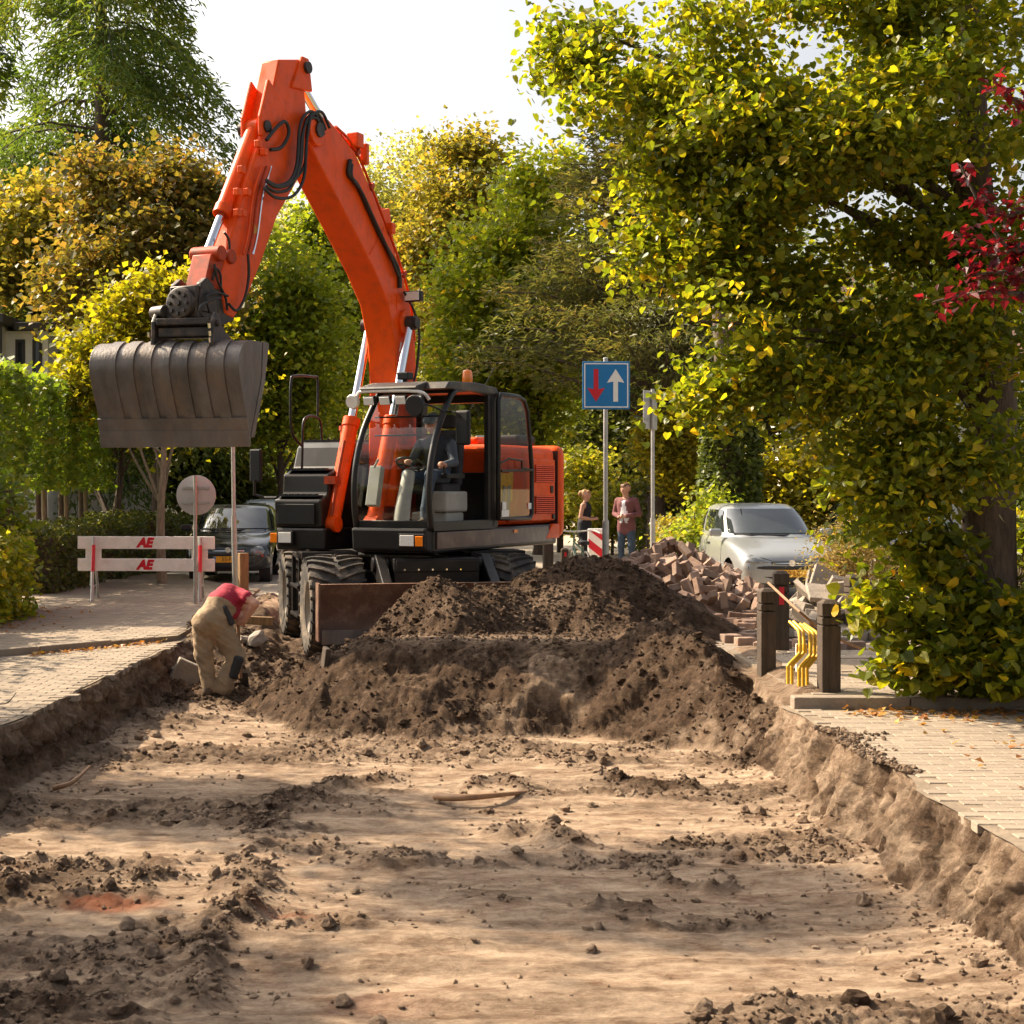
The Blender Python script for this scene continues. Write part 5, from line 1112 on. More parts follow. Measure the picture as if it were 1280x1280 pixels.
# round sign seen from behind + plain pole
b0 = gr(244, 755, .05)
S3 = empty('traffic_sign', (b0.x, b0.y, .05), R(-4), 'round traffic sign seen from its scuffed grey back near the barrier', 'sign')
zr = 1.65 + (610 - 619) * b0.y / F
mb = MB(); mb.tube([(0, 0, 0), (0, 0, zr + .28)], .026, 12); mb.build('pole', M['galv'], S3, smooth=40)
mb = MB(); mb.lathe([(.0, 0), (.275, 0), (.285, .004), (.285, .014), (.0, .014)], (0, .05, zr), (0, 1, 0), 40, caps=False); mb.build('panel', M['signback'], S3, smooth=30)
mb = MB(); mb.b2((-.2, .03, zr + .09), (.2, .048, zr + .12)); mb.b2((-.2, .03, zr - .12), (.2, .048, zr - .09)); mb.build('bracket', M['galv'], S3)
b0 = gr(294, 738, .05)
S4 = empty('sign_pole', (b0.x, b0.y, .05), 0, 'bare grey steel pole next to a brown wooden post', 'pole')
mb = MB(); mb.tube([(0, 0, 0), (-.02, 0, 1.2)], .045, 12); mb.tube([(-.02, 0, 1.2), (-.04, .0, 2.75)], .033, 12); mb.build('shaft', M['galv'], S4, smooth=40)
mb = MB(); mb.lathe([(.036, 0), (.036, .03), (.0, .04)], (-.04, 0, 2.74), (0, 0, 1), 12, caps=False); mb.build('cap', M['galv'], S4)

# AE barrier
b0 = gr(108, 748, .05); b1 = gr(262, 752, .05); mid = (b0 + b1) / 2
BR = empty('road_barrier', (mid.x, mid.y, .058), math.atan2(b1.y - b0.y, b1.x - b0.x) * .3, 'white two-plank road barrier with red AE lettering on steel legs', 'barrier')
half = 1.03
M['barrier'] = mat('barrier_white', (.88, .84, .80), .6, var=.06, vscale=5, dirt=(.5, .42, .34), dscale=7, damt=.35)
for z0 in (.42, .745):
    mb = MB(); mb.b2((-half, -.07, z0), (half, -.045, z0 + .185)); pk = mb.build('plank', M['barrier'], BR, bevel=.006)
    lettering('AE', .185, M['red'], pk, Matrix.Translation((-.02, -.072, z0 + .088)) @ Matrix.Rotation(R(90), 4, 'X'), depth=.001, font_shear=.28, weight=.012)
    mb = MB(); mb.b2((-.02, -.0735, z0 + .028), (.10, -.0705, z0 + .045)); mb.build('lettering_underline', M['red'], pk)
for s_ in (-1, 1):
    x = s_ * .80
    mb = MB(); mb.b2((x - .12, -.043, .44), (x - .09 + .21, -.028, .93)); mb.build('upright_board', M['barrier'], BR, bevel=.004)
    mb = MB(); mb.tube([(x, -.02, .92), (x - .03, .28, .0)], .022, 8); mb.tube([(x + .02, -.09, .92), (x + .09, -.38, .0)], .024, 8); mb.tube([(x + .005, -.08, .86), (x - .02, -.09, .2)], .018, 8); mb.tube([(x - .02, .2, .2), (x + .07, -.3, .2)], .016, 6); mb.build('leg', M['galv'], BR, smooth=50)
    mb = MB(); mb.tube([(x + .0305, -.125, .80), (x + .062, -.255, .42)], .029, 8); mb.build('leg_stripe', M['red'], BR, smooth=50)

# timber bollards
def bollard(px, py, w, h, z, label, rz=0.0, red=None, m='wood', grooves=True):
    b0 = gr(px, py, z); o = empty('wooden_bollard', (b0.x, b0.y, z - .01), rz, label, 'bollard', 'timber bollards by the roadside')
    mb = MB(); a = w / 2
    if grooves:
        for (z0, z1, e) in ((-.15, h * .72, 0), (h * .72, h * .735, .014), (h * .735, h * .81, 0), (h * .81, h * .825, .014), (h * .825, h - .03, 0)):
            mb.b2((-a + e, -a + e, z0), (a - e, a - e, z1))
        mb.add([(-a, -a, h - .03), (a, -a, h - .03), (a, a, h - .03), (-a, a, h - .03), (-a * .55, -a * .55, h), (a * .55, -a * .55, h), (a * .55, a * .55, h), (-a * .55, a * .55, h)], [(4, 5, 6, 7), (0, 1, 5, 4), (1, 2, 6, 5), (2, 3, 7, 6), (3, 0, 4, 7)])
    else: mb.b2((-a, -a, -.15), (a, a, h))
    mb.build('post', M[m], o, bevel=.008)
    if red:
        mb = MB(); mb.b2((-.025, -a - .006, h * .58), (.025, -a - .0005, h * .80)); mb.build('reflector', M['red'], o)
    return o
bollard(958, 838, .135, .74, .085, 'grooved timber bollard with a rod leaning on its top', .1)
bollard(1036, 864, .150, .74, .085, 'grooved timber bollard right of the bent yellow pipes', .05)
bollard(976, 812, .150, .80, .085, 'timber bollard with a red reflector strip', -.1, red=True)
bollard(1066, 800, .150, .74, 0, 'split timber bollard beside the grey rubble heap', .2)
bollard(1180, 800, .16, .8, 0, 'timber bollard hidden among the lime tree leaves', .2)
bollard(304, 739, .145, .62, .05, 'brown wooden post next to the bare steel pole', .4, m='postwood', grooves=False)
bollard(685, 712, .20, .62, 0, 'weathered timber post behind the excavator tail', .1, grooves=False)
bollard(706, 709, .15, .42, 0, 'short timber post with red reflector behind the soil heap', .1, red=True)
bollard(700, 690, .16, .9, 0, 'dark timber post farther down the road', .1, grooves=False)
b0 = gr(960, 838, .085); RD = MB(); pa = Vector((b0.x, b0.y - .02, .86)); pb = at(1080, 812, 13.6)
RD.tube(smoothcurve([pa, at(1000, 765, 12.9), at(1034, 792, 13.2), pb], 4), .012, 7)
tag(RD.build('wooden_rod', M['stick'], smooth=50), 'thin wooden rod leaning from a bollard top to the ground', 'rod')
PIPEL = ['bent yellow pipe standing closest to the rod-bearing bollard', 'second bent yellow pipe from the rod-bearing bollard', 'middle bent yellow pipe of the five', 'second bent yellow pipe from the right-hand grooved bollard', 'bent yellow pipe right against the grooved bollard without a rod']
for k, (x0, dz) in enumerate(((985, 0), (990, 0), (999, 1), (1004, 1), (1009, 1))):
    Y = 12.5 + .03 * k; y0 = 849 + dz * 3
    pts = [at(x0, y0 + 6, Y), at(x0, y0 - 12, Y), at(x0 + 1, y0 - 18, Y), at(x0 + 14 - dz, y0 - 32, Y + .1), at(x0 + 15 - dz, y0 - 40, Y + .1), at(x0 + 14 - dz, y0 - 58, Y + .15), at(x0 + 10 - dz * 2, y0 - 64, Y + .2), at(x0 + 2 - dz * 6, y0 - 72, Y + .3)]
    mb = MB(); mb.tube(smoothcurve(pts, 3), .014, 8)
    o = mb.build('bent_pipe', M['yellow'], smooth=50)
    tag(o, PIPEL[k], 'pipe', 'bent yellow pipes between the bollards')
mb = MB(); b0 = at(1002, 812, 13.4); mb.b2((b0.x - .045, 13.4, .09), (b0.x + .045, 13.43, .36)); o = mb.build('marker_board', M['signwhite']); tag(o, 'small white and orange marker board behind the bent yellow pipes', 'marker')
mb = MB(); mb.b2((b0.x - .047, 13.394, .28), (b0.x + .047, 13.399, .36)); mb.build('band', M['plate'], o); 

# chevron board and yellow foot behind the heap, bicycle
cb_ = at(747, 682, 27.0); CV = empty('barrier_board', (cb_.x, 27.0, 0), 0, 'red and white striped barrier board behind the soil heap', 'barrier')
mb = MB(); mb.b2((-.17, -.02, .08), (.17, .02, 1.0)); pnl = mb.build('panel', M['signwhite'], CV, bevel=.02)
for k in range(3):
    mb = MB(); z = .12 + .30 * k; mb.prism([(-.165, z + .26), (.165, z), (.165, z + .15), (-.165, z + .41 if k < 2 else .98)], lambda a, b, d: (a, d, b), -.024, -.0205); mb.build('stripe', M['red'], pnl)
cy = at(771, 700, 26.2); mb = MB(); mb.box((0, 0, .14), (.46, .4, .28), taper=.75); mb.box((0, 0, .31), (.2, .2, .08)); o = mb.build('plastic_block', M['yellow'], bevel=.03); o.location = (cy.x, 26.2, -.012); tag(o, 'yellow plastic ballast block beside the blue sign pole', 'block')
bb = at(731, 690, 25.4); BK = empty('bicycle', (bb.x, 25.4, -.012), R(8), 'parked bicycle with black saddle behind the soil heap', 'bicycle')
for yy, nm in ((-.1, 'wheel'), (.95, 'wheel')):
    mb = MB(); mb.tube([(0, yy + .33 * math.cos(a * .2618), .345 + .33 * math.sin(a * .2618)) for a in range(24)], .018, 6, closed=True)
    for a in range(12): mb.tube([(0, yy, .345), (0, yy + .33 * math.cos(a * .5236), .345 + .33 * math.sin(a * .5236))], .0025, 3)
    mb.build(nm, M['rubber'], BK)
mb = MB()
for a, b in (((0, -.1, .345), (0, .32, .30)), ((0, .32, .30), (0, .14, .78)), ((0, -.1, .345), (0, .16, .72)), ((0, .32, .30), (0, .80, .74)), ((0, .16, .70), (0, .78, .80)), ((0, .95, .345), (0, .76, .95))): mb.tube([a, b], .017, 8)
mb.build('frame', M['greencar'], BK)
mb = MB(); mb.lathe([(.09, -.02), (.1, .0), (.095, .035), (.05, .06), (.0, .062)], (0, .08, .80), (0, 0, 1), 16); mb.tube([(0, .1, .82), (0, .3, .84)], [.06, .02], 8); mb.build('saddle', M['blackplastic'], BK, smooth=50)
mb = MB(); mb.tube(smoothcurve([(-.36, .45, .96), (-.3, .68, 1.0), (0, .76, .98), (.3, .68, 1.0), (.36, .45, .96)], 4), .013, 7); mb.build('handlebar', M['galv'], BK, smooth=50)

# ================================================================== LOOSE BRICKS
def brickmesh(seed, dx, dy, dz):
    bm = bmesh.new(); bmesh.ops.create_cube(bm, size=1); r = random.Random(seed)
    for v in bm.verts: v.co = Vector((v.co.x * dx + r.uniform(-.004, .004), v.co.y * dy + r.uniform(-.003, .003), v.co.z * dz + r.uniform(-.003, .003)))
    bmesh.ops.bevel(bm, geom=bm.edges[:], offset=.006, segments=1, affect='EDGES'); me = bpy.data.meshes.new('brick'); bm.to_mesh(me); bm.free(); return me
BRK = [brickmesh(k, .215, .105, .085) for k in range(5)]
for m_ in BRK: m_.materials.append(M['brick'])
SLB = [brickmesh(k + 9, .3, .3, .06) for k in range(3)] + [brickmesh(k + 19, .25, .12, .1) for k in range(3)]
for m_ in SLB: m_.materials.append(M['greystone'])
def heapz(x, y, hp): 
    cx, cy, rx, ry, H_ = hp; d = math.hypot((x - cx) / rx, (y - cy) / ry); return H_ * max(0, 1 - d) ** .85
rb_ = random.Random(12)
def heap(hp, n, meshes, label, cat, group, name, core_m, spread=1.02, base=0.0):
    cx, cy, rx, ry, H_ = hp
    vs, fs = [], []; nr, ns = 9, 24
    for i in range(nr):
        for j in range(ns):
            a = 2 * math.pi * j / ns; q_ = .93 * i / (nr - 1); x = cx + rx * q_ * math.cos(a); y = cy + ry * q_ * math.sin(a); vs.append((x, y, base + heapz(x, y, hp) - .09 + rb_.uniform(-.02, .02)))
    for i in range(nr - 1):
        for j in range(ns): fs.append((i * ns + j, i * ns + (j + 1) % ns, (i + 1) * ns + (j + 1) % ns, (i + 1) * ns + j))
    mb = MB(); mb.add(vs, fs); o = mb.build(name, core_m); tag(o, 'dusty rubble filling under the ' + group, 'rubble', kind='stuff')
    cnt = 0; placed = []; tries = 0
    while cnt < n and tries < 9000:
        tries += 1; a = rb_.uniform(0, 6.283); q_ = math.sqrt(rb_.random()) * spread; x = cx + rx * q_ * math.cos(a); y = cy + ry * q_ * math.sin(a)
        if y > cy + ry * .55 or any((x - p[0]) ** 2 + (y - p[1]) ** 2 < .105 ** 2 for p in placed): continue
        placed.append((x, y)); hz = heapz(x, y, hp); tilt = .75 if hz > .08 else .12
        o = link('brick' if cat == 'brick' else 'stone', rb_.choice(meshes)); o.location = (x, y, base + hz + .035 + (.05 * rb_.random() if hz > .08 else .008))
        o.rotation_euler = (rb_.gauss(0, tilt * .8), rb_.gauss(0, tilt), rb_.uniform(0, 6.28)); tag(o, label, cat, group); cnt += 1
    print('heap', cnt)
M['rubble'] = mat('brick_dust_rubble', (.23, .15, .105), .95, var=.3, bump=.6)
heap((3.05, 21.2, 1.5, 2.0, .92), 270, BRK, 'loose red paving brick in the large heap beside the silver car', 'brick', 'red brick heap', 'brick_rubble', M['rubble'], 1.06)
M['rubbleg'] = mat('grey_rubble', (.2, .165, .13), .95, var=.3, bump=.6)
heap((4.52, 18.4, .62, 1.1, .60), 52, SLB, 'grey concrete piece in the rubble heap behind the bollards', 'stone', 'grey rubble heap', 'stone_rubble', M['rubbleg'], 1.1)
for k in range(26):
    x = rb_.uniform(3.1, 4.6); y = rb_.uniform(15.9, 19.2)
    o = link('brick', rb_.choice(BRK)); o.location = (x, y, .042); o.rotation_euler = (0, 0, rb_.uniform(0, 6.28)); tag(o, 'loose red brick lying flat on the paving near the bollards', 'brick', 'stray bricks on the paving')
# slabs and stones by the labourer
def stone(px, py, Y, d, rot, label):
    V, Fc = lump(int(px), 2); me = bpy.data.meshes.new('stone'); q_ = np.sign(V) * np.abs(V) ** .7 * np.array(d) / 2 * 1.1; me.from_pydata([tuple(v) for v in q_], [], [tuple(f) for f in Fc]); me.materials.append(M['greystone'])
    o = link('stone', me); o.location = at(px, py, Y); o.rotation_euler = rot; tag(o, label, 'stone')
def slab(px, py, Y, d, rot, label, m='greystone'):
    p = at(px, py, Y); mb = MB(); mb.box((0, 0, 0), d); o = mb.build('concrete_slab', M[m], bevel=.012); o.location = p; o.rotation_euler = rot; tag(o, label, 'slab'); return o
slab(233, 843, 16.5, (.30, .09, .28), (.2, .45, .35), 'grey concrete slab tilted in the pit left of the labourer')
slab(222, 846, 16.6, (.26, .07, .22), (.3, .1, -.2), 'thin grey slab half buried left of the tilted concrete slab')
stone(320, 799, 17.7, (.21, .2, .16), (.2, -.4, .3), 'pale concrete lump on the pit edge by the excavator tyre')
stone(306, 799, 17.7, (.13, .12, .1), (.1, .3, .4), 'small pale stone beside the concrete lump at the tyre')
slab(407, 822, 15.1, (.05, .16, .20), (.1, .1, .3), 'dark wooden stake end sticking out of the soil heap', 'wood')
slab(305, 775, 19.0, (.7, .08, .10), (0, .05, .1), 'brown edging plank at the pit edge behind the labourer', 'postwood')
# roots and sticks
def stick(pts, r, name, label, cat='stick', m='wood'):
    mb = MB(); P2 = smoothcurve(pts, 4); k = len(P2); mb.tube(P2, [r * (1 - .6 * i / k) for i in range(k)], 7); o = mb.build(name, M[m], smooth=60); tag(o, label, cat)
stick([gr(545, 996, -.47), gr(580, 997, -.44), gr(620, 994, -.45), gr(660, 990, -.48)], .03, 'tree_root', 'bare brown root lying across the trench floor', 'root', 'stick')
stick([gr(68, 985, -.45), gr(90, 978, -.40), gr(112, 958, -.36)], .022, 'tree_root', 'brown root sticking up at the foot of the left trench wall', 'root', 'stick')
stick([gr(0, 880, .02), gr(10, 878, .08), gr(20, 866, .12)], .007, 'twig', 'thin dry twig on the left paving', 'twig')

# ================================================================== TREES, HEDGES, HOUSES
rt = np.random.default_rng(99)
def unit(v): return v / (np.linalg.norm(v, axis=-1, keepdims=True) + 1e-9)
def leafmesh(name, C, size, m, rnd, shape='quad', hang=.35, flat=.5, width=.62, dirs=None, stiff=0.0):
    n = len(C); nrm = rt.normal(size=(n, 3)); nrm[:, 2] = np.abs(nrm[:, 2]) + flat; nrm = unit(nrm)
    t = rt.normal(size=(n, 3)); t[:, 2] -= hang * 2
    if dirs is not None: t = t * (1 - stiff) + dirs * (1 + 2 * stiff)
    t = unit(t - nrm * (t * nrm).sum(1, keepdims=True)); b = np.cross(nrm, t); s = size[:, None]
    fold = rt.uniform(.05, .22, size=(n, 1))
    if shape == 'quad': out = [(0, 0, 0), (.5, .42, 1), (0, 1, 0), (-.5, .42, 1)]; faces = [(0, 1, 2), (0, 2, 3)]
    else: out = [(0, 0, 0), (.34, -.06, .8), (.52, .26, 1), (.34, .66, .7), (0, 1.02, 0), (-.34, .66, .7), (-.52, .26, 1), (-.34, -.06, .8)]; faces = [(0, 1, 2, 3, 4), (0, 4, 5, 6, 7)]
    k = len(out); V = np.empty((n, k, 3))
    for i, (x, y, f) in enumerate(out): V[:, i] = C + (b * (x * width / .62 * (1 if shape != 'quad' else width / .62)) + t * y + nrm * (f * fold)) * s
    fl = np.concatenate([np.array(f) for f in faces]); st0 = np.cumsum([0] + [len(f) for f in faces])[:-1]; nl = len(fl)
    loops = (np.arange(n)[:, None] * k + fl[None]).ravel(); starts = (np.arange(n)[:, None] * nl + st0[None]).ravel()
    return npmesh(name, V.reshape(-1, 3), loops, starts, [m], {'rnd': np.repeat(rnd, k)}, smooth=False)
def fbm3(P, s): return (fbm(P[:, 0] + s, P[:, 2] * 1.0, 3, 3) + fbm(P[:, 1] + s, P[:, 2] + 7, 5, 3)) / 2
LM = {}
LM['green'] = leafmat('fresh_green_leaves', [(0, (0.08787, 0.125, 0.01259)), (.5, (0.1856, 0.2252, 0.021)), (.85, (0.3123, 0.2999, 0.02624)), (1, (0.5076, 0.3334, 0.03149))])
LM['mid'] = leafmat('mid_green_leaves', [(0, (0.07637, 0.1008, 0.01354)), (.6, (0.1634, 0.1832, 0.02255)), (1, (0.3273, 0.2749, 0.03383))])
LM['dark'] = leafmat('dark_green_leaves', [(0, (0.04184, 0.06078, 0.01213)), (.6, (0.09414, 0.1177, 0.01941)), (1, (0.1883, 0.1899, 0.03033))], trans=.3)
LM['autumn'] = leafmat('autumn_brown_leaves', [(0, (0.06217, 0.08085, 0.0198)), (.45, (0.1243, 0.1294, 0.0297)), (.78, (0.1687, 0.1348, 0.0396)), (1, (0.1955, 0.1132, 0.0396))], tcol=(1.3, .95, .4))
LM['olive'] = leafmat('olive_leaves', [(0, (0.1006, 0.1075, 0.0189)), (.6, (0.2013, 0.1994, 0.03307)), (1, (0.3353, 0.2252, 0.03544))], tcol=(1.25, 1.05, .5))
LM['pale'] = leafmat('backlight_pale_leaves', [(0, (0.1625, 0.175, 0.0625)), (.6, (0.2625, 0.2625, 0.1)), (1, (0.35, 0.3, 0.1125))], trans=.5)  # far foliage: paleness of backlight and haze put into the leaf colour
LM['lime'] = leafmat('lime_tree_leaves', [(0, (0.04308, 0.06742, 0.009266)), (.45, (0.1076, 0.1348, 0.0139)), (.75, (0.2296, 0.2225, 0.01738)), (.92, (0.4308, 0.3236, 0.02317)), (1, (0.4883, 0.2158, 0.03475))], trans=.52, tcol=(1.3, 1.2, .35), rough=.38)
LM['conifer'] = leafmat('feathery_conifer_needles', [(0, (0.04675, 0.08372, 0.02005)), (.6, (0.1002, 0.1483, 0.02759)), (1, (0.2337, 0.2267, 0.0376))], trans=.4)
LM['cypress'] = leafmat('brownish_conifer_needles', [(0, (0.06059, 0.07451, 0.02695)), (.6, (0.1212, 0.1242, 0.04044)), (1, (0.2222, 0.1656, 0.05054))], trans=.3)
LM['hedge'] = leafmat('clipped_hedge_leaves', [(0, (0.03802, 0.05244, 0.01173)), (.6, (0.07605, 0.09178, 0.01877)), (1, (0.1521, 0.131, 0.02933))], trans=.3)
LM['pleach'] = leafmat('pleached_lime_leaves', [(0, (0.04991, 0.08575, 0.01069)), (.6, (0.1062, 0.1583, 0.01782)), (1, (0.2121, 0.2243, 0.02673))], trans=.45)
LM['yellow'] = leafmat('yellow_green_shrub_leaves', [(0, (0.08131, 0.09627, 0.008554)), (.5, (0.1932, 0.1829, 0.01426)), (1, (0.3456, 0.2695, 0.02138))], trans=.5, tcol=(1.3, 1.2, .4))
LM['red'] = leafmat('dark_red_plum_leaves', [(0, (0.03, 0.0048, 0.0072)), (.5, (0.078, 0.0072, 0.012)), (1, (0.156, 0.018, 0.018))], trans=.45, tcol=(1.5, .5, .6), rough=.35)
LM['weed'] = leafmat('dry_weed_leaves', [(0, (0.144, 0.117, 0.0405)), (.5, (0.252, 0.198, 0.072)), (1, (0.36, 0.27, 0.117))], trans=.45, tcol=(1.1, 1, .6))
LM['fall'] = leafmat('fallen_leaves', [(0, (0.187, 0.0765, 0.0255)), (.5, (0.306, 0.1275, 0.034)), (1, (0.357, 0.221, 0.051))], trans=.2)

def lobes_px(Y, L, dep=.85): return [(at(x, y, Y + dy), (rx * Y / F, max(rx, ry) * Y / F * dep, ry * Y / F)) for (x, y, rx, ry, dy) in L]
def sublobes(lobes, seed, k0=9, k1=15, a=.20, b=.44):
    r = np.random.default_rng(seed + 400); out = []
    for c, R_ in lobes:
        c = np.array(c); R_ = np.array(R_)
        for _ in range(r.integers(k0, k1)):
            d = unit(r.normal(size=3)); q = r.uniform(.35, 1.0); s = r.uniform(a, b) * (1.25 - .5 * q)
            out.append((Vector(c + d * R_ * q), tuple(np.full(3, R_.mean()) * s * np.array([1.15, 1.15, .75]))))
    return out
def make_tree(name, label, base, lobes, m, n, leaf, cl=.55, cat='tree', group=None, trunk=.2, bark='bark', gap=.44, shape='quad', hang=.35, limbs=5, trunk_top=None, per=22, hue=0.0, shell=.5, pal=None, seed=0, width=.62):
    n = int(n * 1.3); leaf *= .90; per = int(per * 1.1)
    root = empty(name, base, 0, label, cat, group); B = np.array(base)
    main_lobes = lobes; sl2 = sublobes(lobes, seed)
    v1 = np.array([r[0] * r[1] * r[2] for _, r in lobes]) ** .7; v2 = np.array([r[0] * r[1] * r[2] for _, r in sl2]) ** .7; vol = np.concatenate([v1 / v1.sum() * .5, v2 / v2.sum() * .5]); lobes = list(lobes) + sl2; cl = cl * 1.25
    nc = max(8, n // per); pick = rt.choice(len(lobes), size=nc * 3, p=vol); d = unit(rt.normal(size=(nc * 3, 3))); rad = shell + (1 - shell) * rt.random((nc * 3, 1)) ** .6; rad = rad * (1 + .32 * (rt.random((nc * 3, 1)) < .22) * rt.random((nc * 3, 1)))
    
    C = np.array([lobes[i][0] for i in pick]) + d * rad * np.array([lobes[i][1] for i in pick])
    C = C[(fbm3(C * .9, seed * 3.7) > gap - .5 + .45)][:nc]
    chue = rt.random(len(C)); L_ = np.repeat(np.arange(len(C)), per)
    sg = cl * (.6 + .8 * rt.random(len(C)))
    off = rt.normal(size=(len(L_), 3)) * np.array([1, 1, .6]) * sg[L_][:, None] * .5
    P = C[L_] + off; P = P[P[:, 2] > B[2] + .02]; L2 = L_[:len(P)]
    rnd = np.clip(.5 * rt.random(len(P)) + .5 * chue[L2] + hue, 0, 1)
    sz = leaf * (.6 + .8 * rt.random(len(P)))
    me = leafmesh('crown', P - B, sz, m, rnd, shape, hang, width=width); cr = link('crown', me, root)
    lobes = main_lobes; top = trunk_top if trunk_top is not None else max(c[2] for c, _ in lobes); tk = MB(); r_ = random.Random(seed + 5)
    h = top - B[2]; cxy = [sum(c[k] for c, _ in lobes) / len(lobes) - B[k] for k in (0, 1)]
    pts = [(0, 0, -.1), (r_.uniform(-.06, .06), 0, h * .25), (cxy[0] * .25 + r_.uniform(-.1, .1), cxy[1] * .2, h * .55), (cxy[0] * .6, cxy[1] * .5, h)]
    ps = smoothcurve(pts, 5); tk.tube(ps, [trunk * (1.25 if i == 0 else 1) * (1 - .82 * i / (len(ps) - 1)) for i in range(len(ps))], 10)
    tips = C[rt.choice(len(C), size=min(limbs, len(C)), replace=False)] - B
    for tpp in tips:
        q_ = r_.uniform(.35, .8); s0 = ps[int(q_ * (len(ps) - 1))]; tp_ = Vector(tpp); md = (s0 + tp_) / 2 + Vector((0, 0, -.08 * (tp_ - s0).length)); r0 = trunk * (1 - .8 * q_) * .55
        c_ = smoothcurve([s0, md, tp_], 4); tk.tube(c_, [r0 * (1 - .85 * i / (len(c_) - 1)) for i in range(len(c_))], 6)
    tk.build('trunk', M[bark], root, smooth=60, fix=False)
    return root

# ---- background trees
T = make_tree
def gb(x, Y): return (((x - PX) * Y / F), Y, -.05)
T('maple_tree', 'autumn brown-leaved maple standing behind the excavator bucket', gb(195, 36), lobes_px(36, [(190, 300, 85, 75, 0), (130, 260, 45, 40, 1), (230, 250, 38, 38, 0), (120, 350, 70, 60, 0), (230, 370, 60, 60, 1), (112, 215, 16, 26, 0), (215, 208, 18, 28, 0), (255, 235, 18, 20, 0), (165, 228, 20, 20, 0)]), LM['autumn'], 15000, .17, .6, trunk=.16, seed=1, limbs=14, gap=.46)
T('maple_tree', 'dark brownish-green maple at the foot of the tall conifer', gb(40, 40), lobes_px(40, [(40, 290, 70, 65, 0), (20, 345, 60, 35, 0), (85, 350, 38, 45, 1)]), LM['olive'], 9000, .18, .6, trunk=.2, seed=2, limbs=10)
T('young_maple', 'yellow-green young tree behind the pleached limes and bucket', gb(203, 27.0), lobes_px(28.5, [(150, 425, 60, 55, 0), (205, 400, 55, 55, 0), (118, 480, 38, 34, 0), (250, 470, 55, 60, 0), (215, 520, 50, 35, 1)]), LM['yellow'], 11000, .14, .5, trunk=.10, bark='barklight', seed=3, limbs=12, hue=-.12)
T('street_tree', 'slim green street tree right of the bucket', gb(352, 42), lobes_px(42, [(355, 360, 45, 70, 0), (330, 440, 50, 60, 0), (385, 420, 50, 80, 0), (350, 510, 60, 50, 0), (300, 500, 40, 50, 0)]), LM['green'], 14000, .17, .6, trunk=.14, seed=4, limbs=10, hue=-.05)
T('street_tree', 'green street tree rising behind the raised boom', gb(425, 48), lobes_px(48, [(410, 330, 45, 70, 0), (440, 430, 50, 80, 0), (400, 510, 50, 50, 0), (380, 280, 28, 35, 0)]), LM['green'], 12000, .18, .65, trunk=.16, seed=5, limbs=8, hue=-.1)
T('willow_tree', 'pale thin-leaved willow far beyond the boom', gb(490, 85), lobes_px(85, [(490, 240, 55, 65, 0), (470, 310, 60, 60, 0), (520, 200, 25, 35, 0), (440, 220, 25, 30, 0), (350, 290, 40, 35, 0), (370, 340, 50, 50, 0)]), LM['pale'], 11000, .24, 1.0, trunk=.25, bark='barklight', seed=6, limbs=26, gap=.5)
T('oak_tree', 'brownish-green tall oak in the middle background', gb(560, 62), lobes_px(62, [(575, 225, 55, 60, 0), (545, 300, 60, 70, 0), (600, 290, 60, 70, 0), (530, 390, 50, 60, 0), (590, 185, 25, 25, 0)]), LM['olive'], 15000, .22, .8, trunk=.25, seed=7, limbs=14)
T('green_maple', 'bright green maple behind the excavator cab', gb(676, 40), lobes_px(40, [(640, 280, 65, 60, 0), (690, 230, 45, 45, 0), (610, 370, 70, 60, 0), (690, 360, 70, 75, 0), (600, 450, 65, 55, 0), (680, 450, 70, 60, 0), (650, 520, 60, 45, 0), (575, 500, 40, 40, 0)]), LM['green'], 24000, .165, .6, trunk=.20, seed=8, limbs=18, hue=.02)
T('dark_tree', 'dark green tree filling the gap behind the blue sign', gb(760, 52), lobes_px(52, [(760, 480, 60, 70, 0), (730, 540, 60, 60, 0), (800, 540, 60, 60, 0), (780, 590, 60, 45, 0)]), LM['dark'], 9000, .2, .7, trunk=.2, seed=9, limbs=8)
T('dark_tree', 'dark tree standing behind the ivy-clad trunk', gb(960, 40), lobes_px(40, [(950, 380, 110, 120, 0), (900, 480, 90, 80, 0), (1010, 500, 110, 90, 0), (850, 560, 60, 60, 0), (1120, 420, 100, 140, 0)]), LM['dark'], 13000, .19, .7, trunk=.25, seed=10, limbs=10)
T('garden_tree', 'dark leafy tree behind the white house gable', gb(262, 44), lobes_px(44, [(262, 520, 50, 60, 0), (300, 570, 45, 45, 0), (240, 590, 40, 50, 0), (310, 620, 40, 25, 0)]), LM['dark'], 8000, .18, .6, trunk=.14, seed=11, limbs=6)
T('leaning_tree', 'leaning dark multi-stemmed tree beside the white gable', gb(143, 33), lobes_px(33, [(165, 500, 60, 50, 0), (200, 540, 50, 40, 1), (120, 520, 50, 40, 1)]), LM['dark'], 5000, .15, .6, trunk=.14, seed=12, limbs=7)
WOODL = [a_ + ' far woodland tree ' + b_ for a_, b_ in (('dark green', 'behind the flat-roofed house'), ('mid green', 'behind the tallest conifer'), ('dark green', 'behind the brown maple and bucket'), ('mid green', 'behind the slim street tree'), ('olive green', 'behind the boom'), ('mid green', 'behind the tall oak'), ('dark green', 'behind the bright green maple'), ('mid green', 'above the woman in black'), ('dark green', 'behind the spreading conifer'), ('mid green', 'behind the ivy-clad trunk'), ('dark green', 'behind the silver car'), ('mid green', 'behind the white painted post'), ('dark green', 'behind the lime tree trunk'))]
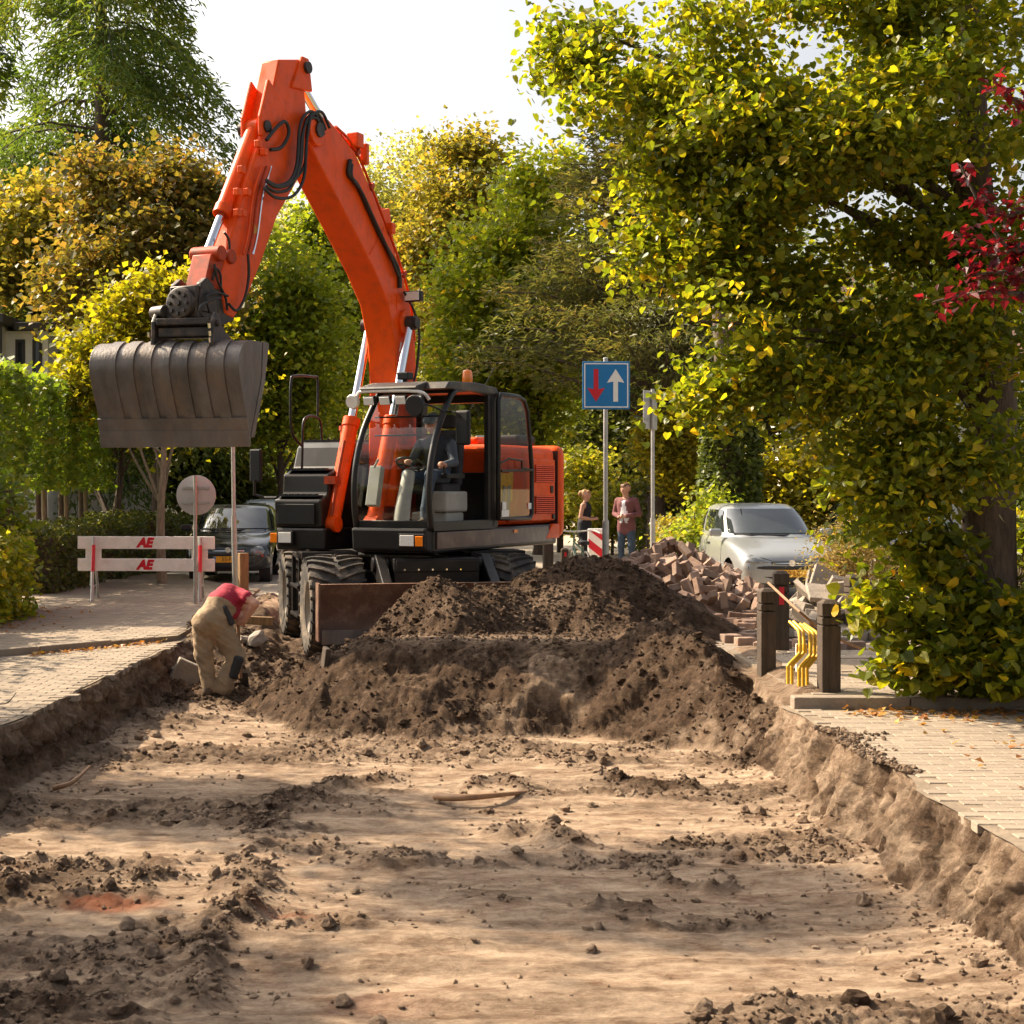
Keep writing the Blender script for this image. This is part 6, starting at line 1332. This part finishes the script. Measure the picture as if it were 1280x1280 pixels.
for i, (x, Y, m_, hh, s_) in enumerate(((-60, 70, 'dark', 13, 4.2), (60, 78, 'mid', 12, 4.5), (230, 82, 'dark', 12, 4.5), (330, 90, 'mid', 13, 5), (450, 98, 'olive', 13, 5), (560, 100, 'mid', 14, 5), (660, 92, 'dark', 13, 5), (730, 84, 'mid', 11, 4.5), (820, 80, 'dark', 13, 5), (930, 78, 'mid', 14, 5), (1060, 74, 'dark', 15, 5), (1190, 72, 'mid', 15, 5), (1320, 70, 'dark', 15, 5))):
    b_ = gb(x, Y); c = Vector(b_)
    lb = [(c + Vector((random.uniform(-1.5, 1.5), 0, hh * .35)), (s_, s_, hh * .30)), (c + Vector((random.uniform(-2, 2), -1, hh * .62)), (s_ * .85, s_, hh * .26)), (c + Vector((s_ * .5, -1.5, hh * .18)), (s_ * .8, s_ * .7, hh * .16)), (c + Vector((-s_ * .6, -1.5, hh * .2)), (s_ * .8, s_ * .7, hh * .16))]
    T('woodland_tree', WOODL[i], b_, lb, LM[m_], 6500, .34, 1.1, trunk=.3, seed=30 + i, limbs=5, group='far woodland trees')
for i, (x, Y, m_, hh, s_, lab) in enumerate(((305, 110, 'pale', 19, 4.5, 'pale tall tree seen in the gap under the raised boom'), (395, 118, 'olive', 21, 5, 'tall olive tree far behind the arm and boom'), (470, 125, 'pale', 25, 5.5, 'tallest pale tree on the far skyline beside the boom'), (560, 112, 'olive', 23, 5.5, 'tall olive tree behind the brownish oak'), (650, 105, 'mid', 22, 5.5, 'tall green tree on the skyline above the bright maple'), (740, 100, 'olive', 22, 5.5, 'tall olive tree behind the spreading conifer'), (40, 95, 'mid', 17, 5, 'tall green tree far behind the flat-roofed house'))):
    c = Vector(gb(x, Y)); lb = [(c + Vector((random.uniform(-1, 1), 0, hh * .78)), (s_ * .75, s_, hh * .2)), (c + Vector((random.uniform(-2, 2), 0, hh * .55)), (s_, s_, hh * .22)), (c + Vector((random.uniform(-2, 2), 0, hh * .33)), (s_ * 1.05, s_, hh * .2)), (c + Vector((0, 0, hh * .15)), (s_, s_, hh * .14))]
    T('tall_tree', lab, tuple(c), lb, LM[m_], 5200, .42, 1.5, trunk=.35, seed=130 + i, limbs=10, gap=.42)
# shrubs on the right behind the heap and the car
T('shrub', 'sunlit yellow-green shrub beside the edge-on sign pole', gb(850, 35), lobes_px(35, [(845, 545, 38, 35, 0), (870, 590, 35, 35, 0), (835, 600, 25, 30, 0), (860, 640, 30, 25, 0), (815, 560, 20, 25, 0)]), LM['yellow'], 5500, .11, .4, cat='shrub', trunk=.04, seed=50, limbs=6, hue=.1)
T('shrub', 'low glossy shrub at the rear wheel of the silver car', gb(868, 26.5), lobes_px(26.5, [(868, 672, 22, 22, 0), (850, 690, 18, 14, 0), (885, 640, 14, 25, .6)]), LM['green'], 1800, .09, .3, cat='shrub', trunk=.03, seed=51, limbs=4)
T('shrub', 'yellow shrub hanging over the roof of the silver car', gb(1000, 31), lobes_px(31, [(970, 600, 45, 35, 0), (1040, 590, 50, 45, 0), (1080, 620, 50, 40, 0), (1010, 640, 60, 30, 0), (930, 610, 25, 40, 0)]), LM['yellow'], 7500, .12, .45, cat='shrub', trunk=.05, seed=52, limbs=8)
T('shrub', 'green shrub under the dark tree by the road', gb(765, 40), lobes_px(40, [(765, 640, 30, 35, 0), (720, 600, 40, 40, 2), (800, 650, 25, 25, 0)]), LM['mid'], 4000, .14, .5, cat='shrub', trunk=.05, seed=53, limbs=5, hue=.15)
T('shrub', 'bright leafy shrub beyond the excavator tail', gb(712, 58), lobes_px(58, [(715, 600, 35, 60, 0), (700, 650, 30, 30, 0)]), LM['yellow'], 4500, .2, .6, cat='shrub', trunk=.06, seed=54, limbs=5, hue=-.15)
T('weed_clump', 'straw-coloured seeding weeds in front of the silver car', gb(1040, 18.9), lobes_px(18.9, [(1062, 690, 42, 38, 0), (1035, 705, 22, 30, 0), (1090, 700, 28, 30, 0), (1066, 662, 22, 20, 0)]), LM['weed'], 4200, .05, .22, cat='weeds', trunk=.012, bark='stick', seed=55, limbs=40, shell=.2, width=.4, gap=.2)
# ivy-clad trunk
iv = Vector(gb(912, 28)); IT = empty('ivy_tree', iv, 0, 'thick tree trunk smothered in dark ivy right of the sign poles', 'tree')
mb = MB(); mb.tube([(0, 0, -.1), (.05, 0, 2), (-.1, 0, 4.5), (-.3, 0, 7)], [.26, .24, .2, .1], 12); mb.build('trunk', M['bark'], IT, smooth=60)
n = 6500; a = rt.uniform(0, 6.283, n); z = rt.uniform(0, 1, n) ** .8 * 3.8; rr = .32 + .25 * fbm(a * 1.2, z * 1.5, 9, 3) + rt.uniform(0, .14, n)
link('ivy', leafmesh('ivy', np.stack([rr * np.cos(a), rr * np.sin(a), z], -1), rt.uniform(.06, .12, n), LM['dark'], rt.random(n) * .8, 'heart'), IT)

# ---- feathery tall conifer (left) and brownish conifer (middle)
def conifer(name, label, base, H_, R_, z0, m, nb, per, leaf, droop, seed, up=0.0, bark='bark', tr=.32, wd=.3):
    root = empty(name, base, 0, label, 'tree'); r_ = np.random.default_rng(seed); P, D, Rn = [], [], []; tk = MB(); tk.tube([(0, 0, -.1), (.05, 0, H_ * .5), (0, 0, H_)], [tr, tr * .6, .03], 10)
    for i in range(nb):
        q_ = (i + r_.random()) / nb; z = z0 + (H_ - z0) * q_; L = R_ * (1 - q_ * .82) * (.6 + .5 * r_.random()); a = r_.uniform(0, 6.283); c, s_ = math.cos(a), math.sin(a)
        ln = [Vector((c * L * t, s_ * L * t, z + up * L * t + .12 * L * math.sin(t * 2.5) - droop * .35 * L * t * t)) for t in (0, .33, .66, 1)]
        tk.tube(ln, [.06 * (1 - q_ * .6), .04, .025, .008], 5)
        n_ = int(per * (.5 + L / R_)); t = r_.random(n_) ** .7; t = .12 + .88 * t; base_p = np.stack([c * L * t, s_ * L * t, z + up * L * t + .12 * L * np.sin(t * 2.5) - droop * .35 * L * t * t], -1)
        side = r_.normal(size=(n_, 1)) * (.10 + .16 * L * (1 - t[:, None] * .6)); o = np.concatenate([-s_ * side, c * side, -np.abs(r_.normal(size=(n_, 1))) * .35 * droop * (1.0 + np.abs(side)) + r_.normal(size=(n_, 1)) * .09], 1)
        P.append(base_p + o); dv = np.stack([np.full(n_, c) * .7 - s_ * side[:, 0] * 1.5, np.full(n_, s_) * .7 + c * side[:, 0] * 1.5, np.full(n_, -.9 * droop + up * .8)], -1); D.append(unit(dv)); Rn.append(np.clip(r_.random(n_) * .6 + r_.random() * .45, 0, 1))
    P = np.concatenate(P); D = np.concatenate(D); Rn = np.concatenate(Rn)
    link('crown', leafmesh('crown', P, leaf * r_.uniform(.6, 1.3, len(P)), m, Rn, 'quad', .1, .3, wd, D, .6), root); tk.build('trunk', M[bark], root, smooth=60, fix=False)
    print(name, len(P)); return root
conifer('conifer_tree', 'very tall feathery conifer rising above the maples on the left', gb(125, 44), 25, 6.8, 3.5, LM['conifer'], 150, 620, .25, 1.15, 3)
conifer('conifer_tree', 'feathery conifer at the left picture edge beside the tallest conifer', gb(-40, 50), 21, 5.0, 4, LM['conifer'], 90, 330, .29, 1.15, 4)
conifer('cypress_tree', 'brownish spreading conifer between green maple and lime tree', gb(820, 36), 11.0, 4.6, 3.2, LM['cypress'], 190, 260, .19, .25, 5, up=.32, tr=.25, wd=.26)

# ---- the big lime tree on the right with its basal shoots
lt = gr(1252, 872, .085); lt = Vector((lt.x + .05, lt.y + .35, .06))
LT = empty('lime_tree', lt, 0, 'large lime tree with yellow-green leaves overhanging the right roadside', 'tree')
mb = MB(); tz = smoothcurve([(0, 0, -.1), (-.03, 0, 1.2), (.02, .05, 2.6), (-.1, .1, 4.0), (-.15, .2, 6.5), (0, .3, 9)], 5); mb.tube(tz, [.30] + [.25 * (1 - .75 * i / (len(tz) - 1)) for i in range(1, len(tz))], 14)
def lbr(pts, r): 
    c_ = smoothcurve([Vector(p) - lt for p in pts], 5); mb.tube(c_, [r * (1 - .8 * i / (len(c_) - 1)) for i in range(len(c_))], 8)
trunkp = lambda z: lt + Vector((-.08, .08, z))
for (x, y, Y, r, z) in ((1020, 240, 12.4, .06, 2.9), (900, 60, 12.4, .06, 3.4), (760, 100, 12.6, .05, 3.6), (960, 420, 12.4, .045, 2.4), (860, 400, 12.2, .035, 2.5), (1100, 60, 12.6, .06, 3.6), (1200, -60, 12.8, .08, 4.0), (1160, 210, 12.6, .09, 2.4), (720, 30, 12.8, .05, 3.8), (800, 180, 12.8, .05, 3.3), (1090, 420, 12.2, .04, 2.2)):
    e = at(x, y, Y); s0 = trunkp(z); lbr([s0, s0.lerp(e, .4) + Vector((0, 0, .15)), e], r)
mb.build('trunk', M['bark'], LT, smooth=60, fix=False)
def cluster_leaves(L, n, leaf, cl, per, gap, seed, hue=0.0, shape='heart', thr=None):
    vol = np.array([r[0] * r[2] for _, r in L]) ** .8; vol /= vol.sum(); nc = n // per; pick = rt.choice(len(L), nc * 3, p=vol); d = unit(rt.normal(size=(nc * 3, 3))); rad = .25 + .85 * rt.random((nc * 3, 1)) ** .7
    C = np.array([L[i][0] for i in pick]) + d * rad * np.array([L[i][1] for i in pick]); C = C[fbm3(C * 1.3, seed) > gap][:nc]; ch = rt.random(len(C))
    # every cluster is a twig: leaves strung along a drooping line
    a = rt.uniform(0, 6.283, len(C)); dirv = np.stack([np.cos(a), np.sin(a), rt.uniform(-.6, .1, len(C))], -1); Li = np.repeat(np.arange(len(C)), per); t = rt.random(len(Li))
    P = C[Li] + dirv[Li] * (t[:, None] - .5) * cl * 1.6 + rt.normal(size=(len(Li), 3)) * cl * .16; P[:, 2] -= .12 * cl * t * t
    return P, np.clip(.62 * rt.random(len(P)) + .38 * ch[Li] + hue, 0, 1), leaf * (.55 + .75 * rt.random(len(P))), C, dirv
Lb = lobes_px(12.2, [(1000, 60, 170, 110, 0), (1160, 40, 170, 120, 0), (850, 70, 120, 85, 0), (760, 70, 70, 60, .6), (705, 60, 32, 42, .8), (930, 200, 130, 95, -.3), (820, 190, 75, 60, .2), (760, 240, 38, 26, .2), (1080, 240, 150, 120, -.4), (1210, 230, 110, 120, 0), (900, 330, 80, 55, -.2), (1010, 360, 120, 80, -.5), (1150, 380, 120, 90, -.5), (900, 420, 62, 45, -.4), (850, 395, 30, 26, -.4), (1000, 470, 90, 55, -.2), (1090, 500, 90, 50, -.4), (1150, 560, 50, 40, -.4), (960, 140, 120, 90, .8), (1060, 140, 120, 100, .9), (1180, 140, 110, 110, .8), (880, 260, 90, 60, .5), (1050, 320, 120, 90, .9), (1130, 300, 100, 90, 1.0), (960, 290, 80, 60, .4), (1040, 430, 100, 60, .5), (940, 470, 60, 40, .2), (1170, 460, 80, 70, .7), (1140, 120, 100, 100, -.5), (1200, 300, 90, 90, -.5), (1090, 150, 90, 80, -.5), (1010, 250, 90, 70, -.6), (1100, 330, 90, 70, -.7), (1230, 130, 80, 90, -.5), (860, 310, 60, 45, 0), (790, 130, 70, 55, 0), (1180, 220, 110, 90, .3), (1240, 330, 70, 90, .2), (1060, 220, 100, 80, .2), (950, 380, 90, 60, .3), (1130, 420, 90, 60, .1), (1000, 170, 110, 80, .1), (1245, 440, 55, 45, -.5), (1190, 560, 40, 45, -.6), (1262, 560, 26, 40, -.7), (1060, 580, 55, 40, -.3), (1100, 640, 50, 45, -.4), (1030, 530, 60, 40, -.2), (1160, 620, 50, 45, -.5), (900, 500, 45, 35, .1), (800, 300, 45, 35, .3)], .75)
P, rn, sz, C, dv = cluster_leaves(sublobes(Lb, 3, 8, 13, .22, .46), 62000, .060, .42, 9, .42, 4.2)
link('crown', leafmesh('crown', P - np.array(lt), sz, LM['lime'], rn, 'heart', .55, .45), LT)
Ls = lobes_px(12.5, [(1150, 600, 55, 45, -.3), (1110, 640, 45, 45, -.3), (1160, 690, 45, 40, -.4), (1240, 760, 60, 35, -.4), (1170, 750, 60, 45, -.4), (1250, 800, 80, 60, -.5), (1180, 830, 55, 40, -.5), (1110, 760, 40, 40, -.5), (1120, 830, 25, 25, -.5), (1080, 590, 45, 35, -.2), (1270, 850, 60, 35, -.6), (1330, 720, 50, 120, 0)], .8)
P, rn, sz, C, dv = cluster_leaves(sublobes(Ls, 7, 6, 10, .25, .5), 8600, .086, .30, 9, .38, 9.1); k = P[:, 2] > .12
link('basal_shoots', leafmesh('basal_shoots', (P - np.array(lt))[k], sz[k], LM['lime'], rn[k], 'heart', .5, .45), LT)
mb = MB()
for i in range(110):
    c = Vector(C[rt.integers(len(C))]) - lt; g_ = Vector((rt.uniform(-.3, .3), rt.uniform(-.2, .3), .0)); mb.tube(smoothcurve([g_, (g_ + c) / 2 + Vector((0, 0, .2)), c], 3), [.014, .013, .012, .010, .008, .006, .004], 5)
mb.build('shoot_stems', M['bark'], LT, fix=False)
# dark red plum branch hanging in from the right
pb_ = at(1420, 420, 9.2); PT = empty('plum_tree', (pb_.x, 9.6, 0), 0, 'purple-leaved plum tree reaching in with dark red leaves', 'tree'); po = Vector((pb_.x, 9.6, 0)); mb = MB()
mb.tube(smoothcurve([(0, 0, -.1), (.0, 0, 1.5), (.05, .0, 3), (0, 0, 4.6)], 5), [.12 - .005 * i for i in range(16)], 10); P, Rn, Sz = [], [], []
for pts in ([(1400, 350), (1300, 320), (1250, 300), (1200, 205)], [(1400, 380), (1300, 370), (1230, 365), (1165, 378)], [(1380, 180), (1300, 140), (1260, 120), (1243, 100)], [(1390, 260), (1300, 250), (1260, 270), (1225, 240)], [(1400, 320), (1290, 305), (1240, 320), (1195, 290)], [(1380, 300), (1290, 350), (1260, 340), (1205, 345)]):
    c_ = smoothcurve([(0.05, 0, 2.4)] + [at(x, y, 9.3) - po for x, y in pts], 6); mb.tube(c_, [.03 * (1 - .85 * i / len(c_)) for i in range(len(c_))], 6)
    for i in range(70): t = rt.integers(int(len(c_) * .55), len(c_)); P.append(np.array(c_[t]) + rt.normal(size=3) * .045); Rn.append(rt.random()); Sz.append(.075 * (.6 + .7 * rt.random()))
mb.build('trunk', M['bark'], PT, smooth=60, fix=False); link('crown', leafmesh('crown', np.array(P), np.array(Sz), LM['red'], np.array(Rn), 'quad', .4, .4, .5), PT)

# ---- trees outside the frame on the left whose shade falls over the trench
for i, (x, y, hh, s_) in enumerate(((-8.6, 13.6, 9.0, .8), (-10.3, 15.4, 8.2, .95), (-10.4, 11.4, 8.0, .9))):
    c = Vector((x, y, 0)); lb = [(c + Vector((0, 0, hh)), (s_, s_ * .55, s_ * .7)), (c + Vector((.7, -.3, hh - .9)), (s_ * .8, s_ * .5, s_ * .55)), (c + Vector((-.6, .3, hh + .8)), (s_ * .7, s_ * .5, s_ * .6))]
    T('roadside_tree', ['slender roadside tree throwing its shade onto the middle of the sand', 'slender roadside tree shading the sand near the labourer', 'slender roadside tree shading the lower left trench floor', 'short roadside tree shading the footpath at the white barrier'][i], (x, y, -.05), lb, LM['mid'], 3800, .14, .5, trunk=.12, seed=70 + i, limbs=6, group='roadside trees left of the trench')

# ---- hedges and pleached limes on the left
def hedge(name, label, x0, x1, y0, y1, z0, z1, m, n, leaf, cat='hedge', core=True, rag=.06, group=None):
    o = empty(name, ((x0 + x1) / 2, (y0 + y1) / 2, z0), 0, label, cat, group); c = np.array(o.location); ar = [(x1 - x0) * (y1 - y0), (y1 - y0) * (z1 - z0), (x1 - x0) * (z1 - z0)]; q_ = np.array([ar[0], ar[1], ar[1], ar[2], ar[2]]); f = rt.choice(5, n, p=q_ / q_.sum()); u = rt.random((n, 3)); lo = np.array([x0, y0, z0]); hi = np.array([x1, y1, z1]); P = lo + (hi - lo) * u
    for k, (ax, v) in enumerate(((2, z1), (0, x0), (0, x1), (1, y0), (1, y1))): P[f == k, ax] = v
    P += (fbm3(P * 1.6, 2.0)[:, None] - .5) * rag * 4 * np.sign(P - (lo + hi) / 2) * .5 + rt.normal(size=(n, 3)) * rag
    if name == 'pleached_lime': sel = P[:, 2] > z0
    link('foliage', leafmesh('foliage', P - c, leaf * rt.uniform(.6, 1.3, n), m, np.clip(rt.random(n) * .7 + .4 * fbm3(P * 1.1, 5.0), 0, 1), 'quad', .45, .3, .8), o)
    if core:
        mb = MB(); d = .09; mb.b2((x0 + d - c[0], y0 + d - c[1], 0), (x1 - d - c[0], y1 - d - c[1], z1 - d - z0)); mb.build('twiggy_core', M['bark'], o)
    return o
for i in range(6):
    Y = 21.5 + i * 2.05; X = -6.95 - .10 * i
    o = hedge('pleached_lime', ['pleached lime with boxed crown right behind the leafy bush', 'second pleached lime counting from the leafy bush', 'third pleached lime counting from the leafy bush', 'fourth pleached lime counting from the leafy bush', 'fifth pleached lime counting from the leafy bush', 'last pleached lime of the row, beside the leaning tree'][i], X - .55, X + .45, Y - 1.05, Y + 1.0, 1.75, 3.45 + .05 * (i % 2), LM['pleach'], 4200, .09, 'tree', False, .065, 'pleached limes along the left footpath')
    for dx, dy in ((.1, .0), (.0, .8)):
        mb = MB(); mb.tube([(dx, dy, -1.8), (dx + .02, dy, -.6), (dx, dy, .9)], [.06, .055, .04], 8); mb.build('trunk', M['barklight'] if dy else M['bark'], o, smooth=60)
for i, (x0, x1, y0, y1, zt, lab) in enumerate(((-7.1, -6.05, 24.2, 27.6, 1.0, 'clipped low hedge block at the end of the left footpath'), (-7.0, -5.9, 28.2, 31.0, 1.02, 'clipped low hedge block under the pleached limes'), (-7.4, -5.6, 32.0, 34.5, 1.08, 'wide clipped hedge in front of the white gable'), (-5.5, -4.95, 34.4, 40, 1.1, 'low hedge running along the far roadside'))):
    hedge('box_hedge', lab, x0, x1, y0, y1, -.05, zt, LM['hedge'], 6500, .055)
hedge('beech_hedge', 'tall leafy hedge lining the left paving towards the camera', -7.6, -6.5, 6.5, 18.3, -.05, 2.3, LM['pleach'], 9000, .12, 'hedge', True, .22)
hedge('laurel_bush', 'leafy green bush at the left edge of the footpath', -7.2, -5.75, 19.0, 21.4, -.05, 1.75, LM['pleach'], 5200, .085, 'bush', True, .13)
hedge('grassy_bush', 'fine-leaved bright green bush in front of the leafy bush', -6.4, -5.35, 18.3, 20.0, -.05, 1.05, LM['green'], 7000, .06, 'bush', True, .10)
hedge('clipped_hedge', 'dark clipped hedge arch behind the man in the blazer', 4.6, 7.6, 36, 37.5, -.05, 1.75, LM['hedge'], 6000, .08)
hedge('brown_hedge', 'brownish round hedge bush left of the silver car', 4.15, 5.4, 29.2, 30.6, -.05, 1.05, LM['olive'], 4200, .055, 'bush')

# ---- garden fence and gate piers behind the heap
FN = empty('garden_fence', at(860, 690, 28.6) * 1.0, 0, 'low brown garden fence of upright posts left of the silver car', 'fence'); FN.location.z = 0
for k in range(6):
    mb = MB(); mb.b2((-.45 + k * .17, -.04, -.05), (-.38 + k * .17, .04, .78 - .04 * (k % 2))); mb.build('paling', M['rust'] if k > 2 else M['wood'], FN, bevel=.006)
mb = MB(); mb.b2((-.5, .045, .25), (.6, .075, .33)); mb.build('rail', M['wood'], FN)
BN = empty('wheelie_bin', at(832, 690, 31.0), 0, 'dark green wheeled bin in front of the clipped hedge', 'bin'); BN.location.z = -.05
M['bin'] = mat('green_bin_plastic', (.018, .05, .03), .5)
mb = MB(); mb.box((0, 0, .55), (.46, .5, -.9), taper=.8); mb.build('tub', M['bin'], BN, bevel=.02); mb = MB(); mb.box((0, 0, 1.06), (.6, .68, .08), taper=.85); mb.build('lid', M['greyplastic'], BN, bevel=.02)
for s_ in (-1, 1):
    mb = MB(); mb.lathe([(.09, 0), (.09, .05)], (s_ * .24, .2, .09), (s_, 0, 0), 14); mb.build('wheel', M['rubber'], BN)
LP = empty('lamp_post', at(726, 620, 60), 0, 'thin black lamp post far down the road', 'lamp post'); LP.location.z = 0
mb = MB(); mb.tube([(0, 0, 0), (0, 0, 1)], .07, 10); mb.tube([(0, 0, 1), (0, 0, 3.6)], .045, 10); mb.build('post', M['blackplastic'], LP); mb = MB(); mb.lathe([(.05, 0), (.16, .1), (.18, .3), (.05, .42), (0, .44)], (0, 0, 3.6), (0, 0, 1), 12); mb.build('lantern', M['blackplastic'], LP)
# white post and red-white marker behind the lime tree
b0 = at(1131, 560, 21); WP = empty('white_post', (b0.x, 21, 0), 0, 'white painted post half hidden by lime leaves', 'post'); mb = MB(); mb.b2((-.055, -.055, -.05), (.055, .055, 2.95)); mb.build('shaft', M['signwhite'], WP, bevel=.01); mb = MB(); mb.b2((-.065, -.065, 2.95), (.065, .065, 3.0)); mb.build('cap', M['signwhite'], WP)

# ---- houses
M['wallwhite'] = mat('white_render', (.70, .68, .64), .85, var=.06, vscale=2, bump=.2, dirt=(.5, .46, .4), dscale=1.5, damt=.4)
M['roofdark'] = mat('dark_roof_felt', (.045, .042, .042), .8, var=.2)
M['tile'] = mat('roof_tiles', (.16, .085, .06), .8, var=.25, vscale=5, bump=.5)
M['winglass'] = mat('window_glass', (.03, .035, .04), .05, var=.1, spec=.8)
def window(par, x, y, z, w, h, face='y'):
    fr = MB(); t = .06
    for (a0, a1, b0_, b1_) in ((-w / 2, w / 2, h / 2 - t, h / 2), (-w / 2, w / 2, -h / 2, -h / 2 + t), (-w / 2, -w / 2 + t, -h / 2 + t, h / 2 - t), (w / 2 - t, w / 2, -h / 2 + t, h / 2 - t)):
        if face == 'y': fr.b2((x + a0, y - .05, z + b0_), (x + a1, y + .02, z + b1_))
        else: fr.b2((x - .02, y + a0, z + b0_), (x + .05, y + a1, z + b1_))
    o = fr.build('window', M['wood'] if face == 'z' else M['roofdark'], par); g_ = MB()
    if face == 'y': g_.b2((x - w / 2 + t, y - .02, z - h / 2 + t), (x + w / 2 - t, y - .005, z + h / 2 - t))
    else: g_.b2((x + .005, y - w / 2 + t, z - h / 2 + t), (x + .02, y + w / 2 - t, z + h / 2 - t))
    g_.build('pane', M['winglass'], o)
h0 = at(22, 440, 36); HS = empty('flat_roofed_house', (h0.x - 2.6, 38, -.05), 0, 'white house with dark flat roof edge above the pleached limes', 'house')
mb = MB(); mb.b2((-4, -2, 0), (2.1, 6, 5.55)); mb.b2((2.1, -1.2, 0), (3.1, 6, 5.45)); mb.build('wall', M['wallwhite'], HS)
mb = MB(); mb.b2((-4.3, -2.3, 5.55), (2.35, 6.3, 5.75)); mb.b2((2.36, -1.5, 5.45), (3.4, 6.2, 5.63)); mb.build('roof', M['roofdark'], HS, bevel=.02)
mb = MB(); mb.tube([(2.2, -2.06, 0), (2.2, -2.06, 5.5)], .06, 8); mb.build('downpipe', M['roofdark'], HS)
for x in (1.3, .5, -.6): window(HS, x, -2.0, 4.55, .55, 1.5)
for x in (2.45, 2.85): window(HS, x, -1.2, 4.5, .22, 1.5)
h1 = at(168, 620, 43); H1 = empty('gabled_house', (h1.x - 1.2, 45, -.05), 0, 'small white clapboard house behind the leaning tree', 'house')
mb = MB()
for k in range(14): z = k * .18; mb.add([(-3, -2.02, z), (1.6, -2.02, z), (1.6, -2.0, z + .18), (-3, -2.0, z + .18), (1.6, 4, z), (1.6, 4, z + .18)], [(0, 1, 2, 3), (1, 4, 5, 2)])
mb.build('wall', M['wallwhite'], H1, fix=False)
mb = MB(); mb.prism([(-3.4, 2.4), (-.7, 4.4), (2.0, 2.4), (2.0, 2.55), (-.7, 4.6), (-3.4, 2.55)], lambda a, b, d: (a, d, b), -2.4, 4.3); mb.build('roof', M['tile'], H1)
mb = MB(); mb.prism([(-3, 2.5), (-.7, 4.25), (1.6, 2.5)], lambda a, b, d: (a, d, b), -2.0, -1.9); mb.build('gable', M['wallwhite'], H1)
window(H1, -1.2, -2.0, 1.4, 1.0, 1.2); window(H1, 1.1, -2.0, 2.1, .4, .5)
wl_ = at(285, 640, 48); WW = MB(); WW.b2((-6.9, 48, -.05), (-5.1, 48.2, 1.9)); o = WW.build('garden_wall', M['wallwhite']); tag(o, 'white garden wall beyond the dark compact car', 'wall')
hx = MB(); hx.b2((9.5, 44, -.05), (16, 52, 5.5)); HX = empty('villa', (0, 0, 0), 0, 'pale villa hidden behind the trees on the right', 'house'); hx.build('wall', M['wallwhite'], HX)
mb = MB(); mb.prism([(43.6, 5.4), (48, 8.4), (52.4, 5.4)], lambda a, b, d: (d, a, b), 9.2, 16.4); mb.build('roof', M['tile'], HX); window(HX, 11, 44, 1.6, 1.2, 1.5); window(HX, 13.5, 44, 1.6, 1.2, 1.5)

# ---- fallen leaves
n = 900; P = []
for i in range(n):
    k = rt.random()
    if k < .5: P.append((rt.uniform(3.0, 6.2), 11.75 + rt.normal() * .22, .008))
    elif k < .72: P.append((rt.uniform(3.2, 6), rt.uniform(8, 12), .008))
    elif k < .86: x = rt.uniform(-4.2, -3.1); P.append((x, kline(x) - .25 + rt.normal() * .12, .008))
    else: P.append((-5.2 + rt.normal() * .3, rt.uniform(17.5, 21.5), .066))
P = np.array(P); tag(link('fallen_leaves', leafmesh('fallen_leaves', P, rt.uniform(.03, .07, n), LM['fall'], rt.random(n), 'quad', .0, 2.5)), 'fallen orange-brown leaves along kerbs and footpath', 'leaves', kind='stuff')
